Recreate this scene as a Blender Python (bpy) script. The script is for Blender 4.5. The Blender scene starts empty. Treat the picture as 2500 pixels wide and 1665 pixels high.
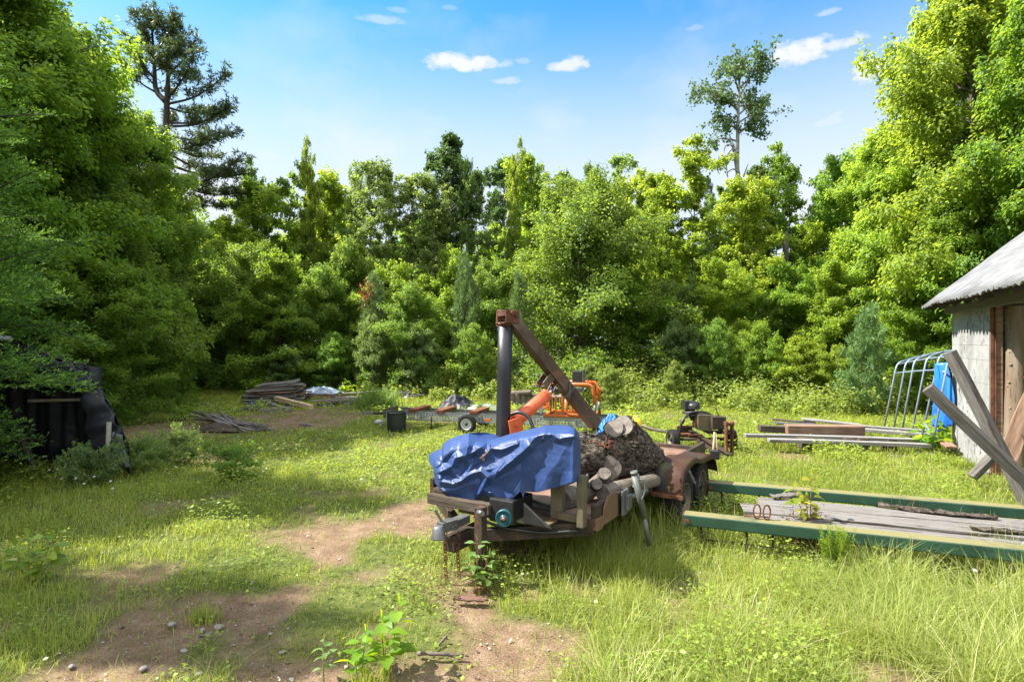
import bpy, bmesh, math, random
import numpy as np
from mathutils import Vector, Matrix, Euler, Quaternion
C = bpy.context.scene
COL = C.collection
PI = math.pi
rad = math.radians

# ------------------------------------------------------------------ camera, sky, sun, exposure
CAMH = 1.8
cam_d = bpy.data.cameras.new('camera')
cam_d.lens = 20.0
cam_d.sensor_width = 36.0
cam_d.clip_start = 0.05
cam_d.clip_end = 3000
cam = bpy.data.objects.new('camera', cam_d)
cam.location = (0, 0, CAMH)
cam.rotation_euler = (PI / 2, 0, 0)
COL.objects.link(cam)
C.camera = cam

SUN_EL = 50.0
SUN_AZ = -84.0                       # degrees from straight ahead, negative = to the left
sd = Vector((math.sin(rad(SUN_AZ)) * math.cos(rad(SUN_EL)), math.cos(rad(SUN_AZ)) * math.cos(rad(SUN_EL)), math.sin(rad(SUN_EL))))
sun_d = bpy.data.lights.new('sun', 'SUN')
sun_d.energy = 5.0
sun_d.angle = rad(0.5)
sun_d.color = (1.0, 0.95, 0.86)
sun = bpy.data.objects.new('sun', sun_d)
sun.rotation_euler = (-sd).to_track_quat('-Z', 'Y').to_euler()
sun.location = (-30, 20, 40)
COL.objects.link(sun)

C.view_settings.view_transform = 'Standard'
C.view_settings.look = 'None'
C.view_settings.exposure = 1.65
C.view_settings.gamma = 1.0
C.cycles.diffuse_bounces = 8
C.cycles.max_bounces = 16

F = 1389.0                           # focal length in pixels of the 2500 px wide photograph, used to turn measurements into metres
HOR = 832.0
def G(px, py):                       # a point of the level ground
    y = CAMH * F / (py - HOR)
    return Vector(((px - 1250) / F * y, y, 0))
def P(px, py, y):                    # a point at distance y
    return Vector(((px - 1250) / F * y, y, CAMH - (py - HOR) / F * y))

w = bpy.data.worlds.new('World')
C.world = w
w.use_nodes = True
def build_world():
    nt = w.node_tree
    N, L = nt.nodes, nt.links
    N.clear()
    out = N.new('ShaderNodeOutputWorld')
    bg = N.new('ShaderNodeBackground')
    bg.inputs[1].default_value = 0.15
    L.new(bg.outputs[0], out.inputs[0])
    sky = N.new('ShaderNodeTexSky')
    sky.sky_type = 'NISHITA'
    sky.sun_disc = False
    sky.sun_elevation = rad(SUN_EL)
    sky.sun_rotation = rad(SUN_AZ)
    sky.altitude = 200
    sky.air_density = 1.0
    sky.dust_density = 0.6
    sky.ozone_density = 2.0
    tint = N.new('ShaderNodeMix'); tint.data_type = 'RGBA'; tint.blend_type = 'MULTIPLY'
    tint.inputs[0].default_value = 1.0
    L.new(sky.outputs[0], tint.inputs[6])
    tint.inputs[7].default_value = (0.19, 0.53, 0.64, 1)
    # cumulus: placed by azimuth and elevation on the sky
    tc = N.new('ShaderNodeTexCoord')
    sep = N.new('ShaderNodeSeparateXYZ'); L.new(tc.outputs['Generated'], sep.inputs[0])
    def m(op, a, b=None, c=None):
        n = N.new('ShaderNodeMath'); n.operation = op
        for i, v in enumerate((a, b, c)):
            if v is None: continue
            if isinstance(v, (int, float)): n.inputs[i].default_value = v
            else: L.new(v, n.inputs[i])
        return n.outputs[0]
    az = m('ARCTAN2', sep.outputs[0], sep.outputs[1])
    el = m('ARCSINE', sep.outputs[2])
    cmb = N.new('ShaderNodeCombineXYZ'); L.new(az, cmb.inputs[0]); L.new(m('MULTIPLY', el, 1.7), cmb.inputs[1])
    def noise(scale, det, rough=0.55):
        n = N.new('ShaderNodeTexNoise'); n.inputs['Scale'].default_value = scale
        n.inputs['Detail'].default_value = det; n.inputs['Roughness'].default_value = rough
        L.new(cmb.outputs[0], n.inputs['Vector'])
        return n.outputs[0]
    n1 = noise(26, 6, 0.6); n2 = noise(70, 4)
    nn = m('ADD', m('MULTIPLY', m('SUBTRACT', n1, 0.5), 2.6), m('MULTIPLY', m('SUBTRACT', n2, 0.5), 0.7))
    # (x, y in photo px, half width, half height, strength)
    clouds = [(1125, 155, 85, 26, 1.0), (1200, 160, 55, 16, 0.75), (1395, 160, 60, 18, 0.9), (1238, 198, 45, 14, 0.6), (1315, 248, 58, 14, 0.35),
              (1955, 135, 85, 36, 1.0), (2040, 112, 70, 20, 0.85), (2130, 172, 62, 36, 0.95), (925, 50, 60, 12, 0.45), (975, 25, 28, 9, 0.3),
              (2018, 32, 34, 10, 0.5), (2240, 60, 30, 14, 0.5), (2035, 295, 60, 28, 0.75), (655, 385, 62, 22, 0.8), (2030, 400, 70, 40, 0.7), (1700, 70, 26, 9, .35), (1275, 150, 22, 9, .4), (1095, 20, 22, 8, 0.25)]
    tot = None
    for (x, y, hw, hh, s) in clouds:
        v = Vector(((x - 1250) / F, 1, (HOR - y) / F)).normalized()
        a0 = math.atan2(v.x, v.y); e0 = math.asin(v.z)
        kk = (v.x / v.y) ** 2 + 1
        sx = hw / F / kk * 1.45; sy = hh / F / (1 + ((HOR - y) / F) ** 2) * 1.5
        dx = m('DIVIDE', m('SUBTRACT', az, a0), sx)
        dy = m('DIVIDE', m('SUBTRACT', el, e0), sy)
        below = m('MULTIPLY', m('LESS_THAN', dy, 0.0), 1.2)
        d2 = m('ADD', m('MULTIPLY', dx, dx), m('MULTIPLY', m('MULTIPLY', dy, dy), m('ADD', below, 1.0)))
        f = m('ADD', m('SUBTRACT', 1.0, m('SQRT', d2)), m('MULTIPLY', nn, 0.65))
        mr = N.new('ShaderNodeMapRange'); mr.interpolation_type = 'SMOOTHSTEP'
        mr.inputs['From Min'].default_value = 0.0; mr.inputs['From Max'].default_value = 0.75
        mr.inputs['To Max'].default_value = s
        L.new(f, mr.inputs['Value'])
        tot = mr.outputs[0] if tot is None else m('MAXIMUM', tot, mr.outputs[0])
    # faint cirrus veil and a paler band low in the sky
    n3 = noise(4.5, 5, 0.5)
    veil = m('MULTIPLY', m('MAXIMUM', m('SUBTRACT', n3, 0.50), 0.0), 0.9)
    low = N.new('ShaderNodeMapRange'); low.interpolation_type = 'SMOOTHSTEP'
    low.inputs['From Min'].default_value = 0.56; low.inputs['From Max'].default_value = 0.22
    low.inputs['To Max'].default_value = 0.84
    L.new(el, low.inputs['Value'])
    tot = m('MINIMUM', m('MAXIMUM', tot, m('ADD', veil, low.outputs[0])), 1.0)
    # bright white clouds added out of view, behind and overhead, as fill light
    fill_mask = N.new('ShaderNodeMapRange'); fill_mask.interpolation_type = 'SMOOTHSTEP'
    fill_mask.inputs['From Min'].default_value = 0.12; fill_mask.inputs['From Max'].default_value = 0.55
    back = m('MULTIPLY', sep.outputs[1], -1.0)
    high = m('MULTIPLY', m('SUBTRACT', sep.outputs[2], 0.66), 2.2)
    nb = N.new('ShaderNodeTexNoise'); nb.inputs['Scale'].default_value = 2.6; nb.inputs['Detail'].default_value = 6; L.new(tc.outputs['Generated'], nb.inputs['Vector'])
    L.new(m('ADD', m('MAXIMUM', back, high), m('MULTIPLY', m('SUBTRACT', nb.outputs[0], 0.5), 0.9)), fill_mask.inputs['Value'])
    fill = N.new('ShaderNodeMix'); fill.data_type = 'RGBA'; L.new(fill_mask.outputs[0], fill.inputs[0]); L.new(tint.outputs[2], fill.inputs[6]); fill.inputs[7].default_value = (5.0, 5.1, 5.25, 1)
    tint = fill
    mx = N.new('ShaderNodeMix'); mx.data_type = 'RGBA'
    L.new(tot, mx.inputs[0]); L.new(tint.outputs[2], mx.inputs[6])
    mx.inputs[7].default_value = (2.05, 2.12, 2.2, 1)
    L.new(mx.outputs[2], bg.inputs[0])
build_world()

# ------------------------------------------------------------------ tagging and linking helpers
def tag(o, label=None, cat=None, group=None, kind=None):
    if label: o['label'] = label
    if cat: o['category'] = cat
    if group: o['group'] = group
    if kind or cat: o['kind'] = kind or 'thing'
    return o
def thing(name, loc, label, cat, rz=0.0, group=None):
    o = bpy.data.objects.new(name, None)
    o.empty_display_size = 0.2
    o.location = loc; o.rotation_euler = (0, 0, rz)
    COL.objects.link(o)
    return tag(o, label, cat, group)
KIDS = {}
def adopt(o, parent):
    o.parent = parent
    KIDS.setdefault(parent.name, []).append(o)
def copy_tree(o, parent=None):
    c = o.copy(); COL.objects.link(c)
    if parent is not None: adopt(c, parent)
    for ch in KIDS.get(o.name, []): copy_tree(ch, c)
    return c

def fast_mesh(name, V, faces, mats=(), smooth=False, face_attr=None, vert_attr=None):
    V = np.asarray(V, dtype=np.float32)
    if not isinstance(faces, (list, tuple)): faces = [faces]
    faces = [np.asarray(f, dtype=np.int32) for f in faces if len(f)]
    me = bpy.data.meshes.new(name)
    me.vertices.add(len(V)); me.vertices.foreach_set('co', V.ravel())
    li = np.concatenate([f.ravel() for f in faces])
    tot = np.concatenate([np.full(len(f), f.shape[1], dtype=np.int32) for f in faces])
    st = np.concatenate([[0], np.cumsum(tot)[:-1]]).astype(np.int32)
    me.loops.add(len(li)); me.loops.foreach_set('vertex_index', li)
    me.polygons.add(len(tot)); me.polygons.foreach_set('loop_start', st)
    if smooth: me.polygons.foreach_set('use_smooth', np.ones(len(tot), dtype=bool))
    for k, v in (face_attr or {}).items():
        a = me.attributes.new(k, 'FLOAT', 'FACE'); a.data.foreach_set('value', np.asarray(v, dtype=np.float32))
    for k, v in (vert_attr or {}).items():
        a = me.attributes.new(k, 'FLOAT', 'POINT'); a.data.foreach_set('value', np.asarray(v, dtype=np.float32))
    for m in mats: me.materials.append(m)
    me.update(); me.validate()
    return me
def link(name, me, parent=None, loc=None):
    o = bpy.data.objects.new(name, me)
    COL.objects.link(o)
    if parent is not None: adopt(o, parent)
    if loc is not None: o.location = loc
    return o

class MB:
    """collects boxes, bars and tubes into one mesh"""
    def __init__(s): s.v = []; s.f = []; s.sm = []
    def add(s, vs, fs, smooth=False):
        b = len(s.v); s.v += [tuple(v) for v in vs]; s.f += [tuple(b + i for i in f) for f in fs]; s.sm += [smooth] * len(fs)
        return s
    def box(s, c, size, rot=None):
        hx, hy, hz = size[0] / 2, size[1] / 2, size[2] / 2
        vs = [Vector((x, y, z)) for x in (-hx, hx) for y in (-hy, hy) for z in (-hz, hz)]
        if rot is not None: vs = [rot @ v for v in vs]
        c = Vector(c)
        return s.add([v + c for v in vs], [(0, 1, 3, 2), (4, 6, 7, 5), (0, 4, 5, 1), (2, 3, 7, 6), (0, 2, 6, 4), (1, 5, 7, 3)])
    def bar(s, a, b, w, h, up=(0, 0, 1)):
        a, b = Vector(a), Vector(b)
        return s.box((a + b) / 2, ((b - a).length, w, h), frame(b - a, up))
    def tube(s, pts, r, n=10, cap=True, smooth=True):
        pts = [Vector(p) for p in pts]
        rs = list(r) if isinstance(r, (list, tuple, np.ndarray)) else [r] * len(pts)
        t0 = (pts[1] - pts[0]).normalized()
        ref = Vector((0, 0, 1)) if abs(t0.z) < 0.9 else Vector((1, 0, 0))
        u = t0.cross(ref).normalized()
        vs = []
        for i, p in enumerate(pts):
            t = (pts[min(i + 1, len(pts) - 1)] - pts[max(i - 1, 0)]).normalized()
            u = (u - t * u.dot(t)).normalized(); v = t.cross(u)
            for k in range(n):
                a = 2 * PI * k / n
                vs.append(p + (u * math.cos(a) + v * math.sin(a)) * rs[i])
        fs = []
        for i in range(len(pts) - 1):
            for k in range(n):
                k2 = (k + 1) % n
                fs.append((i * n + k, i * n + k2, (i + 1) * n + k2, (i + 1) * n + k))
        s.add(vs, fs, smooth)
        if cap:
            b = len(s.v) - len(vs)
            s.f.append(tuple(b + k for k in range(n))[::-1]); s.sm.append(False)
            s.f.append(tuple(b + (len(pts) - 1) * n + k for k in range(n))); s.sm.append(False)
        return s
    def cyl(s, a, b, r, r2=None, n=16): return s.tube([a, b], [r, r if r2 is None else r2], n)
    def lathe(s, c, axis, prof, n=24, smooth=True):
        """prof: list of (radius, offset along axis)"""
        M = frame(axis, (0, 0, 1) if abs(Vector(axis).normalized().z) < 0.9 else (1, 0, 0)); c = Vector(c)
        vs = []
        for (r, o) in prof:
            for k in range(n):
                a = 2 * PI * k / n
                vs.append(c + M @ Vector((o, r * math.cos(a), r * math.sin(a))))
        fs = []
        for i in range(len(prof) - 1):
            for k in range(n):
                k2 = (k + 1) % n
                fs.append((i * n + k, i * n + k2, (i + 1) * n + k2, (i + 1) * n + k))
        return s.add(vs, fs, smooth)
    def prism(s, poly, off, closed=True):
        """poly: list of 3D points, extruded by off"""
        n = len(poly); off = Vector(off)
        vs = [Vector(p) for p in poly] + [Vector(p) + off for p in poly]
        fs = [tuple(range(n))[::-1], tuple(range(n, 2 * n))] + [(i, (i + 1) % n, n + (i + 1) % n, n + i) for i in range(n)]
        return s.add(vs, fs)
    def sheet(s, grid, smooth=True):
        r, c = len(grid), len(grid[0])
        return s.add([p for row in grid for p in row], [(i * c + j, i * c + j + 1, (i + 1) * c + j + 1, (i + 1) * c + j) for i in range(r - 1) for j in range(c - 1)], smooth)
    def mesh(s, name, mat):
        me = bpy.data.meshes.new(name)
        me.from_pydata(s.v, [], s.f)
        me.polygons.foreach_set('use_smooth', s.sm)
        for m in (mat if isinstance(mat, (list, tuple)) else [mat]): me.materials.append(m)
        me.update()
        bm = bmesh.new(); bm.from_mesh(me); bmesh.ops.recalc_face_normals(bm, faces=bm.faces); bm.to_mesh(me); bm.free()
        return me
    def build(s, name, mat, parent=None, bevel=0.0, loc=None, solid=0.0, sub=0):
        o = link(name, s.mesh(name, mat), parent, loc)
        if sub:
            m = o.modifiers.new('subd', 'SUBSURF'); m.levels = sub; m.render_levels = sub
        if solid:
            m = o.modifiers.new('solid', 'SOLIDIFY'); m.thickness = solid; m.offset = 0
        if bevel:
            m = o.modifiers.new('bevel', 'BEVEL'); m.width = bevel; m.segments = 2; m.limit_method = 'ANGLE'; m.angle_limit = rad(40)
        return o
def frame(x, up=(0, 0, 1)):
    x = Vector(x).normalized(); up = Vector(up)
    if abs(x.dot(up.normalized())) > 0.995: up = Vector((0, 1, 0)) if abs(x.y) < 0.9 else Vector((1, 0, 0))
    y = up.cross(x).normalized(); z = x.cross(y)
    return Matrix((x, y, z)).transposed()
def curve(pts, n=8):
    """smooth polyline through pts (Catmull-Rom)"""
    pts = [Vector(p) for p in pts]; out = []
    q = [pts[0] * 2 - pts[1]] + pts + [pts[-1] * 2 - pts[-2]]
    for i in range(1, len(q) - 2):
        for k in range(n):
            t = k / n
            out.append(0.5 * ((2 * q[i]) + (q[i + 1] - q[i - 1]) * t + (2 * q[i - 1] - 5 * q[i] + 4 * q[i + 1] - q[i + 2]) * t * t + (3 * q[i] - q[i - 1] - 3 * q[i + 1] + q[i + 2]) * t ** 3))
    return out + [pts[-1]]
def arc_path(pts, r, n=5):
    """polyline with its corners rounded by about r"""
    pts = [Vector(p) for p in pts]; out = [pts[0]]
    for i in range(1, len(pts) - 1):
        a = (pts[i - 1] - pts[i]); b = (pts[i + 1] - pts[i])
        ra = min(r, a.length * 0.45); rb = min(r, b.length * 0.45)
        p0 = pts[i] + a.normalized() * ra; p2 = pts[i] + b.normalized() * rb
        for k in range(n + 1):
            t = k / n
            out.append(p0 * (1 - t) ** 2 + pts[i] * 2 * t * (1 - t) + p2 * t * t)
    return out + [pts[-1]]

# ------------------------------------------------------------------ noise on the ground, for growth and wear
def hash2(ix, iy, seed):
    h = (ix.astype(np.int64) * 374761393 + iy.astype(np.int64) * 668265263 + seed * 974711) & 0x7fffffff
    h = ((h ^ (h >> 13)) * 1274126177) & 0x7fffffff
    return ((h ^ (h >> 16)) & 0xffff) / 65535.0
def vnoise(x, y, cell, seed=0):
    x = np.asarray(x, dtype=np.float64) / cell + 1000; y = np.asarray(y, dtype=np.float64) / cell + 1000
    ix = np.floor(x); iy = np.floor(y); fx = x - ix; fy = y - iy
    fx = fx * fx * (3 - 2 * fx); fy = fy * fy * (3 - 2 * fy)
    a = hash2(ix, iy, seed); b = hash2(ix + 1, iy, seed); c = hash2(ix, iy + 1, seed); d = hash2(ix + 1, iy + 1, seed)
    return (a * (1 - fx) + b * fx) * (1 - fy) + (c * (1 - fx) + d * fx) * fy
def fbm(x, y, cell, seed=0, o=4):
    t = 0; amp = 0.5; s = 0
    for i in range(o):
        t = t + vnoise(x, y, cell / 2 ** i, seed + i * 17) * amp; s += amp; amp *= 0.5
    return t / s

# ------------------------------------------------------------------ materials
def nodes_of(name):
    m = bpy.data.materials.new(name); m.use_nodes = True
    nt = m.node_tree; nt.nodes.clear()
    return m, nt.nodes, nt.links
def add_noise(N, L, vec, scale, det=5, rough=0.6):
    n = N.new('ShaderNodeTexNoise'); n.inputs['Scale'].default_value = scale
    n.inputs['Detail'].default_value = det; n.inputs['Roughness'].default_value = rough
    if vec is not None: L.new(vec, n.inputs['Vector'])
    return n.outputs[0]
def ramp(N, L, fac, stops):
    r = N.new('ShaderNodeValToRGB'); e = r.color_ramp.elements
    while len(e) < len(stops): e.new(0.5)
    for i, (p, c) in enumerate(stops): e[i].position = p; e[i].color = tuple(c) + (1,) if len(c) == 3 else c
    L.new(fac, r.inputs[0]); return r.outputs[0]
def mixc(N, L, fac, a, b, blend='MIX'):
    n = N.new('ShaderNodeMix'); n.data_type = 'RGBA'; n.blend_type = blend
    for s, v in ((0, fac), (6, a), (7, b)):
        if isinstance(v, (int, float)): n.inputs[s].default_value = v
        elif isinstance(v, tuple): n.inputs[s].default_value = v + (1,) if len(v) == 3 else v
        else: L.new(v, n.inputs[s])
    return n.outputs[2]
def worn(name, cols, scale=4, rough=0.6, metal=0.0, bump=0.2, bscale=40, stretch=(1, 1, 1), patch=None, coord='Object', spec=0.4, bdist=0.01):
    """surface whose own colour wanders through cols; patch=(colour, scale, threshold, softness) adds blotches of rust, moss or dirt"""
    m, N, L = nodes_of(name)
    def dull(c): f = .85 - .33 * min(1, max(0, sum(c) / 3 / .25)); return tuple(v * f for v in c)
    if metal < .8 and max(cols[-1]) < 1.5 * min(cols[-1]) + .02:     # greys and wood: old and dusty; paint keeps its colour
        cols = [dull(c) for c in cols]
    out = N.new('ShaderNodeOutputMaterial'); b = N.new('ShaderNodeBsdfPrincipled'); L.new(b.outputs[0], out.inputs[0])
    tc = N.new('ShaderNodeTexCoord'); mp = N.new('ShaderNodeMapping'); mp.inputs['Scale'].default_value = stretch
    L.new(tc.outputs[coord], mp.inputs[0])
    oi = N.new('ShaderNodeObjectInfo'); va = N.new('ShaderNodeVectorMath'); va.operation = 'ADD'
    ml = N.new('ShaderNodeVectorMath'); ml.operation = 'SCALE'; ml.inputs[3].default_value = 13.0
    cb = N.new('ShaderNodeCombineXYZ'); L.new(oi.outputs['Random'], cb.inputs[0]); L.new(oi.outputs['Random'], cb.inputs[2])
    L.new(cb.outputs[0], ml.inputs[0]); L.new(mp.outputs[0], va.inputs[0]); L.new(ml.outputs[0], va.inputs[1])
    vec = va.outputs[0]
    n = add_noise(N, L, vec, scale)
    k = len(cols)
    col = ramp(N, L, n, [(0.3 + 0.4 * i / max(1, k - 1), c) for i, c in enumerate(cols)])
    for pt in (patch if isinstance(patch, list) else [patch] if patch else []):
        pc, ps, th, sf = pt
        pn = add_noise(N, L, vec, ps, 6, 0.65)
        f = ramp(N, L, pn, [(th, (0, 0, 0)), (min(1, th + sf), (1, 1, 1))])
        col = mixc(N, L, f, col, pc)
    L.new(col, b.inputs['Base Color'])
    b.inputs['Roughness'].default_value = rough; b.inputs['Metallic'].default_value = metal
    b.inputs['Specular IOR Level'].default_value = spec
    if bump:
        bp = N.new('ShaderNodeBump'); bp.inputs['Strength'].default_value = bump; bp.inputs['Distance'].default_value = bdist
        L.new(add_noise(N, L, vec, bscale, 6, 0.65), bp.inputs['Height']); L.new(bp.outputs[0], b.inputs['Normal'])
    return m
def leaf_mat(name, dark, light, trans, tr=0.5, rough=0.45, objvar=0.25, spec=0.35, straw=None):
    """leaf: reflecting and letting light through; each leaf and each plant a little different"""
    m, N, L = nodes_of(name)
    out = N.new('ShaderNodeOutputMaterial'); b = N.new('ShaderNodeBsdfPrincipled'); t = N.new('ShaderNodeBsdfTranslucent')
    at = N.new('ShaderNodeAttribute'); at.attribute_name = 'rnd'
    oi = N.new('ShaderNodeObjectInfo')
    col = mixc(N, L, at.outputs['Fac'], dark, light)
    if straw: col = mixc(N, L, ramp(N, L, at.outputs['Fac'], [(.86, (0, 0, 0)), (.93, (1, 1, 1))]), col, straw)
    hs = N.new('ShaderNodeHueSaturation')
    mr = N.new('ShaderNodeMapRange'); mr.inputs['To Min'].default_value = 1 - objvar; mr.inputs['To Max'].default_value = 1 + objvar
    L.new(oi.outputs['Random'], mr.inputs['Value']); L.new(mr.outputs[0], hs.inputs['Value'])
    mh = N.new('ShaderNodeMapRange'); mh.inputs['To Min'].default_value = 0.5 - 0.012 * objvar * 4; mh.inputs['To Max'].default_value = 0.5 + 0.030 * objvar * 4
    frac = N.new('ShaderNodeMath'); frac.operation = 'FRACT'; mu = N.new('ShaderNodeMath'); mu.operation = 'MULTIPLY'; mu.inputs[1].default_value = 7.31
    L.new(oi.outputs['Random'], mu.inputs[0]); L.new(mu.outputs[0], frac.inputs[0]); L.new(frac.outputs[0], mh.inputs['Value']); L.new(mh.outputs[0], hs.inputs['Hue'])
    L.new(col, hs.inputs['Color'])
    L.new(hs.outputs[0], b.inputs['Base Color'])
    b.inputs['Roughness'].default_value = rough; b.inputs['Specular IOR Level'].default_value = spec
    hs2 = N.new('ShaderNodeHueSaturation'); L.new(mr.outputs[0], hs2.inputs['Value']); L.new(mh.outputs[0], hs2.inputs['Hue'])
    tcol = mixc(N, L, at.outputs['Fac'], tuple(c * 0.7 for c in trans), tuple(min(1, c * 1.25) for c in trans))
    L.new(tcol, hs2.inputs['Color']); L.new(hs2.outputs[0], t.inputs[0])
    mx = N.new('ShaderNodeMixShader'); mx.inputs[0].default_value = tr
    L.new(b.outputs[0], mx.inputs[1]); L.new(t.outputs[0], mx.inputs[2]); L.new(mx.outputs[0], out.inputs[0])
    return m
# ------------------------------------------------------------------ foliage builders
def unit(v): return v / np.maximum(np.linalg.norm(v, axis=1, keepdims=True), 1e-9)
def leaf_quads(Pn, D, Nn, Ln, Wn, fold=0.15):
    """one folded rhombus per leaf"""
    D = unit(D); S = unit(np.cross(D, Nn)); U = np.cross(S, D)
    Ln = Ln[:, None]; Wn = Wn[:, None]
    n = len(Pn)
    V = np.empty((n, 4, 3), dtype=np.float32)
    V[:, 0] = Pn; V[:, 2] = Pn + D * Ln
    V[:, 1] = Pn + D * Ln * 0.45 + S * Wn * 0.5 + U * Wn * fold
    V[:, 3] = Pn + D * Ln * 0.45 - S * Wn * 0.5 + U * Wn * fold
    return V.reshape(-1, 3), np.arange(n * 4, dtype=np.int32).reshape(n, 4)
def leaf_hex(Pn, D, Nn, Ln, Wn, fold=0.12):
    """broader leaf of two four-sided halves, for trees close by"""
    D = unit(D); S = unit(np.cross(D, Nn)); U = np.cross(S, D)
    Ln = Ln[:, None]; Wn = Wn[:, None]; n = len(Pn)
    V = np.empty((n, 6, 3), dtype=np.float32)
    V[:, 0] = Pn; V[:, 3] = Pn + D * Ln - U * Ln * 0.12
    V[:, 1] = Pn + D * Ln * 0.2 + S * Wn * 0.45 + U * Wn * fold; V[:, 2] = Pn + D * Ln * 0.65 + S * Wn * 0.42 + U * Wn * fold * 0.6
    V[:, 5] = Pn + D * Ln * 0.2 - S * Wn * 0.45 + U * Wn * fold; V[:, 4] = Pn + D * Ln * 0.65 - S * Wn * 0.42 + U * Wn * fold * 0.6
    b = np.arange(n, dtype=np.int32)[:, None] * 6
    return V.reshape(-1, 3), np.concatenate([b + np.array([[0, 1, 2, 3]]), b + np.array([[0, 3, 4, 5]])])

def branch_curve(p0, az, el, ln, droop, rng, n=5, wig=0.06):
    d = np.array([math.cos(az) * math.cos(el), math.sin(az) * math.cos(el), math.sin(el)])
    pts = []
    w1 = rng.normal(0, wig, 3)
    for i in range(n + 1):
        s = i / n
        pts.append(p0 + d * ln * s + np.array([0, 0, -droop * ln * s * s]) + w1 * ln * math.sin(s * PI))
    return np.array(pts)
def along(pts, s):
    x = s * (len(pts) - 1); i = min(int(x), len(pts) - 2); f = x - i
    return pts[i] * (1 - f) + pts[i + 1] * f
PROFILE = {
    'oval': lambda t: max(0.12, math.sin(PI * min(1, max(0, t * 0.86 + 0.12))) ** 0.75),
    'round': lambda t: max(0.15, math.sin(PI * min(1, max(0, t * 0.74 + 0.24))) ** 0.55),
    'cone': lambda t: 0.08 + (1 - t) ** 0.75,
    'skirt': lambda t: 0.12 + (1 - t) ** 0.5,
    'vase': lambda t: 0.25 + 0.75 * math.sin(PI * min(1, t * 0.62 + 0.2)),
    'slim': lambda t: max(0.15, math.sin(PI * min(1, max(0, t * 0.8 + 0.18))) ** 0.9),
}
def broadleaf(seed, H, R, base, nbr, nleaf, ls, shape='oval', el0=5, el1=60, droop=0.25, tr=0.1, ntw=9, flat=0.45, near=False, tw=0.42, spread=0.13, aspect=0.72, jag=0.3):
    """(trunk mesh builder, leaf vertices, faces, rnd) of a leafy tree standing at the origin"""
    rng = np.random.default_rng(seed); prof = PROFILE[shape]
    mb = MB()
    wx, wy = rng.normal(0, 0.02, 2) * H
    tp = [np.array([wx * math.sin(2.2 * t) + rng.normal(0, .006) * H * (t > 0), wy * math.sin(2.9 * t), H * 0.95 * t]) for t in np.linspace(0, 1, 9)]
    tp[0][:2] = 0
    mb.tube(tp, [tr * (1.25 if i == 0 else (1 - 0.9 * i / 8)) for i in range(9)], 9)
    T0, T1, TR = [], [], []
    for i in range(nbr):
        t = ((i + rng.random()) / nbr) ** 0.9
        z = (base + (1 - base) * t * 0.94)
        ln = R * prof(t) * rng.uniform(1 - jag * 1.4, 1 + jag * 0.8)
        el = rad(el0 + (el1 - el0) * t + rng.normal(0, 9)); az = i * 2.39996 + rng.normal(0, 0.35)
        p0 = along(tp, z / 0.95 if z < 0.95 else 0.999)
        c = branch_curve(p0, az, el, ln, droop * rng.uniform(0.5, 1.4), rng)
        mb.tube(c, [max(0.006, tr * 0.42 * (1 - 0.7 * t) * (1 - 0.85 * k / 5)) for k in range(6)], 5, cap=False)
        for k in range(ntw):
            s = rng.uniform(0.18, 1.0) ** 0.8
            q = along(c, min(s, 0.999)); q2 = along(c, min(1.0, s + 0.1)) - along(c, max(0, s - 0.1))
            a = math.atan2(q2[1], q2[0]) + rng.choice([-1, 1]) * rad(rng.uniform(15, 80))
            l = ln * tw * rng.uniform(0.5, 1.2) * (1.2 - 0.6 * s) + 0.08
            e = rng.normal(0.12, 0.22)
            d = np.array([math.cos(a) * math.cos(e), math.sin(a) * math.cos(e), math.sin(e) - 0.1])
            T0.append(q); T1.append(q + d * l)
        T0.append(along(c, 0.72)); T1.append(c[-1] + (c[-1] - c[-2]) * 0.35)
    for k in range(6):
        a = rng.uniform(0, 2 * PI); q = tp[-1] * 1.0; q = q - np.array([0, 0, rng.uniform(0, 0.1) * H])
        T0.append(q); T1.append(q + np.array([math.cos(a) * 0.07 * R, math.sin(a) * 0.07 * R, rng.uniform(0.02, 0.06) * H]))
    T0 = np.array(T0); T1 = np.array(T1); ln = np.linalg.norm(T1 - T0, axis=1)
    if near:
        for k in range(0, len(T0), 2): mb.tube([T0[k], (T0[k] + T1[k]) / 2, T1[k]], [0.008, 0.006, 0.002], 3, cap=False)
    idx = rng.choice(len(T0), nleaf, p=ln / ln.sum())
    tv = rng.random(len(T0))
    s = rng.random(nleaf) ** 0.75 * 1.05
    d = (T1 - T0)[idx]; dn = unit(d)
    side = unit(np.cross(dn, np.array([0, 0, 1.0]) + rng.normal(0, 0.15, (nleaf, 3)))) * rng.choice([-1, 1], nleaf)[:, None]
    sp = (spread * R * 0.5 + 0.16 * ln[idx]) * rng.random(nleaf) * (1.1 - 0.75 * np.clip(s, 0, 1))
    pos = T0[idx] + d * s[:, None] + side * sp[:, None]
    pos += rng.normal(0, 1, (nleaf, 3)) * np.array([0.02, 0.02, 0.035]) * R
    D = dn * 0.6 + side * 0.75 + rng.normal(0, 0.35, (nleaf, 3)); D[:, 2] -= 0.32
    outw = pos.copy(); outw[:, 2] = 0; outw = unit(outw)
    Nn = np.array([0, 0, 1.0]) + outw * 0.35 + rng.normal(0, flat, (nleaf, 3))
    L = ls * rng.uniform(0.65, 1.25, nleaf)
    fn = leaf_hex if near else leaf_quads
    V, Fc = fn(pos, D, Nn, L, L * aspect)
    r1 = np.clip(tv[idx] * 0.6 + rng.random(nleaf) * 0.4, 0, 1)
    rnd = np.concatenate([r1, r1]) if near else r1
    return mb, V, Fc, rnd
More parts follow.
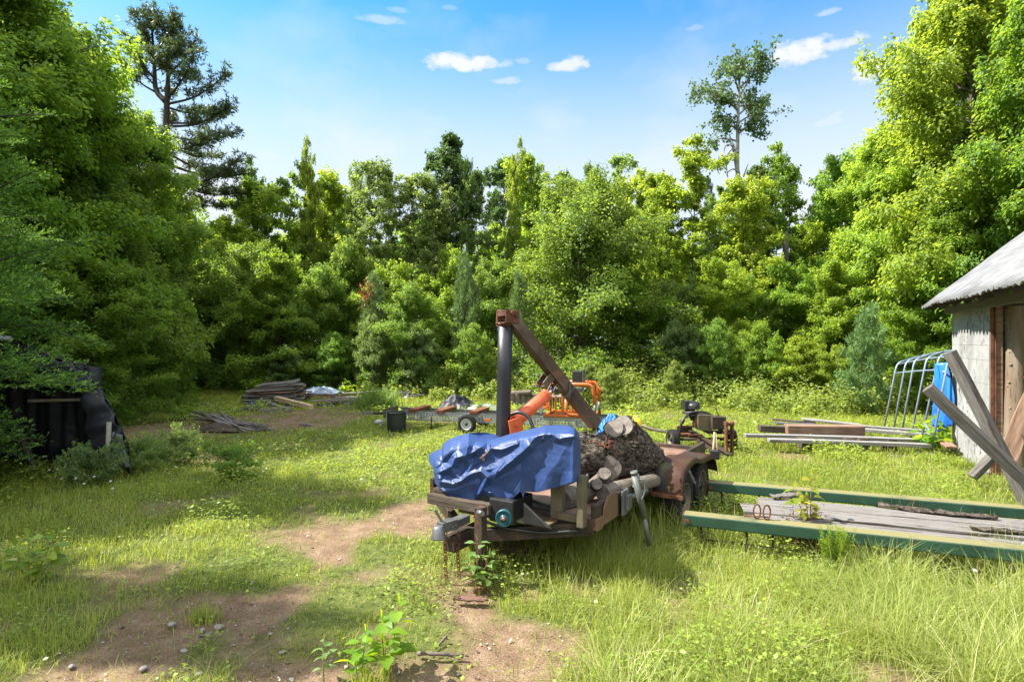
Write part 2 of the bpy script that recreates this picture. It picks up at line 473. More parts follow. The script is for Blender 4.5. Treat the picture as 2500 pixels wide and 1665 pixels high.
def needles(Pn, D, k, ln, wd, spread, rng, fwd=0.5):
    """k needles around each tuft direction"""
    n = len(Pn)
    Pn = np.repeat(Pn, k, 0); D = np.repeat(unit(D), k, 0)
    dd = unit(D * fwd + rng.normal(0, spread, (n * k, 3)))
    Nn = rng.normal(0, 1, (n * k, 3))
    L = ln * rng.uniform(0.7, 1.15, n * k)
    return leaf_quads(Pn, dd, Nn, L, np.full(n * k, wd), 0.0)
def conifer(seed, H, R, base, whorls, per, tuft_per_m, k, nl, nw, shape='cone', el0=-5, el1=45, tr=0.12, droop=-0.15, flatn=0.5, jag=0.25, gap=None, plumes=False):
    """needle tree; plumes=True gives sweeping white-pine boughs with tufts held above them"""
    rng = np.random.default_rng(seed); prof = PROFILE[shape]; mb = MB()
    tp = [np.array([rng.normal(0, .004) * H * (i > 0), rng.normal(0, .004) * H * (i > 0), H * i / 8]) for i in range(9)]
    mb.tube(tp, [max(0.01, tr * (1.2 if i == 0 else 1 - 0.97 * i / 8)) for i in range(9)], 9)
    TP, TD, TV = [], [], []
    for i in range(whorls):
        t = (i + 0.2 * rng.random()) / whorls; z = base + (1 - base) * t
        for j in range(per):
            az = 2 * PI * (j + rng.random() * 0.7) / per + i * 1.1
            ln = R * prof(t) * rng.uniform(1 - jag * 1.6, 1 + jag)
            if gap: ln *= gap(t, az)
            if ln < 0.1: continue
            el = rad(el0 + (el1 - el0) * t + rng.normal(0, 6))
            c = branch_curve(along(tp, min(z, .999)), az, el, ln, droop, rng, 6, 0.04)
            mb.tube(c, [max(0.005, tr * 0.28 * (1 - 0.6 * t) * (1 - 0.9 * q / 6)) for q in range(7)], 4, cap=False)
            nt = max(3, int(ln * tuft_per_m))
            bv = rng.random()
            for q in range(nt):
                s = rng.uniform(0.22, 1.0) ** 0.7
                p = along(c, min(s, .999)); dr = along(c, min(1, s + .08)) - along(c, max(0, s - .08)); dr /= max(1e-6, np.linalg.norm(dr))
                sd_ = np.cross(dr, [0, 0, 1.0]); sd_ /= max(1e-6, np.linalg.norm(sd_))
                lat = rng.uniform(-1, 1) * (0.30 if plumes else 0.42) * ln * (1.08 - s) * (0.6 + 0.4 * s)
                p = p + sd_ * lat + dr * abs(lat) * 0.55 + np.array([0, 0, rng.normal(0.04 * ln if plumes else 0, (0.07 if plumes else 0.025) * ln)])
                TP.append(p); TD.append(dr * 0.7 + sd_ * np.sign(lat) * 0.55 + np.array([0, 0, 0.45 if plumes else 0.12])); TV.append(bv)
    for q in range(6): TP.append(tp[-1] - np.array([0, 0, rng.random() * 0.05 * H])); TD.append(np.array([rng.normal(0, .3), rng.normal(0, .3), 1])); TV.append(.5)
    TP = np.array(TP); TD = np.array(TD)
    V, Fc = needles(TP, TD, k, nl, nw, flatn, rng)
    r = np.clip(np.repeat(np.array(TV), k) * 0.5 + rng.random(len(Fc)) * 0.5, 0, 1)
    return mb, V, Fc, r

# ------------------------------------------------------------------ leaf and bark materials
MAPLE = leaf_mat('maple_leaf', (0.085, 0.165, 0.022), (0.16, 0.25, 0.036), (0.40, 0.54, 0.045), 0.52, objvar=0.12, spec=.25)
MAPLE_Y = leaf_mat('young_maple_leaf', (0.12, 0.19, 0.022), (0.21, 0.285, 0.038), (0.50, 0.60, 0.05), 0.52, objvar=0.12, spec=.25)
BEECH = leaf_mat('beech_leaf', (0.080, 0.16, 0.028), (0.15, 0.245, 0.046), (0.38, 0.52, 0.055), 0.48, objvar=0.12, rough=0.5, spec=0.25)
BIRCH = leaf_mat('birch_leaf', (0.095, 0.155, 0.045), (0.165, 0.225, 0.070), (0.38, 0.49, 0.09), 0.48, objvar=0.15, spec=.25)
ASPEN = leaf_mat('aspen_leaf', (0.050, 0.092, 0.035), (0.095, 0.145, 0.055), (0.17, 0.27, 0.05), 0.40, objvar=0.10, rough=0.5, spec=0.3)
PINE = leaf_mat('pine_needle', (0.040, 0.068, 0.028), (0.085, 0.115, 0.045), (0.12, 0.17, 0.04), 0.32, objvar=0.1)
YPINE = leaf_mat('young_pine_needle', (0.085, 0.155, 0.050), (0.17, 0.25, 0.085), (0.22, 0.33, 0.08), 0.35, objvar=0.12)
FIR = leaf_mat('fir_needle', (0.045, 0.115, 0.032), (0.22, 0.36, 0.065), (0.24, 0.40, 0.04), 0.28, objvar=0.05, spec=0.15, rough=.7)
SHRUB = leaf_mat('shrub_leaf', (0.085, 0.145, 0.045), (0.17, 0.23, 0.080), (0.28, 0.38, 0.07), 0.45, objvar=0.15, spec=.3)
BRAMBLE = leaf_mat('bramble_leaf', (0.12, 0.18, 0.035), (0.27, 0.32, 0.090), (0.40, 0.48, 0.06), 0.45, objvar=0.0, spec=.3)
REDTIP = leaf_mat('dead_needle', (0.20, 0.05, 0.015), (0.30, 0.09, 0.03), (0.3, 0.08, 0.02), 0.3, objvar=0.0)
BARK = worn('grey_bark', [(0.05, 0.042, 0.034), (0.11, 0.095, 0.08), (0.17, 0.155, 0.135)], 3, 0.9, 0, 0.7, 14, (3, 3, 0.6))
BARK_P = worn('pale_grey_bark', [(.16, .15, .135), (.27, .26, .24), (.36, .35, .33)], 4, .85, 0, .5, 14, (2, 2, 1), patch=((.05, .045, .04), 6, .58, .06))
BARK_D = worn('dark_bark', [(0.028, 0.022, 0.018), (0.06, 0.05, 0.04)], 3, 0.95, 0, 0.7, 14, (3, 3, 0.6))
BARK_W = worn('white_bark', [(0.42, 0.40, 0.36), (0.58, 0.55, 0.50)], 5, 0.8, 0, 0.4, 14, (1, 1, 3), patch=((0.06, 0.05, 0.045), 5, 0.56, 0.05))

PROTO = {}
def proto(key, gen, lmat, bmat, cname='crown'):
    mb, V, Fc, r = gen
    tm = mb.mesh('trunk', bmat)
    cm = fast_mesh(cname, V, Fc, [lmat], False, {'rnd': r})
    PROTO[key] = (tm, cm)
proto('maple_near', broadleaf(1, 10, 3.0, 0.10, 95, 92000, 0.105, 'oval', 0, 62, 0.25, 0.13, 11, 0.42, True), MAPLE, BARK)
proto('maple_near2', broadleaf(2, 10, 3.0, 0.06, 90, 88000, 0.11, 'skirt', -4, 60, 0.22, 0.12, 11, 0.45, True), MAPLE, BARK)
for k_ in range(3):
    proto('maple.%d' % k_, broadleaf(30 + k_, 10, 2.2, 0.24, 70, 26000, 0.145, ('oval', 'vase', 'slim')[k_], 6, 64, 0.25, 0.085, 16, 0.8, jag=.6, spread=.11, tw=.30), MAPLE_Y, BARK)
    proto('maple2.%d' % k_, broadleaf(40 + k_, 10, 2.0, 0.42, 42, 15000, 0.145, ('slim', 'oval', 'vase')[k_], 8, 66, 0.22, 0.085, 16, 0.8, jag=.65, spread=.11, tw=.30), MAPLE, BARK_D)
    proto('birch.%d' % k_, broadleaf(50 + k_, 10, 1.5, 0.50, 42, 9500, 0.12, ('slim', 'oval', 'vase')[k_], 20, 68, 0.25, 0.075, 15, 0.8, jag=.6, spread=.12, tw=.32), BIRCH, BARK_P)
    proto('birch2.%d' % k_, broadleaf(60 + k_, 10, 1.3, 0.55, 34, 6800, 0.125, ('slim', 'slim', 'oval')[k_], 25, 70, 0.2, 0.07, 15, 0.8, jag=.65, spread=.12, tw=.32), BIRCH, BARK_P)
    proto('under.%d' % k_, broadleaf(70 + k_, 10, 3.6, 0.03, 100, 56000, 0.165, ('round', 'oval', 'skirt')[k_], 0, 64, 0.3, 0.10, 18, 0.85, jag=.6, spread=.10, tw=.28), MAPLE, BARK_D)
    proto('under2.%d' % k_, broadleaf(80 + k_, 10, 4.2, 0.03, 100, 52000, 0.175, ('round', 'vase', 'oval')[k_], 0, 64, 0.3, 0.10, 18, 0.85, jag=.6, spread=.10, tw=.28), BEECH, BARK_D)
proto('beech', broadleaf(7, 10, 4.6, 0.05, 150, 95000, 0.145, 'round', 0, 70, 0.25, 0.13, 18, 0.8, jag=.5, spread=.09, tw=.26), BEECH, BARK)
proto('aspen', broadleaf(8, 10, 1.5, 0.50, 40, 14000, 0.14, 'oval', 15, 70, 0.1, 0.085, 9, 0.7), ASPEN, BARK_P)
proto('shrub', broadleaf(11, 10, 5.0, 0.02, 60, 30000, 0.26, 'round', 10, 75, 0.2, 0.08, 8, 0.7), SHRUB, BARK_D)
proto('pine_young', conifer(12, 10, 3.0, 0.04, 12, 6, 5, 8, 0.85, 0.10, 'skirt', 14, 58, 0.10, -0.15, 0.6, jag=.4), YPINE, BARK_D)
proto('clump', broadleaf(14, 10, 11, 0.02, 34, 4200, .95, 'round', 15, 75, .2, .06, 7, .8, jag=.5), SHRUB, BARK_D, 'leaves')
proto('spruce', conifer(13, 10, 2.2, 0.04, 24, 8, 13, 9, 0.26, 0.035, 'cone', -12, 40, 0.11, 0.05, 0.5), PINE, BARK_D)

def crown_cap(n, ym): return n
def plant_tree(kind, px, Y, top, width, label, cat='tree', name=None, lm=None, group=None, rz=None, proto_h=10.0):
    """stands a copy of a kind at its own place; top and width were measured on the photograph"""
    R0 = {'maple_near': 3.0, 'maple_near2': 3.0, 'maple': 2.2, 'maple2': 2.0, 'birch': 1.5, 'birch2': 1.3, 'beech': 4.6, 'aspen': 1.5, 'under': 3.6, 'under2': 4.2, 'shrub': 5.0, 'pine_young': 3.2, 'spruce': 2.2, 'clump': 11}[kind]
    X = (px - 1250) / F * Y; Hh = CAMH + (HOR - top) / F * Y; Wd = width / F * Y
    nm = name or {'maple_near': 'maple_tree', 'maple_near2': 'maple_tree', 'maple': 'maple_tree', 'maple2': 'maple_tree', 'birch': 'birch_tree', 'birch2': 'birch_tree', 'beech': 'beech_tree', 'aspen': 'aspen_tree', 'under': 'young_tree', 'under2': 'young_tree', 'shrub': 'shrub', 'pine_young': 'pine_sapling', 'spruce': 'spruce_tree'}[kind]
    t = thing(nm, (X, Y, -0.02), label, cat, 0, group)
    t.rotation_euler.z = (rz if rz is not None else (px * 0.37 + Y * 1.7) % 6.28)
    t.rotation_euler.x = 0.05 * math.sin(px * 1.3 + Y); t.rotation_euler.y = 0.05 * math.sin(px * .7 - Y)
    s = Wd / (2 * R0) * 1.0
    t.scale = (s, s, Hh / proto_h)
    tm, cm = PROTO[kind if kind in PROTO else '%s.%d' % (kind, int(px * 7 + Y * 31) % 3)]
    link('trunk', tm, t); c = link('crown', cm, t)
    if lm is not None:
        c.material_slots[0].link = 'OBJECT'; c.material_slots[0].material = lm
    return t
# ------------------------------------------------------------------ the wood round the clearing
# left edge
plant_tree('maple_near', 60, 12.5, -190, 560, 'tall maple at the top left corner, its crown cut off by the frame')
plant_tree('maple_near2', 225, 14.5, 130, 400, 'broad maple with layered sprays, right of the corner maple and below the tall pine')
plant_tree('maple_near', 312, 17.0, 265, 290, 'maple with a bright right edge leaning out in front of the tall pine', rz=1.0)
plant_tree('maple_near2', 110, 15.5, 60, 420, 'maple behind the dark fir, with bright leaves at its top', rz=2.2)
plant_tree('under', 345, 17.5, 560, 240, 'low shaded tree hanging over the lawn behind the black tarp shelter')
plant_tree('under', 225, 12.0, 640, 300, 'dark bushy tree directly behind the black tarp shelter', rz=0.4)
plant_tree('maple_near', -190, 11.0, -250, 520, 'maple leaning in from beyond the left edge of the view')
for i, (x, y, h, wd) in enumerate([(-10.6, 4.0, 10.2, 2.7), (-11.3, 2.3, 10.8, 3.0), (-8.6, 5.7, 5.6, 1.5)]):
    plant_tree('beech', 1250 + x / y * F, y, HOR - (h - CAMH) / y * F, wd / y * F, 'maple at the left beyond the edge of the photo', name='maple_tree', group='maples beyond the left edge', lm=MAPLE)
for (x, y, h, wd) in ((-14.5, 8.0, 8.5, 5.0), (-15.0, 4.2, 8.0, 5.0), (-15.0, 1.2, 8.0, 4.5)):
    plant_tree('under', 1250 + x / y * F, y, HOR - (h - CAMH) / y * F, wd / y * F, 'bushy tree outside the left edge of the photo', group='bushy trees beyond the left edge')
# back row from left to right
plant_tree('maple2', 470, 26, 505, 200, 'shaded maple in the left corner of the back wood', lm=BEECH)
plant_tree('under2', 500, 21, 640, 230, 'dark leafy understorey tree in the left back corner')
plant_tree('spruce', 598, 30, 425, 110, 'spruce tip poking above the maples right of the tall pine')
plant_tree('maple', 560, 24, 520, 190, 'green maple between the left corner and the bright yellow one')
plant_tree('maple', 665, 26, 470, 230, 'rounded yellow green maple left of the slim one')
plant_tree('maple2', 722, 25, 385, 140, 'slim upright maple with a pointed top')
plant_tree('maple', 805, 26, 405, 190, 'bright yellow maple right beside the slim pointed one', rz=0.3)
plant_tree('birch', 885, 23.5, 400, 150, 'thin pale birch with wispy top, leftmost of the birches')
plant_tree('birch2', 930, 23.8, 412, 110, 'thin birch with two leader shoots between two others')
plant_tree('birch', 990, 23.4, 420, 150, 'pale green birch left of the tall dense aspen', rz=4.0)
plant_tree('aspen', 1066, 24.5, 322, 150, 'tall dense aspen with a pointed dark crown, highest of the middle')
plant_tree('maple', 1110, 26, 405, 110, 'light green maple growing in front of the tall dense aspen', lm=BIRCH)
plant_tree('birch2', 1180, 23.6, 395, 110, 'thin birch with bare grey stem right of the tall dense aspen')
plant_tree('aspen', 1225, 31, 370, 120, 'grey green aspen top behind the yellow maple')
plant_tree('maple', 1285, 26, 370, 160, 'tall yellow maple above the left side of the big round tree', rz=5.1)
plant_tree('aspen', 1372, 30, 410, 130, 'dark rounded aspen behind the big round tree')
plant_tree('birch', 1465, 28, 425, 120, 'sparse birch peeking over the left of the big round tree')
plant_tree('birch2', 1505, 27, 362, 110, 'thin birch with an airy spire over the big round tree')
plant_tree('maple', 1545, 25, 440, 150, 'yellow maple close against the right of the big round tree')
plant_tree('beech', 1410, 20, 470, 420, 'big round beech standing forward of the back wood, leaves down to the ground')
plant_tree('maple2', 1690, 22, 360, 200, 'tall dark stemmed maple with a ragged open top', lm=MAPLE_Y)
plant_tree('maple2', 1625, 23, 470, 130, 'narrow maple tucked between the big beech and the ragged maple')
plant_tree('birch', 1755, 23.4, 440, 120, 'light green birch at the foot of the very tall aspen')
plant_tree('spruce', 1740, 31, 430, 90, 'thin grey spruce half hidden behind the dead snag')
plant_tree('maple', 1795, 21.3, 455, 190, 'bright low maple in front of the very tall aspen')
plant_tree('aspen', 1880, 30, 385, 150, 'blue green aspen left of the pointed maple at the right')
plant_tree('maple2', 1955, 24, 390, 150, 'dark pointed maple standing right of the broken snag', lm=MAPLE)
plant_tree('birch', 2035, 27, 410, 140, 'pale birch between the pointed maple and the right hand maples')
plant_tree('maple', 2010, 22, 545, 170, 'rounded bright maple below the pale birch at the right')
plant_tree('birch2', 1050, 23.2, 430, 100, 'thin birch showing a grey stem left under the dense aspen')
for (px, Y, top, wd, lab, lm) in ((640, 25.5, 430, 70, 'narrow spire of leaves left of the slim pointed maple', MAPLE), (862, 24.5, 398, 65, 'narrow leafy spire left of the birches', BIRCH), (1135, 24.2, 398, 60, 'narrow green spire right beside the tall dense aspen', BIRCH), (1340, 25, 418, 70, 'narrow leafy spire just left above the big beech', MAPLE),
        (1440, 25.5, 405, 60, 'thin pointed tree over the middle of the big beech', BIRCH), (1600, 24, 425, 65, 'thin pointed tree between the big beech and the ragged maple', MAPLE_Y), (1845, 24.5, 440, 65, 'thin pointed tree right of the very tall aspen', MAPLE), (2000, 24.5, 432, 65, 'thin pointed tree right of the dark pointed maple', BIRCH), (1235, 24.6, 385, 60, 'thin pointed tree left of the tall yellow maple', MAPLE_Y), (770, 24.8, 400, 62, 'thin pointed tree right of the slim upright maple', MAPLE_Y)):
    plant_tree('maple2', px, Y, top, wd, lab, lm=lm)
# middle storey standing out of the edge of the wood
mid = [
    ('under2', 600, 21, 600, 210, 'dark understorey tree behind the lumber stack', BEECH), ('under', 690, 20.5, 620, 230, 'shaded young maple behind the lumber stack', None),
    ('under2', 780, 21.5, 660, 200, 'green young beech right of the shaded young maple', None), ('under2', 860, 22.5, 600, 190, 'round dark young tree above the pine with the red tip', BEECH),
    ('under', 960, 22, 640, 200, 'light young maple between the two pine saplings', MAPLE_Y), ('under2', 1010, 19.5, 700, 190, 'leafy young tree with layered sprays left of the mast', None),
    ('under', 1090, 22.5, 610, 190, 'young maple with yellow leaves above the grey pine sapling', MAPLE_Y), ('under2', 1215, 21.5, 640, 170, 'young tree filling the gap left of the big beech', None),
    ('under', 1560, 19.5, 660, 200, 'dark layered young maple under the right side of the beech', None), ('under2', 1650, 19.5, 720, 170, 'pale leaved young tree below the ragged maple', BIRCH),
    ('under', 1745, 19.5, 640, 190, 'bright layered young maple below the very tall aspen', MAPLE_Y), ('under2', 1830, 20, 690, 190, 'dark green young tree at the foot of the broken snag', None),
    ('under', 1930, 20, 650, 190, 'young maple below the pointed maple', None), ('under', 2030, 18.5, 640, 210, 'bright young maple beside the wood edge at the right', MAPLE_Y),
    ('shrub', 915, 19, 780, 100, 'grey green willow shrub under the red tipped pine', None), ('shrub', 1010, 18.8, 800, 120, 'rounded shrub with pale leaves left of the mast', None),
    ('shrub', 1160, 18.5, 800, 120, 'dark shrub behind the mast', BEECH), ('shrub', 1660, 17.5, 790, 130, 'pale shrub right of the big beech', SHRUB),
    ('shrub', 1760, 17, 790, 130, 'dark leafy shrub behind the log splitter', BEECH), ('shrub', 1860, 16.5, 800, 130, 'bushy green shrub right behind the log splitter', MAPLE),
    ('shrub', 1960, 16, 830, 150, 'yellow green shrub left of the young pine', MAPLE_Y), ('shrub', 2045, 15.5, 850, 120, 'low bright shrub at the foot of the young pine', MAPLE_Y),
    ('shrub', 810, 19.5, 820, 120, 'dark shrub right behind the lumber stack', BEECH), ('shrub', 700, 19.5, 850, 110, 'low shrub at the back of the lumber stack', None),
]
for (k, px, Y, top, wd, lab, lm) in mid:
    plant_tree(k, px, Y, top, wd, lab, 'shrub' if k == 'shrub' else 'tree', lm=lm)
pt = plant_tree('pine_young', 912, 19.5, 690, 95, 'young pine with a dead red tip on its left side', 'pine')
def red_tip():
    rng = np.random.default_rng(3); n = 160; c = np.array(P(893, 716, 19.3)); pos = c + rng.normal(0, 1, (n, 3)) * np.array([.11, .11, .24])
    M = Matrix.LocRotScale(pt.location, pt.rotation_euler, pt.scale).inverted(); L = rng.uniform(.08, .15, n)
    V, Fc = leaf_quads(pos, rng.normal(0, .5, (n, 3)) + np.array([0, 0, .7]), rng.normal(0, 1, (n, 3)), L, L * .35)
    tag(link('foliage', fast_mesh('foliage', [tuple(M @ Vector(v)) for v in V.astype(float)], [Fc], [REDTIP], False, {'rnd': rng.random(n)}), pt), 'dead red brown needles')
red_tip()
plant_tree('pine_young', 1140, 20.5, 640, 90, 'pale grey young pine left of the mast', 'pine')
plant_tree('pine_young', 1268, 19.0, 690, 75, 'young pine growing against the left of the big beech', 'pine', lm=YPINE)
plant_tree('pine_young', 2112, 14.0, 765, 115, 'soft young pine behind the blue pipe frame', 'pine')
for (px, Y, top, wd, lab, lm) in ((565, 7.5, 1100, 130, 'dark bushy weed between the shaded lawn and the sunny grass', BEECH), (440, 8.2, 1065, 110, 'pale weedy clump right of the black shelter', SHRUB), (345, 7.7, 1085, 105, 'leafy weed clump at the right foot of the black shelter', BIRCH),
        (215, 7.0, 1108, 130, 'low leafy clump before the opening of the black shelter', SHRUB), (1165, 15.6, 1000, 60, 'small weed clump before the silver sheeting', BIRCH), (1485, 15.2, 895, 75, 'tall pale bramble behind the orange saw head', BRAMBLE), (1435, 15.8, 890, 70, 'tall bramble rising left of the stack in the brush', BRAMBLE), (1640, 15.5, 885, 60, 'tall bramble right of the stack in the brush', BRAMBLE)):
    plant_tree('clump' if Y < 9 else 'shrub', px, Y, top, wd, lab, 'weed', 'weed_clump', lm=lm)
# right edge
plant_tree('maple_near', 2345, 17.5, -20, 420, 'huge maple of the right edge with a lit left face', lm=MAPLE_Y, rz=0.8)
plant_tree('maple_near2', 2140, 19.0, 330, 270, 'lower maple bulging out at the foot of the huge right hand maple', lm=MAPLE_Y, rz=3.3)
plant_tree('maple_near', 2420, 15.0, -230, 480, 'tall maple right behind the shed roof', lm=MAPLE_Y, rz=2.0)
plant_tree('maple_near2', 2330, 14.5, 450, 300, 'low maple with long sprays behind the shed corner', lm=MAPLE, rz=1.2)
plant_tree('maple_near2', 2620, 13.0, -100, 420, 'maple half outside the right edge of the view', lm=MAPLE)
plant_tree('under', 2230, 14.8, 700, 200, 'leafy bush tree behind the blue pipe frame', lm=MAPLE)
# rows deeper in the wood, too much alike to tell apart
rng = np.random.default_rng(77)
for i in range(30):
    px = 430 + i * 58 + rng.uniform(-20, 20)
    plant_tree(['maple', 'under', 'maple2', 'under2'][i % 4], px, rng.uniform(30, 38), rng.uniform(530, 620), rng.uniform(170, 240), 'leafy tree deep in the back wood, mostly hidden by those in front', group='trees deep in the wood', lm=[BEECH, MAPLE, None, MAPLE][i % 4])
for i in range(7):
    px = -150 + i * 95
    plant_tree(['under', 'under2'][i % 2], px, 20 + 1.2 * (i % 3), 430 + 20 * (i % 2), 260, 'shadowed tree behind the left hand maples', group='trees behind the left maples', lm=BEECH)
for i in range(6):
    px = 2120 + i * 100
    plant_tree(['under', 'under2'][i % 2], px, 22 + 1.2 * (i % 3), 380 - 25 * i, 280, 'shadowed tree behind the right hand maples', group='trees behind the right maples', lm=MAPLE)

# the tall white pine with its forked top
def tall_pine():
    Y = 24.0; X = (412 - 1250) / F * Y
    t = thing('white_pine', (X, Y, 0), 'tall dark pine with forked top and long limbs reaching right, above the left maples', 'pine tree')
    rng = np.random.default_rng(5)
    def z(py): return CAMH + (HOR - py) / F * Y
    def x(px): return (px - 412) / F * Y
    mb = MB()
    main = [(x(408), 0, 0), (x(406), 0, z(560)), (x(405), 0, z(330)), (x(408), 0, z(240)), (x(412), 0, z(150)), (x(416), 0, z(35))]
    mb.tube(curve(main, 5), list(np.linspace(0.22, 0.03, 26)), 10)
    fork = [(x(406), 0, z(250)), (x(374), 0.2, z(215)), (x(366), 0.3, z(160)), (x(362), 0.3, z(90)), (x(360), 0.2, z(22))]
    mb.tube(curve(fork, 5), list(np.linspace(0.13, 0.02, 21)), 8)
    # limbs: start px/py on stem, end px/py, depth swing
    limbs = [((410, 455), (605, 400), -.6), ((410, 440), (560, 455), 1.2), ((406, 400), (600, 415), .5), ((406, 360), (560, 350), -1.2), ((406, 372), (520, 400), 1.6), ((406, 330), (550, 310), .8),
             ((406, 310), (582, 264), -.4), ((407, 300), (520, 245), 1.1), ((407, 255), (545, 178), .2), ((408, 240), (505, 155), -.9), ((408, 262), (470, 235), 1.5),
             ((411, 180), (470, 85), .3), ((412, 150), (462, 130), -.7), ((412, 130), (440, 60), .5), ((413, 110), (435, 45), -.3), ((412, 165), (455, 160), 1.0), ((410, 200), (440, 140), -1.0), ((412, 90), (425, 40), .3),
             ((406, 390), (350, 400), 1.4), ((406, 330), (355, 335), -1.3), ((407, 290), (380, 262), 1.2), ((406, 420), (340, 440), -.8), ((408, 225), (385, 200), 1.0), ((412, 140), (390, 95), .8), ((414, 95), (398, 50), -.5), ((412, 170), (394, 150), -1),
             ((372, 205), (318, 130), .4), ((368, 185), (322, 95), -.5), ((364, 150), (336, 60), .4), ((363, 130), (385, 75), .5), ((362, 100), (345, 40), -.4), ((361, 80), (375, 35), .3), ((376, 222), (325, 175), -.8), ((361, 60), (352, 22), 0), ((366, 170), (392, 130), .6),
             ((406, 450), (470, 480), -1.6), ((406, 470), (540, 490), .9), ((406, 480), (500, 520), -1.2), ((406, 430), (520, 435), 2.0), ((406, 350), (470, 340), 2.2), ((406, 385), (480, 370), -2.0)]
    TP, TD, TV = [], [], []
    for (a, b, dy) in limbs:
        p0 = np.array([x(a[0]), 0 if a[0] > 390 else 0.2, z(a[1])]); p1 = np.array([x(b[0]), dy, z(b[1])])
        L = np.linalg.norm(p1 - p0); md = (p0 + p1) / 2 + np.array([0, 0, -0.10 * L])
        c = [np.array(q) for q in curve([p0, md, p1], 5)]
        mb.tube(c, list(np.linspace(0.03 + 0.012 * L, 0.01, len(c))), 5, cap=False)
        low = a[1] > 230 and b[0] > 420
        bv = rng.random()
        subs = []
        for k in range(int(9 + 6.5 * L)):
            s = rng.uniform(0.25, 1); q = along(c, min(s, .999)); d = p1 - p0; d = d / np.linalg.norm(d)
            sdv = np.array([-d[1], d[0], 0]) if low else np.cross(d, rng.normal(0, 1, 3))
            sdv /= max(1e-6, np.linalg.norm(sdv))
            e = d * rng.uniform(.3, .8) + sdv * rng.uniform(-1, 1) + np.array([0, 0, rng.uniform(.05, .5)])
            subs.append((q, q + e * (.25 + L * rng.uniform(.06, .20)) * (1.25 - .6 * s)))
        subs.append((along(c, .6), p1))
        for (q0, q1) in subs:
            l = np.linalg.norm(q1 - q0)
            mb.tube([q0, q1], [0.015, 0.006], 3, cap=False)
            for k in range(int(2 + l * 6.5)):
                s = rng.uniform(.25, 1.05)
                TP.append(q0 + (q1 - q0) * s + rng.normal(0, .085, 3)); TD.append((q1 - q0) / max(l, 1e-6) * .6 + np.array([0, 0, .7])); TV.append(bv)
    V, Fc = needles(np.array(TP), np.array(TD), 7, 0.22, 0.042, 0.75, rng)
    mb.build('trunk', BARK_D, t)
    link('crown', fast_mesh('crown', V, Fc, [PINE], False, {'rnd': np.clip(np.repeat(TV, 7) * .4 + rng.random(len(Fc)) * .6, 0, 1)}), t)
tall_pine()

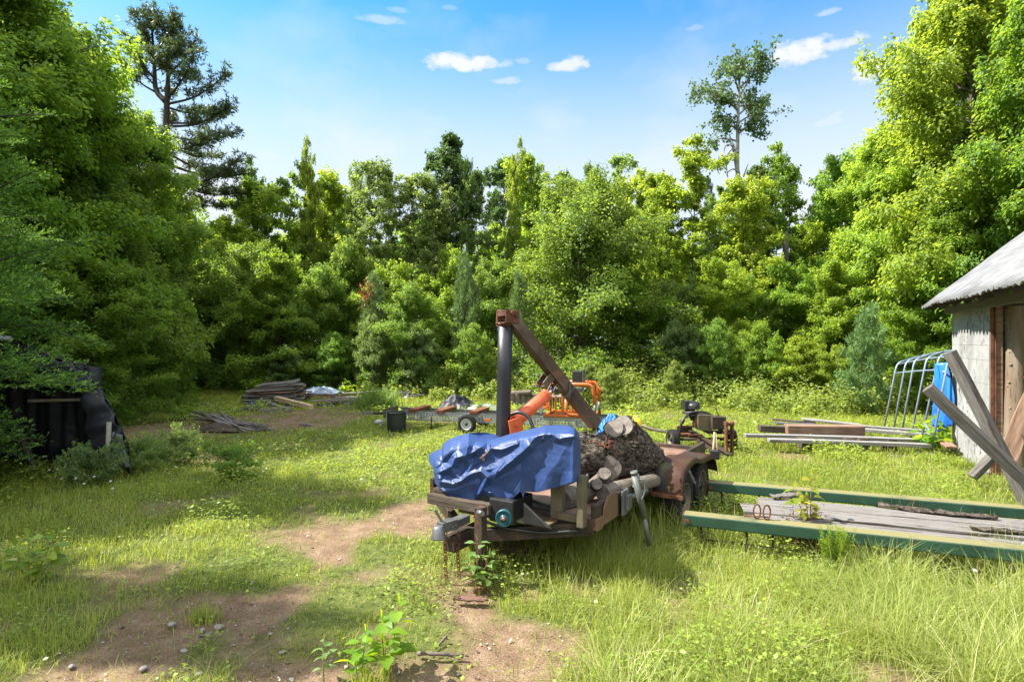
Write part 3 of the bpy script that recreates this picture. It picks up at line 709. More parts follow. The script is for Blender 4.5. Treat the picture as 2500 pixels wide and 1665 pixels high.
# the very tall thin aspen with its bare white stem
def tall_aspen():
    Y = 23.0; X = (1800 - 1250) / F * Y
    t = thing('aspen_tree', (X, Y, 0), 'very tall thin aspen with a bare white stem and small open crown', 'tree')
    rng = np.random.default_rng(9)
    def q(px, py, dy=0): return np.array([(px - 1800) / F * Y, dy, CAMH + (HOR - py) / F * Y])
    mb = MB()
    stem = curve([(0.05, 0, 0), q(1806, 700), q(1802, 520), q(1800, 420), q(1801, 330), q(1803, 250), q(1806, 190), q(1812, 150)], 5)
    mb.tube(stem, list(np.linspace(0.13, 0.02, len(stem))), 10)
    limbs = [((1801, 345), (1755, 330)), ((1801, 330), (1845, 305)), ((1802, 300), (1745, 285)), ((1800, 270), (1720, 250)), ((1800, 265), (1690, 235)), ((1803, 280), (1870, 245)), ((1803, 260), (1880, 262)),
             ((1804, 240), (1850, 170)), ((1804, 225), (1760, 195)), ((1806, 215), (1865, 180)), ((1804, 235), (1715, 212)), ((1808, 185), (1780, 155)), ((1808, 180), (1845, 160)), ((1803, 300), (1850, 290)), ((1802, 315), (1770, 310)), ((1811, 170), (1815, 142)), ((1805, 205), (1795, 165)), ((1804, 250), (1850, 225)), ((1803, 320), (1840, 325)), ((1803, 270), (1760, 255))]
    T0, T1 = [], []
    for (a, b) in limbs:
        p0 = q(*a); p1 = q(*b, rng.uniform(-.9, .9)); L = np.linalg.norm(p1 - p0)
        c = [np.array(v) for v in curve([p0, (p0 + p1) / 2 + np.array([0, 0, .12 * L]), p1], 5)]
        mb.tube(c, list(np.linspace(.045, .01, len(c))), 5, cap=False)
        for k in range(9):
            s = rng.uniform(.3, 1); o = along(c, min(s, .999)); d = rng.normal(0, 1, 3) * np.array([1, 1, .8]); d = d / np.linalg.norm(d) + (p1 - p0) / L * .6
            T0.append(o); T1.append(o + d * rng.uniform(.25, .6))
            mb.tube([T0[-1], T1[-1]], [.012, .004], 3, cap=False)
    T0 = np.array(T0); T1 = np.array(T1); n = 5200
    i = rng.integers(0, len(T0), n); s = rng.uniform(.3, 1.1, n)[:, None]
    pos = T0[i] + (T1 - T0)[i] * s + rng.normal(0, .09, (n, 3))
    D = rng.normal(0, .5, (n, 3)) + np.array([0, 0, -.7]); L = rng.uniform(.08, .14, n)
    V, Fc = leaf_quads(pos, D, rng.normal(0, 1, (n, 3)), L, L * .85)
    mb.build('trunk', BARK_W, t)
    link('crown', fast_mesh('crown', V, Fc, [ASPEN], False, {'rnd': rng.random(n)}), t)
    # the dead leaning stub beside it
    s = thing('dead_tree', (q(1795, 800)[0] + X, Y - .4, 0), 'bare dead stub with hooked drooping twigs beside the very tall aspen', 'dead tree')
    d = MB()
    def r(px, py, dy=0): v = q(px, py, dy); v[0] -= q(1795, 800)[0]; return v
    d.tube(curve([(0, 0, 0), r(1797, 500), r(1793, 440), r(1787, 400), r(1780, 365), r(1772, 360)], 4), list(np.linspace(.12, .05, 21)), 8)
    for pts in ([(1780, 366), (1766, 362), (1760, 376), (1762, 400), (1756, 412)], [(1785, 395), (1768, 385), (1750, 400), (1742, 425), (1748, 432)], [(1776, 372), (1764, 392), (1768, 425), (1766, 440)], [(1793, 430), (1780, 420), (1768, 430), (1770, 450)], [(1803, 440), (1812, 420), (1820, 404)]):
        d.tube(curve([r(a, b, .1 * (k % 3 - 1)) for k, (a, b) in enumerate(pts)], 4), list(np.linspace(.035, .012, (len(pts) - 1) * 4 + 1)), 5)
    d.build('trunk', BARK_W, s)
tall_aspen()
def snag():
    Y = 21.0; X = (1919 - 1250) / F * Y; zt = CAMH + (HOR - 562) / F * Y
    s = thing('dead_tree', (X, Y, 0), 'broken bare grey trunk standing like a post in the wood at the right', 'dead tree')
    d = MB(); d.tube([(0, 0, 0), (.03, 0, zt * .4), (-.02, 0, zt * .8), (0.0, 0, zt - .15)], [.16, .13, .11, .10], 10)
    d.tube([(0.03, 0, zt - .2), (.05, 0, zt)], [.08, .02], 6)
    d.build('trunk', BARK, s)
snag()

# the firs at the left whose boughs hang in front of the tarp shelter
def fir(label, X, Y, H, R, seed, base=0.05, whorls=15, gap=None):
    t = thing('fir_tree', (X, Y, 0), label, 'fir tree')
    rng = np.random.default_rng(seed); mb = MB()
    mb.tube([(0, 0, H * i / 6) for i in range(7)], [max(.01, .11 * (1 - .95 * i / 6)) for i in range(7)], 9)
    SP, SD, SL = [], [], []
    for i in range(whorls):
        tt = (i + .3 * rng.random()) / whorls; z = (base + (1 - base) * tt) * H
        for j in range(6):
            az = 2 * PI * (j + rng.random() * .6) / 6 + i * .9
            ln = R * (.1 + (1 - tt) ** .8) * rng.uniform(.75, 1.12)
            if gap: ln *= gap(tt, az)
            c = branch_curve(np.array([0, 0, z]), az, rad(rng.uniform(-2, 22) + 30 * tt), ln, rng.uniform(.05, .35), rng, 6, .03)
            mb.tube(c, [max(.004, .022 * (1 - .85 * k / 6)) for k in range(7)], 5, cap=False)
            n = int(ln / .085)
            for k in range(1, n):
                s = k / n
                if s < .2: continue
                p = along(c, s); d = along(c, min(1, s + .05)) - along(c, max(0, s - .05)); d /= np.linalg.norm(d)
                sv = np.cross(d, [0, 0, 1.]); sv /= np.linalg.norm(sv)
                for sg in (-1, 1):
                    l = .44 * ln * (1.02 - s) ** .9 * rng.uniform(.8, 1.15) + .06
                    e = d * .72 + sv * sg * .75 + np.array([0, 0, rng.normal(.10, .30)]); e /= np.linalg.norm(e)
                    SP.append(p); SD.append(e); SL.append(l)
                    m = int(l / .075)
                    for q in range(1, m):
                        f = q / m; pp = p + e * l * f
                        for s2 in (-1, 1):
                            if rng.random() < .25: continue
                            g = e * .75 + np.cross(e, [0, 0, 1.]) * s2 * .65 + np.array([0, 0, rng.normal(.08, .30)]); g /= np.linalg.norm(g)
                            SP.append(pp); SD.append(g); SL.append(min(.16, .42 * l * (1.05 - f)) + .03)
            SP.append(along(c, .8)); SD.append(c[-1] - c[-2]); SL.append(.25 * ln)
    SP = np.array(SP); SD = unit(np.array(SD)); SL = np.array(SL)
    per = 60
    cnt = np.maximum(4, (SL * per * 1.0).astype(int)); idx = np.repeat(np.arange(len(SP)), cnt)
    n = len(idx); s = rng.random(n)
    pos = SP[idx] + SD[idx] * (SL[idx] * s)[:, None]
    sv = unit(np.cross(SD[idx], np.array([0, 0, 1.]))); ang = rng.uniform(-.5, PI + .5, n)
    rr = sv * np.cos(ang)[:, None] + np.array([0, 0, .75]) * np.sin(ang)[:, None]
    D = SD[idx] * .75 + rr * .8
    V, Fc = leaf_quads(pos, D, np.array([0, 0, 1.]) + rng.normal(0, .4, (n, 3)), rng.uniform(.040, .062, n), np.full(n, .0135), 0)
    r = np.clip(.10 + .80 * (s > .52) * (SL[idx] < .24) + rng.normal(0, .12, n), 0, 1)
    mb.build('trunk', BARK_D, t)
    link('crown', fast_mesh('crown', V, Fc, [FIR], False, {'rnd': r}), t)
fir('dark fir at the left edge with flat boughs hanging over the black tarp shelter', -7.6, 6.9, 7.4, 2.7, 31, .05, 22, lambda t, a: .62 if t < .13 else 1.0)
fir('small fir with pale green tips in front of the black tarp shelter', -7.0, 6.0, 1.95, 1.62, 32, .03, 8)
# ------------------------------------------------------------------ ground, worn path, grass and low growth
def seg_d(x, y, a, b):
    ax, ay = a[0], a[1]; dx, dy = b[0] - ax, b[1] - ay
    t = np.clip(((x - ax) * dx + (y - ay) * dy) / (dx * dx + dy * dy), 0, 1)
    return np.hypot(x - ax - t * dx, y - ay - t * dy)
PATH = [G(*p) for p in ((430, 1720), (540, 1610), (660, 1500), (760, 1400), (840, 1330), (930, 1268), (1040, 1225))]
BARE = [(G(1120, 1500), .50, .40), (G(1240, 1600), .46, .40), (G(1190, 1560), .55, .35), (G(1330, 1560), .30, .25), (G(1010, 1640), .42, .30), (G(1290, 1450), .22, .25), (G(700, 1300), .55, .30), (G(560, 1112), .55, .35), (G(690, 1030), 1.5, .55), (G(430, 1050), 1.2, .4), (G(760, 1010), 1.1, .4),
        (G(300, 1600), .5, .3), (G(160, 1640), .5, .25), (G(720, 1600), .55, .30), (G(560, 1500), .40, .2), (G(900, 1560), .4, .25), (G(1010, 1290), .5, .2), (G(1750, 1200), .5, .2), (G(1820, 1500), .25, .2), (G(1420, 1420), .3, .25), (G(2150, 1650), .35, .2), (G(800, 940 + 60), .8, .3)]
def dirt(x, y):
    n = fbm(x, y, 0.55, 3, 5) - 0.5
    d = np.zeros_like(x)
    for i in range(len(PATH) - 1):
        q = seg_d(x, y, PATH[i], PATH[i + 1])
        d = np.maximum(d, .90 - q / (0.46 - .03 * i))
    for (c, r, s) in BARE:
        q = np.hypot(x - c.x, y - c.y) / r
        d = np.maximum(d, (1 - q) * 1.2 + s)
    d = np.clip(d, 0, 1.1)
    # thin turf all over the shaded foreground at the left
    thin = np.clip(1.0 - np.abs(y - 3.2) / 1.6, 0, 1) * np.clip((0.9 - x) / 1.2, 0, 1) * 0.50
    return np.clip((np.maximum(d * 0.95, thin) + n * 2.3 - 0.24) * 1.7, 0, 1)
def relief(x, y):
    r = (fbm(x, y, 2.2, 21, 3) - .5) * .06 + (fbm(x, y, .35, 5, 3) - .5) * .025
    return r - dirt(x, y) * .015 + np.clip((np.hypot(x, y) - 60) / 60, 0, 1) * 0.0
def axis_pts(lim, fine, fs, grow):
    a = list(np.arange(-fine, fine + 1e-6, fs)); s = fs
    while a[-1] < lim: s *= grow; a.append(a[-1] + s)
    s = fs
    while a[0] > -lim: s *= grow; a.insert(0, a[0] - s)
    return np.array(a)
gx = axis_pts(900, 5.0, .035, 1.16); gy = axis_pts(900, 3.2, .035, 1.16) + 4.8
GX, GY = np.meshgrid(gx, gy)
gv = np.stack([GX.ravel(), GY.ravel(), relief(GX.ravel(), GY.ravel())], 1)
ny, nx = GX.shape
ii = (np.arange(ny - 1)[:, None] * nx + np.arange(nx - 1)[None, :]).ravel()
gf = np.stack([ii, ii + 1, ii + nx + 1, ii + nx], 1)
def ground_mat():
    m, N, L = nodes_of('soil')
    out = N.new('ShaderNodeOutputMaterial'); b = N.new('ShaderNodeBsdfPrincipled'); L.new(b.outputs[0], out.inputs[0])
    tc = N.new('ShaderNodeTexCoord'); v = tc.outputs['Object']
    at = N.new('ShaderNodeAttribute'); at.attribute_name = 'dirt'
    sand = ramp(N, L, add_noise(N, L, v, 5, 8, .7), [(.25, (.088, .056, .036)), (.5, (.17, .113, .073)), (.75, (.27, .195, .134))])
    grit = ramp(N, L, add_noise(N, L, v, 90, 3, .6), [(.35, (.45, .45, .45)), (.62, (1.25, 1.22, 1.18))])
    sand = mixc(N, L, .75, sand, grit, 'MULTIPLY')
    vor = N.new('ShaderNodeTexVoronoi'); vor.inputs['Scale'].default_value = 42; L.new(v, vor.inputs['Vector'])
    peb = ramp(N, L, vor.outputs['Distance'], [(.10, (1, 1, 1)), (.20, (0, 0, 0))])
    pm = mixc(N, L, ramp(N, L, add_noise(N, L, v, 9, 3), [(.52, (0, 0, 0)), (.62, (1, 1, 1))]), (0, 0, 0), peb)
    sand = mixc(N, L, pm, sand, (.33, .29, .25))
    turf = ramp(N, L, add_noise(N, L, v, 14, 8, .7), [(.28, (.030, .038, .010)), (.5, (.075, .095, .022)), (.74, (.15, .14, .055))])
    col = mixc(N, L, at.outputs['Fac'], turf, sand)
    L.new(col, b.inputs['Base Color']); b.inputs['Roughness'].default_value = .95; b.inputs['Specular IOR Level'].default_value = .15
    bp = N.new('ShaderNodeBump'); bp.inputs['Strength'].default_value = .8; bp.inputs['Distance'].default_value = .012
    L.new(add_noise(N, L, v, 55, 6, .75), bp.inputs['Height']); L.new(bp.outputs[0], b.inputs['Normal'])
    return m
gm = fast_mesh('ground', gv, gf, [ground_mat()], True, None, {'dirt': dirt(gv[:, 0], gv[:, 1])})
tag(link('ground', gm), kind='structure')

GRASS = leaf_mat('grass_blade', (0.12, 0.18, 0.020), (0.36, 0.39, 0.085), (0.52, 0.58, 0.06), 0.44, objvar=0.0, straw=(.46, .40, .22), rough=.5, spec=.3)
HAY = leaf_mat('tall_grass_blade', (0.13, 0.195, 0.030), (0.38, 0.40, 0.13), (0.48, 0.54, 0.08), 0.42, objvar=0.0, straw=(.50, .44, .27), rough=.5, spec=.3)
WEED = leaf_mat('weed_leaf', (0.10, 0.185, 0.022), (0.27, 0.34, 0.055), (0.46, 0.55, 0.05), 0.44, objvar=0.0, rough=.42, spec=.4)
def sample_ground(n, y0, y1, pw, rng, side=1.02, pad=1.2):
    """points of the view, thinned with distance as p ~ y**pw"""
    u = rng.random(n); k = pw + 1
    y = (y0 ** k + u * (y1 ** k - y0 ** k)) ** (1 / k)
    x = rng.uniform(-1, 1, n) * (y * side + pad)
    return x, y
def blades(x, y, h, wd, rng, lean=.35, seg=2):
    n = len(x); z = relief(x, y)
    az = rng.uniform(0, 2 * PI, n); ln = np.abs(rng.normal(0, lean, n)) + .08
    d = np.stack([np.cos(az), np.sin(az), np.zeros(n)], 1); s = np.stack([-np.sin(az), np.cos(az), np.zeros(n)], 1)
    tw = rng.uniform(-1, 1, n)[:, None]; s = unit(s + d * tw)
    o = np.stack([x, y, z - .01], 1); h = h[:, None]; ln = ln[:, None]; hw = wd[:, None] / 2
    up = np.array([0, 0, 1.])
    def at(t): return o + up * h * (t - .28 * ln * t * t) + d * h * ln * t ** 1.9
    if seg == 2:
        V = np.stack([o - s * hw, o + s * hw, at(.55) - s * hw * .8, at(.55) + s * hw * .8, at(1.)], 1)
        b = np.arange(n, dtype=np.int32)[:, None] * 5
        return V.reshape(-1, 3), [b + np.array([[0, 1, 3, 2]]), b + np.array([[2, 3, 4]])]
    V = np.stack([o - s * hw, o + s * hw, at(.35) - s * hw * .9, at(.35) + s * hw * .9, at(.7) - s * hw * .65, at(.7) + s * hw * .65, at(1.)], 1)
    b = np.arange(n, dtype=np.int32)[:, None] * 7
    return V.reshape(-1, 3), [b + np.array([[0, 1, 3, 2]]), b + np.array([[2, 3, 5, 4]]), b + np.array([[4, 5, 6]])]
def pxof(x, y): return 1250 + F * x / y
def sstep(v, a, b):
    t = np.clip((v - a) / (b - a), 0, 1); return t * t * (3 - 2 * t)
def turf():
    rng = np.random.default_rng(11)
    x, y = sample_ground(620000, 2.6, 24, -.35, rng)
    g = 1 - dirt(x, y)
    clump = fbm(x, y, .30, 41, 3); patch = fbm(x, y, 1.6, 57, 3)
    keep = rng.random(len(x)) < np.clip(g ** 1.3 * (.25 + 1.5 * np.clip(clump - .25, 0, 1)), .12, 1)
    x, y, clump, patch = x[keep], y[keep], clump[keep], patch[keep]
    px = pxof(x, y)
    tall = sstep(px, 1050, 1500) * (1 - sstep(y, 4.6, 6.5))
    edge = sstep(y, 15, 20)
    left = (1 - sstep(px, 200, 700)) * (1 - sstep(y, 6.5, 9))
    h = .055 + .07 * np.clip(clump - .2, 0, 1) + .09 * np.clip(patch - .45, 0, 1) + .10 * tall + .10 * edge + .05 * left + .05 * sstep(px, 1500, 1800) * sstep(y, 5, 7)
    h *= rng.uniform(.5, 1.35, len(x)) * (1 - .35 * dirt(x, y))
    wd = np.maximum(.0035, .00095 * y) * rng.uniform(.7, 1.3, len(x))
    V, Fc = blades(x, y, h * .88, wd, rng, .8)
    r = np.clip(.02 + .8 * fbm(x, y, .9, 71, 3) + rng.normal(0, .21, len(x)), 0, 1)
    tag(link('grass', fast_mesh('grass', V, Fc, [GRASS], False, {'rnd': np.tile(r, 2)})), 'short green grass of the clearing', 'grass', kind='stuff')
    # long bent grass at the right, along the beams and under the trailer
    n = 120000
    x, y = sample_ground(n, 2.6, 7.5, -.2, rng, .98, .4)
    px = pxof(x, y); c = fbm(x, y, .45, 91, 3)
    p = sstep(px, 1250, 1480) * (1 - sstep(y, 4.7, 6.2) * .93)
    p = np.maximum(p, .5 * sstep(px, 980, 1050) * (1 - sstep(px, 1300, 1400)) * sstep(y, 3.9, 4.2) * (1 - sstep(y, 4.6, 5)))
    p = np.maximum(p, .05 * (1 - sstep(px, 100, 700)))
    p *= np.clip(.15 + 1.9 * (c - .3), 0.02, 1) * (1 - .9 * dirt(x, y))
    k = rng.random(n) < p; x, y, c = x[k], y[k], c[k]; px = px[k]
    h = (.13 + .34 * np.clip(c - .3, 0, 1) + .10 * sstep(px, 1900, 2400)) * rng.uniform(.5, 1.45, len(x)) * np.where(px < 900, .6, 1)
    V, Fc = blades(x, y, h, rng.uniform(.0026, .0055, len(x)), rng, 1.0, 3)
    r = np.clip(.2 + .6 * fbm(x, y, .5, 77, 3) + rng.normal(0, .22, len(x)), 0, 1)
    tag(link('tall_grass', fast_mesh('tall_grass', V, Fc, [HAY], False, {'rnd': np.tile(r, 3)})), 'long bent grass of the right foreground', 'grass', kind='stuff')
    # clover, strawberry and other small broad leaves between the blades
    n = 170000
    x, y = sample_ground(n, 2.8, 16, -.6, rng)
    px = pxof(x, y); c = fbm(x, y, .7, 133, 4)
    p = .10 + .9 * sstep(c, .47, .62)
    p *= np.where((px > 1400) & (y > 5.5) & (y < 11), 1.0, .55) * (1 - dirt(x, y)) * np.where((px < 700) & (y < 9), 1.1, 1)
    k = rng.random(n) < p; x, y, c = x[k], y[k], c[k]; n = len(x)
    hh = rng.uniform(.02, .11, n) * (1 + 1.2 * sstep(c, .55, .7))
    pos = np.stack([x, y, relief(x, y) + hh], 1)
    az = rng.uniform(0, 2 * PI, n); D = np.stack([np.cos(az), np.sin(az), rng.normal(.1, .25, n)], 1)
    L = np.maximum(.022, .0045 * y) * rng.uniform(.7, 1.6, n)
    V, Fc = leaf_quads(pos, D, np.array([0, 0, 1.]) + rng.normal(0, .3, (n, 3)), L, L * .75)
    tag(link('ground_cover', fast_mesh('ground_cover', V, Fc, [WEED], False, {'rnd': np.clip(.1 + .8 * c + rng.normal(0, .2, n), 0, 1)})), 'small broad leaved weeds among the grass', 'weeds', kind='stuff')
    # brambles, ferns and canes along the edge of the wood
    canes = []
    rg = np.random.default_rng(19)
    n = 5200
    y = rg.uniform(13.5, 24, n); x = rg.uniform(-1, 1, n) * (y * 1.0 + 1)
    px = pxof(x, y)
    front = np.interp(px, [0, 450, 620, 760, 950, 1100, 1300, 1420, 1600, 1750, 1900, 2050, 2200, 2400], [13, 20, 20.5, 19.8, 18.0, 17.2, 16.6, 15.2, 14.6, 14.2, 13.8, 12.8, 11.6, 11])
    dd = y - front
    k = (dd > rg.uniform(-.8, 1.2, n)) & (fbm(x, y, 1.3, 201, 3) > .34)
    x, y, px, dd = x[k], y[k], px[k], dd[k]
    hh = (.35 + .55 * np.clip(dd / 2.5, 0, 1)) * rg.uniform(.5, 1.25, len(x)) * np.where((px > 1380) & (px < 1660), 1.25, 1)
    m = 64
    tt = np.tile(np.linspace(.15, 1, m), len(x)); X = np.repeat(x, m); Y = np.repeat(y, m); Hh = np.repeat(hh, m)
    az0 = np.repeat(rg.uniform(0, 2 * PI, len(x)), m)
    a = rg.uniform(0, 2 * PI, len(X)); rr = Hh * .42 * (1.15 - .8 * tt) * rg.random(len(X)) ** .6
    pos = np.stack([X + np.cos(a) * rr + np.cos(az0) * Hh * .25 * tt ** 2, Y + np.sin(a) * rr + np.sin(az0) * Hh * .25 * tt ** 2, Hh * tt + rg.normal(0, .03, len(X))], 1)
    D = np.stack([np.cos(a), np.sin(a), rg.normal(-.1, .35, len(X))], 1)
    L = rg.uniform(.045, .10, len(X)) * np.where(Y > 17, 1.15, 1)
    V, Fc = leaf_quads(pos, D, np.array([0, 0, 1.]) + rg.normal(0, .45, (len(X), 3)), L, L * .7)
    r = np.clip(np.repeat(rg.random(len(x)), m) * .6 + rg.random(len(X)) * .4, 0, 1)
    tag(link('undergrowth', fast_mesh('undergrowth', V, Fc, [BRAMBLE], False, {'rnd': r})), 'pale brambles and ferns along the edge of the wood', 'undergrowth', kind='stuff')
    # dry leaves, chips of bark and grit
    n = 17000
    x, y = sample_ground(n, 2.6, 9, -.8, rng)
    d = dirt(x, y); k = rng.random(n) < (.06 + .7 * d) * np.where(fbm(x, y, .4, 301, 2) > .5, 1, .35); x, y = x[k], y[k]; n = len(x)
    pos = np.stack([x, y, relief(x, y) + .006], 1); az = rng.uniform(0, 2 * PI, n)
    L = rng.lognormal(-4.45, .45, n) * 1.2
    V, Fc = leaf_quads(pos, np.stack([np.cos(az), np.sin(az), rng.normal(.1, .25, n)], 1), np.array([0, 0, 1.]) + rng.normal(0, .35, (n, 3)), L, L * rng.uniform(.3, .9, n), .2)
    LIT = leaf_mat('dry_litter', (.09, .06, .045), (.45, .40, .34), (.2, .15, .1), .1, objvar=0)
    tag(link('leaf_litter', fast_mesh('leaf_litter', V, Fc, [LIT], False, {'rnd': rng.random(n) ** 1.6})), 'dry leaves and bark chips on the bare soil', 'litter', kind='stuff')
turf()
# ------------------------------------------------------------------ materials of the things
W_GREY = worn('weathered_wood', [(.15, .13, .115), (.30, .275, .25), (.44, .41, .385)], 4, .9, 0, .9, 22, (.8, 9, 9), patch=((.06, .045, .035), 2.2, .60, .08), spec=.2)
W_PALE = worn('pale_old_wood', [(.20, .18, .165), (.33, .305, .285), (.43, .41, .39)], 4, .9, 0, 1.0, 22, (.7, 10, 10), patch=[((.06, .048, .04), 2.0, .56, .05), ((.05, .04, .034), 5, .60, .03)], spec=.2)
W_TIMB = worn('grey_brown_timber', [(.085, .075, .066), (.18, .165, .15), (.29, .275, .255)], 4, .95, 0, .9, 22, (.8, 9, 9), patch=((.05, .038, .03), 2.2, .58, .08), spec=.15)
W_WHITE = worn('bleached_wood', [(.28, .26, .24), (.44, .42, .40), (.56, .54, .52)], 4, .9, 0, .9, 22, (.7, 10, 10), patch=((.12, .10, .085), 2.0, .58, .05), spec=.2)
W_TAN = worn('tan_wood', [(.30, .21, .12), (.45, .34, .22), (.55, .44, .31)], 4, .85, 0, .6, 22, (.8, 8, 8), spec=.2)
W_DARK = worn('dark_old_wood', [(.045, .033, .026), (.10, .078, .06), (.16, .13, .105)], 4, .95, 0, .9, 22, (.8, 8, 8), spec=.15)
W_BROWN = worn('brown_board', [(.10, .06, .04), (.20, .125, .085), (.28, .19, .14)], 4, .9, 0, .7, 22, (.8, 8, 8), spec=.2)
RUST = worn('rusty_steel', [(.045, .020, .012), (.12, .045, .024), (.20, .085, .045)], 9, .85, .15, .5, 60, patch=((.05, .04, .035), 4, .55, .1))
STEEL_D = worn('dark_rusty_steel', [(.018, .014, .012), (.045, .032, .024), (.085, .052, .034)], 6, .7, .3, .4, 50, patch=((.13, .055, .03), 5, .58, .08))
BOOM_M = worn('brown_steel', [(.035, .024, .018), (.085, .058, .042), (.14, .10, .076)], 5, .55, .35, .35, 40, patch=((.16, .075, .04), 4, .58, .08))
BLACK = worn('black_paint', [(.010, .010, .011), (.022, .022, .024)], 8, .42, .0, .15, 50, spec=.5)
MASTM = worn('worn_black_pipe', [(.012, .013, .018), (.030, .031, .038), (.055, .055, .06)], 3, .42, .2, .25, 50, (1, 1, .35), patch=((.10, .09, .085), 14, .66, .1), spec=.5)
RUBBER = worn('old_rubber', [(.012, .012, .012), (.035, .034, .032)], 12, .9, 0, .4, 60, spec=.25)
GALV = worn('galvanised_steel', [(.15, .155, .16), (.26, .265, .27), (.36, .365, .37)], 7, .45, .55, .15, 40)
RIMM = worn('dull_rim', [(.16, .15, .10), (.28, .265, .20)], 8, .5, .3, .2, 30, patch=((.20, .10, .05), 6, .6, .08))
WHITE = worn('white_plastic', [(.62, .63, .65), (.78, .79, .80)], 6, .5, 0, .1, 30)
RED = worn('red_paint', [(.42, .055, .018), (.58, .095, .03), (.66, .16, .06)], 4, .42, 0, .12, 40, (1, 1, 1), patch=((.20, .06, .03), 7, .64, .06), spec=.5)
ORANGE = worn('orange_paint', [(.38, .075, .010), (.50, .115, .018)], 5, .4, 0, .1, 40, patch=((.30, .10, .03), 8, .66, .05), spec=.5)
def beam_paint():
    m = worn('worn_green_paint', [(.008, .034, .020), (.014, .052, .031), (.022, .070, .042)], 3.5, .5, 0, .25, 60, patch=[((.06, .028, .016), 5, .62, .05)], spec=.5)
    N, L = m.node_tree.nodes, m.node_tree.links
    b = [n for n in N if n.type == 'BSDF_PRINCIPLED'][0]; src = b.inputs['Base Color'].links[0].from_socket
    g = N.new('ShaderNodeNewGeometry'); sx = N.new('ShaderNodeSeparateXYZ'); L.new(g.outputs['Normal'], sx.inputs[0])     # sunlit yellow painted into the colour of upward faces, broken up by noise
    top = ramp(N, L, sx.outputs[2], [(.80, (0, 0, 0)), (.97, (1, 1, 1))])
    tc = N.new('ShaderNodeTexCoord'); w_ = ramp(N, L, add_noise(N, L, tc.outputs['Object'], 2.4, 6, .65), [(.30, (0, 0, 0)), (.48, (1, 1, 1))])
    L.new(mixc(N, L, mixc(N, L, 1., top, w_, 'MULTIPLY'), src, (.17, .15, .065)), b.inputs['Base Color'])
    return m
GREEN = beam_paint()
FEND = worn('fender_paint', [(.026, .012, .008), (.048, .021, .013), (.055, .043, .020)], 4, .6, .1, .35, 50, patch=[((.025, .028, .038), 6, .53, .06), ((.07, .066, .025), 3, .56, .12)], spec=.2)
GREENY = worn('grey_green_steel', [(.17, .19, .17), (.27, .29, .26)], 6, .5, .4, .2, 40)
OLIVE = worn('olive_tank', [(.07, .06, .035), (.13, .11, .07)], 6, .6, .1, .3, 40, patch=((.16, .07, .035), 5, .56, .08))
VINYL = worn('blue_vinyl', [(.013, .035, .125), (.018, .045, .15), (.026, .056, .165)], 3, .50, 0, .12, 25, patch=[((.035, .05, .10), 2.2, .58, .2), ((.10, .09, .08), 9, .70, .1)], spec=.45, bdist=.004)
BLUE_T = worn('blue_tarp', [(.015, .12, .55), (.03, .19, .70)], 6, .35, 0, .15, 25, spec=.5)
BLUE_P = worn('pale_blue_tarp', [(.12, .20, .38), (.30, .38, .52), (.5, .56, .65)], 4, .45, 0, .2, 25)
BLK_T = worn('black_sheet', [(.010, .011, .016), (.030, .032, .042)], 5, .50, 0, .15, 20, patch=((.07, .08, .10), 5, .60, .12), spec=.3)
SILV_T = worn('silver_sheet', [(.25, .26, .28), (.5, .51, .53), (.62, .63, .65)], 5, .4, 0, .2, 25, patch=((.04, .04, .05), 2.5, .52, .05))
YELLOW = worn('yellow_plastic', [(.75, .50, .02), (.86, .62, .04)], 5, .35, 0, .05, 20)
CORR = worn('corrugated_roofing', [(.21, .21, .215), (.31, .31, .315), (.38, .38, .38)], 3, .5, .25, .1, 30, (3, .5, 1), patch=[((.12, .09, .075), 5, .62, .06), ((.11, .11, .11), 1.4, .50, .2)])
BARKM = worn('log_bark', [(.010, .008, .006), (.055, .043, .034), (.15, .125, .10), (.26, .225, .19)], 26, .95, 0, 1.0, 34, (1, 1, 1.3), patch=[((.012, .009, .007), 17, .56, .05), ((.30, .27, .23), 22, .64, .06)], spec=.1, bdist=.03)
LOGM = worn('old_grey_log', [(.10, .08, .062), (.22, .185, .15), (.34, .30, .255)], 5, .95, 0, .9, 18, (1, 1, 1), patch=((.09, .075, .045), 4, .6, .08), spec=.15, bdist=.02)
SKINNED = worn('debarked_post', [(.20, .135, .085), (.34, .255, .18), (.45, .37, .29)], 3, .8, 0, .6, 20, (6, 6, .7), patch=((.09, .055, .035), 5, .60, .06), spec=.25)
def ply_mat():
    m, N, L = nodes_of('peeling_plywood')
    out = N.new('ShaderNodeOutputMaterial'); b = N.new('ShaderNodeBsdfPrincipled'); L.new(b.outputs[0], out.inputs[0])
    tc = N.new('ShaderNodeTexCoord'); mp = N.new('ShaderNodeMapping'); mp.inputs['Scale'].default_value = (1, 1.3, .9); L.new(tc.outputs['Object'], mp.inputs[0]); v = mp.outputs[0]
    base = ramp(N, L, add_noise(N, L, v, 2.2, 7, .65), [(.3, (.17, .167, .163)), (.5, (.26, .257, .25)), (.7, (.33, .327, .32))])
    peel = ramp(N, L, add_noise(N, L, v, 9, 9, .72), [(.52, (0, 0, 0)), (.58, (1, 1, 1))])
    pf = mixc(N, L, ramp(N, L, add_noise(N, L, tc.outputs['Object'], 1.6, 3), [(.42, (0, 0, 0)), (.6, (1, 1, 1))]), (0, 0, 0), peel)
    col = mixc(N, L, pf, base, (.055, .05, .046))
    L.new(col, b.inputs['Base Color']); b.inputs['Roughness'].default_value = .85
    bp = N.new('ShaderNodeBump'); bp.inputs['Strength'].default_value = .3; bp.inputs['Distance'].default_value = .01
    L.new(add_noise(N, L, v, 25, 6, .7), bp.inputs['Height']); L.new(bp.outputs[0], b.inputs['Normal'])
    return m
PLY = ply_mat()
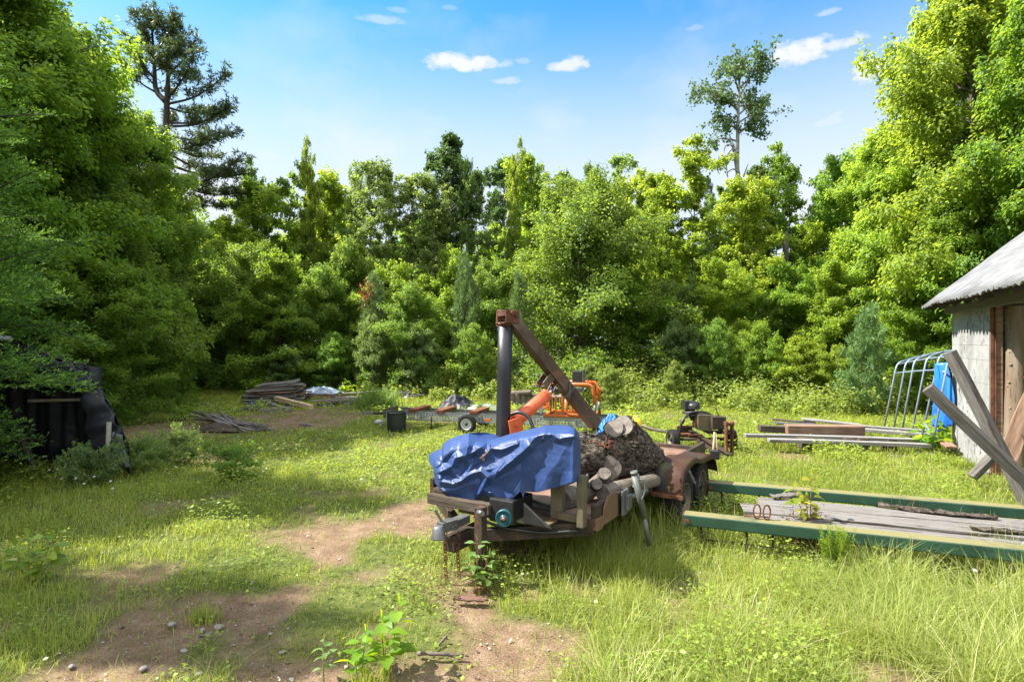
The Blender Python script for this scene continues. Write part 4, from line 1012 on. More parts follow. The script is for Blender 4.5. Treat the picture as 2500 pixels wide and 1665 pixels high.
def cut_mat():
    m, N, L = nodes_of('sawn_end')
    out = N.new('ShaderNodeOutputMaterial'); b = N.new('ShaderNodeBsdfPrincipled'); L.new(b.outputs[0], out.inputs[0])
    tc = N.new('ShaderNodeTexCoord'); wv = N.new('ShaderNodeTexWave'); wv.wave_type = 'RINGS'; wv.rings_direction = 'Z'; wv.inputs['Scale'].default_value = 22; wv.inputs['Distortion'].default_value = 3.0; wv.inputs['Detail'].default_value = 3
    L.new(tc.outputs['Object'], wv.inputs[0])
    rg_ = ramp(N, L, wv.outputs[0], [(0, (.11, .095, .08)), (1, (.20, .18, .16))])
    st = ramp(N, L, add_noise(N, L, tc.outputs['Object'], 14, 6, .7), [(.35, (.55, .52, .5)), (.65, (1.15, 1.12, 1.1))])
    L.new(mixc(N, L, .9, rg_, st, 'MULTIPLY'), b.inputs['Base Color']); b.inputs['Roughness'].default_value = .95
    return m
CUT = cut_mat()
def mesh_mat(name, cell, col, thr=.42, sq=False):
    """sheet steel with a regular pattern of holes one can see through"""
    m, N, L = nodes_of(name)
    out = N.new('ShaderNodeOutputMaterial'); b = N.new('ShaderNodeBsdfPrincipled'); t = N.new('ShaderNodeBsdfTransparent'); mx = N.new('ShaderNodeMixShader')
    tc = N.new('ShaderNodeTexCoord'); mp = N.new('ShaderNodeMapping'); L.new(tc.outputs['Object'], mp.inputs[0])
    mp.inputs['Scale'].default_value = cell
    vo = N.new('ShaderNodeTexVoronoi'); vo.inputs['Scale'].default_value = 1.0; vo.inputs['Randomness'].default_value = 0.0; L.new(mp.outputs[0], vo.inputs[0])
    f = ramp(N, L, vo.outputs['Distance'], [(thr - .02, (0, 0, 0)), (thr + .02, (1, 1, 1))])
    L.new(ramp(N, L, add_noise(N, L, tc.outputs['Object'], 5, 6, .7), [(.3, col[0]), (.7, col[1])]), b.inputs['Base Color'])
    b.inputs['Roughness'].default_value = .6; b.inputs['Metallic'].default_value = .3
    L.new(f, mx.inputs[0]); L.new(t.outputs[0], mx.inputs[1]); L.new(b.outputs[0], mx.inputs[2]); L.new(mx.outputs[0], out.inputs[0])
    return m
PERF = mesh_mat('perforated_rail', (16, 1, 26), ((.17, .18, .18), (.30, .31, .31)), .30)
EXPAND = mesh_mat('expanded_metal', (30, 22, 1), ((.13, .065, .04), (.27, .17, .12)), .33)

# ------------------------------------------------------------------ shapes used more than once
def link_loop(mb, c, M, ln, wd, r):
    pts = []
    for k in range(14):
        a = 2 * PI * k / 14
        x = math.cos(a) * wd / 2; y = math.sin(a) * wd / 2 + (ln - wd) / 2 * (1 if math.sin(a) > 0 else -1)
        pts.append(Vector(c) + M @ Vector((y, x, 0)))
    ring(mb, pts, r)
def ring(mb, pts, r, n=6):
    """closed tube through pts"""
    k = len(pts); cen = sum(pts, Vector()) / k; vs = []
    nrm = (pts[0] - cen).cross(pts[k // 4] - cen).normalized()
    for i, p in enumerate(pts):
        t = (pts[(i + 1) % k] - pts[i - 1]).normalized(); o = t.cross(nrm).normalized()
        for q in range(n):
            a = 2 * PI * q / n; vs.append(p + (o * math.cos(a) + nrm * math.sin(a)) * r)
    mb.add(vs, [(i * n + q, i * n + (q + 1) % n, ((i + 1) % k) * n + (q + 1) % n, ((i + 1) % k) * n + q) for i in range(k) for q in range(n)], True)
def chain(mb, pts, ln=.035, wd=.022, r=.0035):
    pts = [Vector(p) for p in pts]; tot = sum((pts[i + 1] - pts[i]).length for i in range(len(pts) - 1))
    n = max(2, int(tot / (ln * .74)))
    for i in range(n):
        d = (i + .5) / n * tot; j = 0
        while j < len(pts) - 2 and d > (pts[j + 1] - pts[j]).length: d -= (pts[j + 1] - pts[j]).length; j += 1
        t = (pts[j + 1] - pts[j]).normalized(); c = pts[j] + t * d
        M = frame(t, (1, .2, .1)) @ Matrix.Rotation(PI / 2 * (i % 2) + .3, 3, 'X')
        link_loop(mb, c, M, ln, wd, r)
def bark_tube(mb, path, radii, seed, amp=.012, n=40, per=10, lump=.1, ridge=9):
    """log with furrowed bark; returns end centres and directions"""
    rng = np.random.default_rng(seed); pts = curve(path, per); m = len(pts)
    rs = np.interp(np.linspace(0, 1, m), np.linspace(0, 1, len(radii)), radii)
    t0 = (pts[1] - pts[0]).normalized(); ref = Vector((0, 0, 1)) if abs(t0.z) < .9 else Vector((1, 0, 0)); u = t0.cross(ref).normalized()
    ss = np.arange(m); th = np.arange(n)
    TT, SS = np.meshgrid(th, ss)
    cx, cy = np.cos(2 * PI * TT / n), np.sin(2 * PI * TT / n)
    big = fbm(cx * 2 + seed, cy * 2 + SS * .12, 1.3, seed, 3) - .5
    rd = 1 - np.abs(fbm(cx * ridge * .32 + seed * 3 + SS * .03, cy * ridge * .32 + SS * .09, .55, seed + 9, 3) - .5) * 4
    vs = []
    for i, p in enumerate(pts):
        t = (pts[min(i + 1, m - 1)] - pts[max(i - 1, 0)]).normalized(); u = (u - t * u.dot(t)).normalized(); v = t.cross(u)
        for k in range(n):
            r = rs[i] * (1 + lump * 2 * big[i, k]) + amp * rd[i, k]
            vs.append(p + (u * cx[i, k] + v * cy[i, k]) * r)
    fs = [(i * n + k, i * n + (k + 1) % n, (i + 1) * n + (k + 1) % n, (i + 1) * n + k) for i in range(m - 1) for k in range(n)]
    mb.add(vs, fs, True)
    mb.add(vs[:n], [tuple(range(n))[::-1]]); mb.add(vs[-n:], [tuple(range(n))])
    return (pts[0], (pts[0] - pts[1]).normalized(), rs[0]), (pts[-1], (pts[-1] - pts[-2]).normalized(), rs[-1])
def cut_disc(parent, end, mat=None, seed=1, k=.93, inv=None):
    """sawn end of a log, set a little proud of the bark"""
    c, d, r = end; rng = np.random.default_rng(seed); M = frame(d)
    vs = [Vector((0, 0, .006))]; n = 28
    # rings run round the local Z axis
    for j in (.5, 1):
        for q in range(n): rr = r * k * j * (1 + .05 * math.sin(3 * q * 2 * PI / n + seed) + rng.normal(0, .01)); vs.append(Vector((rr * math.cos(2 * PI * q / n), rr * math.sin(2 * PI * q / n), .006 + rng.normal(0, .0015))))
    fs = [(0, 1 + q, 1 + (q + 1) % n) for q in range(n)] + [(1 + q, 1 + n + q, 1 + n + (q + 1) % n, 1 + (q + 1) % n) for q in range(n)]
    mb = MB(); mb.add(vs, fs, True)
    o = mb.build('cut_face', mat or CUT, parent)
    Mz = Matrix((M.col[1], M.col[2], M.col[0])).transposed()
    o.location = c; o.rotation_euler = Mz.to_euler()
    return o
def board_mesh(L, wd, t, mat, seed, warp=.01, ragged=.0):
    rng = np.random.default_rng(seed); n = 9
    mb = MB(); b1, b2 = rng.normal(0, warp, 2); tw = rng.normal(0, warp * 2)
    vs = []
    for i in range(n):
        s = i / (n - 1) - .5; x = L * s
        oy = b1 * math.cos(PI * s) + rng.normal(0, .0015); oz = b2 * math.cos(PI * s) - b2; a = tw * s
        for (yy, zz) in ((-1, -1), (1, -1), (1, 1), (-1, 1)):
            xx = x + (rng.normal(0, ragged) if i in (0, n - 1) else 0)
            y = yy * wd / 2 * (1 + rng.normal(0, .01)); z = zz * t / 2
            vs.append((xx, oy + y * math.cos(a) - z * math.sin(a), oz + y * math.sin(a) + z * math.cos(a)))
    fs = [(i * 4 + k, i * 4 + (k + 1) % 4, (i + 1) * 4 + (k + 1) % 4, (i + 1) * 4 + k) for i in range(n - 1) for k in range(4)] + [(3, 2, 1, 0), tuple((n - 1) * 4 + k for k in range(4))]
    mb.add(vs, fs)
    return mb.mesh('board', mat)
def board(name, label, cat, a, b, wd, t, mat, seed=1, roll=0., group=None, warp=.008, ragged=0., bevel=.004):
    a, b = Vector(a), Vector(b)
    o = link(name, board_mesh((b - a).length, wd, t, mat, seed, warp, ragged))
    o.location = (a + b) / 2
    o.rotation_euler = (frame(b - a) @ Matrix.Rotation(roll, 3, 'X')).to_euler()
    if bevel:
        m = o.modifiers.new('bevel', 'BEVEL'); m.width = bevel; m.segments = 1
    return tag(o, label, cat, group)
def crumple(wd, dp, h, seed, nx=48, ny=36, sharp=1.0):
    """heap of folded sheet: sharp ridges and hollows falling to the ground at its rim"""
    gx_, gy_ = np.meshgrid(np.linspace(-1, 1, nx), np.linspace(-1, 1, ny))
    wx_ = gx_ + .35 * (fbm(gx_, gy_, .6, seed, 3) - .5); wy_ = gy_ + .35 * (fbm(gx_, gy_, .6, seed + 5, 3) - .5)
    r = np.sqrt((wx_ / 1.0) ** 2 + (wy_ / 1.0) ** 2)
    env = np.clip(1 - r ** 2.2, 0, 1)
    rid = (1 - np.abs(fbm(wx_ + wy_ * .4, wy_, .55, seed + 11, 3) - .5) * 4)
    rid2 = 1 - np.abs(fbm(wx_, wy_ - wx_ * .5, .25, seed + 21, 2) - .5) * 4
    z = h * (env * (.45 + .5 * fbm(gx_, gy_, .7, seed + 31, 2)) + sharp * .30 * rid * (.15 + env) + sharp * .13 * rid2 * (.2 + env))
    z = np.maximum(z, .012 + .02 * rid2)
    X = wx_ * wd / 2 + .08 * wd * (fbm(gx_, gy_, .3, seed + 41, 2) - .5); Y = wy_ * dp / 2 + .08 * dp * (fbm(gx_, gy_, .3, seed + 51, 2) - .5)
    mb = MB(); mb.sheet([[Vector((X[j, i], Y[j, i], z[j, i])) for i in range(nx)] for j in range(ny)], True)
    return mb
def cloth_sim(nu, nv, rest, pos, boxes, steps=70, iters=12, pins=None, floor=None, seed=1, damp=.96, grav=.0045, fric=.6):
    """small position-based cloth: pos (nu*nv,3), boxes = [(centre, half size, rounding)]"""
    rng = np.random.default_rng(seed); p = pos.copy(); q = pos.copy(); idx = np.arange(nu * nv).reshape(nv, nu)
    cons = []
    for (di, dj, k) in ((1, 0, 1.), (0, 1, 1.), (1, 1, .6), (1, -1, .6), (2, 0, .25), (0, 2, .25)):
        for par in (0, 1):
            J, I = np.meshgrid(np.arange(nv), np.arange(nu), indexing='ij')
            sel = ((I // max(1, di) if di else J // max(1, dj)) % 2 == par)
            i2 = I + di; j2 = J + dj
            ok = sel & (i2 < nu) & (j2 >= 0) & (j2 < nv)
            a = idx[J[ok], I[ok]]; b = idx[j2[ok], i2[ok]]
            cons.append((a, b, rest * math.hypot(di, dj), k))
    for s in range(steps):
        v = (p - q) * damp; q = p.copy(); p = p + v; p[:, 2] -= grav
        for it in range(iters):
            for (a, b, L, k) in cons:
                d = p[b] - p[a]; l = np.linalg.norm(d, axis=1)
                c = (d * (.5 * k * (1 - L / np.maximum(l, 1e-6)))[:, None])
                p[a] += c; p[b] -= c
            if pins is not None: p[pins[0]] = pins[1]
        for (c, hs, rr) in boxes:
            o = p - np.array(c); hh = np.array(hs) - rr
            e = np.clip(o, -hh, hh); d = o - e; l = np.linalg.norm(d, axis=1)
            inside = (l < 1e-9)
            if inside.any():
                pen = hh - np.abs(o); ax = np.argmin(pen[inside], axis=1); oi = o[inside]; w_ = np.where(inside)[0]
                sg = np.sign(oi[np.arange(len(ax)), ax]); sg[sg == 0] = 1
                p[w_, ax] = (np.array(c))[ax] + sg * np.array(hs)[ax]
            near = (l < rr) & (l > 1e-9)
            if near.any():
                p[near] += d[near] * ((rr - l[near]) / l[near])[:, None]
                q[near] = q[near] * (1 - fric) + p[near] * fric
        if floor is not None:
            m = p[:, 2] < floor; p[m, 2] = floor; q[m] = q[m] * .3 + p[m] * .7
    return p
def wheel(parent, c, axis, R, wd, name='wheel', rim=RIMM, tyre=RUBBER, lugs=True):
    """wheel as a part with tyre and rim; c centre, axis points outward"""
    w_ = thing(name, (0, 0, 0), None, None); adopt(w_, parent); del KIDS[parent.name][-1]; KIDS[parent.name].append(w_)
    c = Vector(c); ax = Vector(axis).normalized(); ri = R * .60
    t = MB()
    t.lathe(c, ax, [(ri, -wd * .42), (R * .80, -wd * .5), (R * .94, -wd * .46), (R * .985, -wd * .36), (R, -wd * .12), (R, wd * .12), (R * .985, wd * .36), (R * .94, wd * .46), (R * .80, wd * .5), (ri, wd * .42), (ri * .97, wd * .3)], 40)
    M = frame(ax)
    for k in range(44):
        a = 2 * PI * k / 44
        for sg in (-1, 1):
            d = M @ Vector((0, math.cos(a + .07 * sg), math.sin(a + .07 * sg)))
            t.box(c + d * R * .99 + ax * sg * wd * .25, (R * .10, wd * .36, R * .035), frame(d.cross(ax) + ax * .3 * sg, d))
    t.build('tyre', tyre, w_)
    m = MB()
    m.lathe(c, ax, [(ri * 1.02, wd * .40), (ri * 1.04, wd * .46), (ri * .98, wd * .45), (ri * .93, wd * .34), (ri * .86, wd * .18), (ri * .70, wd * .14), (ri * .55, wd * .20), (ri * .36, wd * .22), (ri * .30, wd * .16), (.001, wd * .16)], 32)
    m.build('rim', rim, w_)
    h = MB(); h.lathe(c, ax, [(ri * .26, wd * .15), (ri * .26, wd * .34), (ri * .20, wd * .40), (.001, wd * .41)], 20)
    h.build('hub', BLACK, w_)
    for k in range(5 if R > .2 else 0):
        a = 2 * PI * k / 5; h = MB(); h.cyl(c + M @ Vector((wd * .13, math.cos(a) * ri * .44, math.sin(a) * ri * .44)), c + M @ Vector((wd * .30, math.cos(a) * ri * .44, math.sin(a) * ri * .44)), ri * .055, None, 6); h.build('lug_nut', RUST, w_)
    return w_
# ------------------------------------------------------------------ the trailer with its crane mast
TC = Vector((-.50, 4.25, 0)); TRZ = rad(-32.5)
TN = Vector((math.cos(TRZ), math.sin(TRZ), 0)); TA = Vector((-math.sin(TRZ), math.cos(TRZ), 0))
def TLp(px, py, Y):                  # measured point to the trailer's own axes
    d = P(px, py, Y) - TC
    return Vector((d.dot(TN), d.dot(TA), d.z))
def TW(u, v, z): return TC + TN * u + TA * v + Vector((0, 0, z))
def trailer():
    t = thing('trailer', TC, 'old steel trailer with tandem wheels, rusty fenders and a black crane mast', 'trailer', TRZ)
    f = MB()
    for s in (-.60, .955): f.box((s, 2.15, .50), (.045, 3.2, .17)); f.box((s - math.copysign(.03, s), 2.15, .425), (.06, 3.2, .02))
    f.box((.18, .57, .43), (1.55, .06, .11)); f.box((.18, 3.72, .46), (1.55, .05, .12))
    for v in (1.1, 1.65, 2.5, 3.1): f.box((.18, v, .415), (1.5, .05, .06))
    f.build('frame', STEEL_D, t, .006)
    g = MB()
    g.box((0, .24, .27), (.11, .40, .115))
    for s in (-.56, .92): g.bar((math.copysign(.04, s), .28, .275), (s, .60, .40), .06, .10)
    g.build('tongue', STEEL_D, t, .006)
    c = MB()
    c.prism([(-.045, .10, .375), (.045, .10, .375), (.032, -.06, .385), (-.032, -.06, .385)], (0, 0, .075))
    c.lathe((0, -.075, .36), (0, 0, 1), [(.001, .085), (.03, .08), (.045, .06), (.05, .02), (.058, 0), (.06, -.012), (.05, -.012)], 20)
    c.box((0, .18, .41), (.08, .16, .06))
    c.bar((0, -.02, .44), (-.05, -.06, .55), .02, .016)
    for q in (-1, 1):
        for v in (.03, .07): c.cyl((q * .04, v, .41), (q * .056, v, .41), .009, None, 8)
    c.build('coupler', GALV, t, .006)
    for (u, v) in ((-.02, .03), (.055, .09)):
        k = MB(); chain(k, [(u, v, .36), (u + .01, v - .02, .2), (u + .015, v - .01, .02)], .036, .024, .0042); k.build('safety_chain', RUST, t)
    x = MB(); x.box((-.10, .31, .50), (.62, .085, .08)); x.box((-.33, .38, .56), (.14, .10, .035)); x.build('front_crossbeam', W_DARK, t, .006)
    k = MB(); k.box((.22, .15, .28), (.07, .07, .56)); k.build('tongue_post', STEEL_D, t, .005)
    k = MB(); k.cyl((.235, .10, .535), (.30, .06, .545), .019); k.build('peg', GALV, t)
    k = MB(); k.box((.885, .50, .62), (.055, .07, .38)); k.build('upright', OLIVE, t, .005)
    k = MB(); k.box((.655, .56, .62), (.10, .06, .36)); k.build('upright', OLIVE, t, .005)
    k = MB(); k.box((.77, .53, .475), (.18, .05, .05)); k.box((.42, .50, .43), (.5, .30, .018)); k.box((.10, .55, .42), (.5, .4, .02)); k.build('bed_plate', OLIVE, t, .004)
    d = MB()
    vs = [(-.57, .60, .475), (.93, .60, .475), (.93, 3.70, .475), (-.57, 3.70, .475)]
    d.add(vs, [(0, 1, 2, 3)]); d.build('deck_mesh', EXPAND, t)
    # corner plate with the remains of orange paint
    k = MB(); k.prism([(.985, .62, .42), (.985, .92, .42), (.985, .92, .59), (.985, .84, .635), (.985, .72, .615), (.985, .66, .55)], (.012, 0, 0)); k.box((.93, .60, .445), (.12, .10, .09)); k.build('corner_plate', worn('flaking_orange', [(.10, .06, .035), (.16, .09, .05)], 5, .7, .1, .3, 40, patch=((.45, .15, .03), 6, .61, .04)), t, .004)
    # engine under the cover
    e = MB(); e.box((.30, .45, .50), (.22, .30, .18)); e.box((.12, .50, .53), (.16, .3, .16)); e.prism([(.5, .3, .44), (.74, .3, .44), (.5, .3, .60)], (0, .02, 0)); e.build('engine', BLACK, t, .02)
    st = MB(); ax = Vector((.35, -1, .05)).normalized(); M = frame(ax); c0 = Vector((.34, .285, .46))
    st.lathe(c0, ax, [(.066, -.03), (.068, 0), (.064, .012), (.054, .018), (.052, .010)], 32)
    for q in range(24):
        a = 2 * PI * q / 24; r_ = M @ Vector((0, math.cos(a), math.sin(a))); st.bar(c0 + r_ * .026 + ax * .012, c0 + r_ * .053 + ax * .014, .007, .008, ax)
    st.lathe(c0, ax, [(.028, .004), (.028, .02), (.001, .022)], 20)
    sto = st.build('starter_fan', worn('teal_paint', [(.006, .045, .06), (.012, .08, .10)], 6, .4, 0, .1), t)
    k = MB(); k.lathe(c0, ax, [(.012, .021), (.012, .026), (.001, .027)], 16); k.build('badge', RED, sto)
    h = MB(); h.tube(curve([(.28, .6, .56), (.50, .62, .50), (.66, .72, .48), (.72, .9, .52), (.70, 1.0, .7)], 8), .013, 8)
    h.tube(curve([(.05, .3, .42), (.3, .33, .37), (.6, .42, .36), (.85, .52, .39)], 8), .012, 8); h.build('hose', BLACK, t)
    # swivel jack folded against the side rail
    j = MB(); j.tube([TLp(1549, 1158, 4.60), TLp(1573, 1262, 4.60)], .028, 14); j.tube([TLp(1572, 1258, 4.60), TLp(1585, 1330, 4.62)], .020, 12, )
    j.tube([TLp(1549, 1157, 4.60), TLp(1547, 1150, 4.60)], .031, 14)
    j.build('jack', GREENY, t)
    jm = MB(); jm.box((1.005, 1.05, .50), (.02, .13, .20)); jm.box((1.03, 1.07, .50), (.03, .09, .12)); jm.build('jack_mount', GALV, t, .006)
    k = MB(); k.cyl((.99, 1.22, .50), (1.03, 1.50, .50), .02); k.box((1.0, 1.32, .60), (.05, .07, .09)); k.cyl((1.0, 1.28, .56), (1.0, 1.36, .66), .02); k.build('latch', GREENY, t, .004)
    k = MB(); k.tube(curve([TLp(1560, 1170, 4.57), TLp(1572, 1172, 4.56), TLp(1574, 1200, 4.56), TLp(1566, 1220, 4.56)], 6), .006, 6); k.build('jack_handle', GALV, t)
    # wheels and fenders
    for s, OFF in ((1, 0), (-1, .36)):
        for v in (2.20, 2.84): wheel(t, (s * 1.09 + OFF, v, .268), (s, 0, 0), .268, .19)
        prof = [(1.80, .385), (1.835, .52), (1.90, .62), (2.02, .655), (2.18, .675), (2.32, .665), (2.46, .632), (2.60, .618), (2.76, .612), (2.92, .595), (3.04, .555), (3.12, .47), (3.14, .385)]
        pc = curve([(0, a, b) for a, b in prof], 4)
        m = MB(); m.sheet([[Vector((s * u + OFF, p.y, p.z + dz)) for (u, dz) in ((.98, 0), (1.05, .004), (1.15, .004), (1.225, 0), (1.25, -.012), (1.256, -.05))] for p in pc], True)
        fo = m.build('fender', FEND, t, solid=.006)
        k = MB(); k.bar((s * .97 + OFF, 1.795, .395), (s * 1.262 + OFF, 1.795, .395), .02, .035)
        for u in (1.03, 1.21): k.cyl((s * u + OFF, 1.785, .397), (s * u + OFF, 1.772, .397), .008, None, 8)
        k.build('fender_strap', RUST, fo, .002)
        k = MB(); k.cyl((s * .93 + OFF, 2.2, .285), (s * 1.05 + OFF, 2.2, .285), .03); k.cyl((s * .93 + OFF, 2.84, .285), (s * 1.05 + OFF, 2.84, .285), .03); k.box((s * .93 + OFF, 2.52, .36), (.06, .95, .05)); k.build('axle', STEEL_D, t)
        k = MB(); k.box((s * 1.20 + OFF, 3.27, .53), (.10, .05, .10)); k.build('tail_light', BLACK, t, .01)
    # mast
    b = TLp(1225, 1100, 5.35); b.z = .42; top = TLp(1234, 791, 5.35)
    m = MB(); m.tube([b, b.lerp(top, .3), b.lerp(top, .7), top], .068, 28); m.build('mast', MASTM, t)
    k = MB(); k.tube([top - (top - b).normalized() * .012, top + (top - b).normalized() * .012], .074, 28); k.build('mast_collar', RUST, t); k = MB(); k.box(b + Vector((0, 0, .07)), (.34, .34, .02)); k.build('base_plate', RUST, t)
    h0 = TLp(1238, 772, 5.34); B0 = TLp(1243, 772, 5.34); B1 = TLp(1454, 1037, 5.98); bd = (B1 - B0).normalized()
    bx = bd.copy(); bx.z = 0; bx.normalize(); by = bx.cross(Vector((0, 0, 1)))
    hd = MB()
    for s in (-1, 1): hd.box(h0 + by * .072 * s + bx * .01 + Vector((0, 0, -.005)), (.15, .014, .12), frame(bx))
    hd.box(h0 - bx * .055 + Vector((0, 0, .03)), (.012, .13, .06), frame(bx)); hd.box(h0 + Vector((0, 0, -.062)), (.16, .15, .012), frame(bx))
    hd.cyl(h0 + by * .10 + Vector((0, 0, .03)), h0 - by * .10 + Vector((0, 0, .03)), .02); hd.cyl(h0 + by * .095 + bx * .05, h0 - by * .095 + bx * .05, .016)
    hd.build('mast_head', RUST, t, .004)
    k = MB(); k.tube(arc_path([h0 + Vector((-.06, 0, .055)), h0 + Vector((-.095, -.02, .06)), h0 + Vector((-.105, -.02, -.09)), h0 + Vector((-.075, -.02, -.105)), h0 + Vector((-.07, -.02, -.06))], .02), .008, 8); k.build('hook', RUST, t)
    bo = MB(); Mb = frame(bd); L = (B1 - B0).length; w2, w1 = .057, .05
    def sq(s, k=0): return [B0 + bd * s + Mb @ Vector((0, a * (w2 - k), c * (w2 - k))) for a, c in ((-1, -1), (1, -1), (1, 1), (-1, 1))]
    o0, o1, i0, i1 = sq(-.02), sq(L), sq(-.02, .009), sq(L, .009)
    vs = o0 + o1 + i0 + i1
    fs = []
    for q in range(4):
        r_ = (q + 1) % 4; fs += [(q, r_, 4 + r_, 4 + q), (8 + r_, 8 + q, 12 + q, 12 + r_), (4 + q, 4 + r_, 12 + r_, 12 + q), (r_, q, 8 + q, 8 + r_)]
    bo.add(vs, fs); bm_ = bo.build('boom', BOOM_M, t, .004)
    dn = -(Mb @ Vector((0, 0, 1)))
    k = MB()
    for s in (-1, 1):
        q = B0 + bd * (L * .47) + Mb @ Vector((0, s * .05, 0)) + dn * .064
        k.prism([q - bd * .03, q + bd * .06, q + bd * .035 + dn * .12, q - bd * .03 + dn * .13], Mb @ Vector((0, .01, 0)))
        q = B0 + bd * (L * .57) + Mb @ Vector((0, s * .045, 0)) + dn * .064
        k.prism([q - bd * .05, q + bd * .06, q + bd * .03 + dn * .09, q - bd * .03 + dn * .09], Mb @ Vector((0, .01, 0)))
    q = B0 + bd * L * .56 + dn * .11; k.cyl(q + Mb @ Vector((0, .075, 0)), q - Mb @ Vector((0, .075, 0)), .017)
    k.build('boom_bracket', BOOM_M, bm_, .002)
    k = MB(); q = B0 + bd * L * .60; k.bar(q + Mb @ Vector((0, -.07, .05)), q + Mb @ Vector((0, -.08, -.09)) + bd * .1, .012, .012); chain(k, [q + bd * .08 + Mb @ Vector((0, -.075, .05)), q + bd * .06 + Mb @ Vector((0, -.08, -.12))], .03, .02, .003); k.build('keeper_pin', GALV, bm_)
    # lifting cylinder between mast and boom
    C0 = TLp(1252, 1034, 5.30); C1 = B0 + bd * L * .56 + dn * .11; cd = (C1 - C0).normalized(); CL = (C1 - C0).length
    cy = MB(); cy.tube([C0 + cd * .05, C0 + cd * .06, C0 + cd * (CL * .80), C0 + cd * (CL * .82)], [.045, .060, .060, .052], 24); cy.tube([C0 + cd * (CL * .76), C0 + cd * (CL * .82)], .065, 24)
    cyl = cy.build('lift_cylinder', RED, t)
    k = MB(); k.cyl(C0 + cd * (CL * .8), C1, .021); k.build('piston_rod', worn('chrome', [(.6, .6, .62), (.75, .75, .77)], 5, .15, .9, 0), cyl)
    k = MB()
    for s in (-1, 1): k.box(C0 + by * .05 * s + Vector((0, 0, -.01)), (.15, .014, .13), frame(bx + Vector((0, 0, .2))))
    k.cyl(C0 + by * .075, C0 - by * .075, .02); k.build('cylinder_clevis', RED, cyl, .004)
    sdv = (-by + Vector((0, 0, .35))).normalized()
    k = MB(); k.tube(curve([C0 + cd * (CL * .80) + sdv * .08, C0 + cd * (CL * .5) + sdv * .088, C0 + cd * (CL * .12) + sdv * .085, C0 + cd * .02 + sdv * .10 + Vector((0, 0, -.05)), C0 + cd * .0 + sdv * .11 + Vector((.03, 0, -.28))], 8), .011, 8)
    k.tube(curve([TLp(1247, 1011, 5.22), TLp(1268, 1006, 5.18), TLp(1290, 1018, 5.14), TLp(1302, 1048, 5.10), TLp(1304, 1075, 5.1)], 8), .016, 8)
    k.cyl(C0 + cd * (CL * .79) + sdv * .05, C0 + cd * (CL * .81) + sdv * .10, .014); k.build('hydraulic_hose', BLACK, t)
    k = MB(); e1 = B1 + dn * .02 - bd * .02
    chain(k, [e1, TLp(1450, 1056, 5.93), TLp(1455, 1075, 5.85)], .06, .038, .006); chain(k, [e1 + Vector((.03, 0, 0)), TLp(1466, 1058, 5.93), TLp(1467, 1085, 5.82), TLp(1470, 1098, 5.70)], .06, .038, .006)
    k.build('lifting_chain', STEEL_D, t)
    return t
trailer()
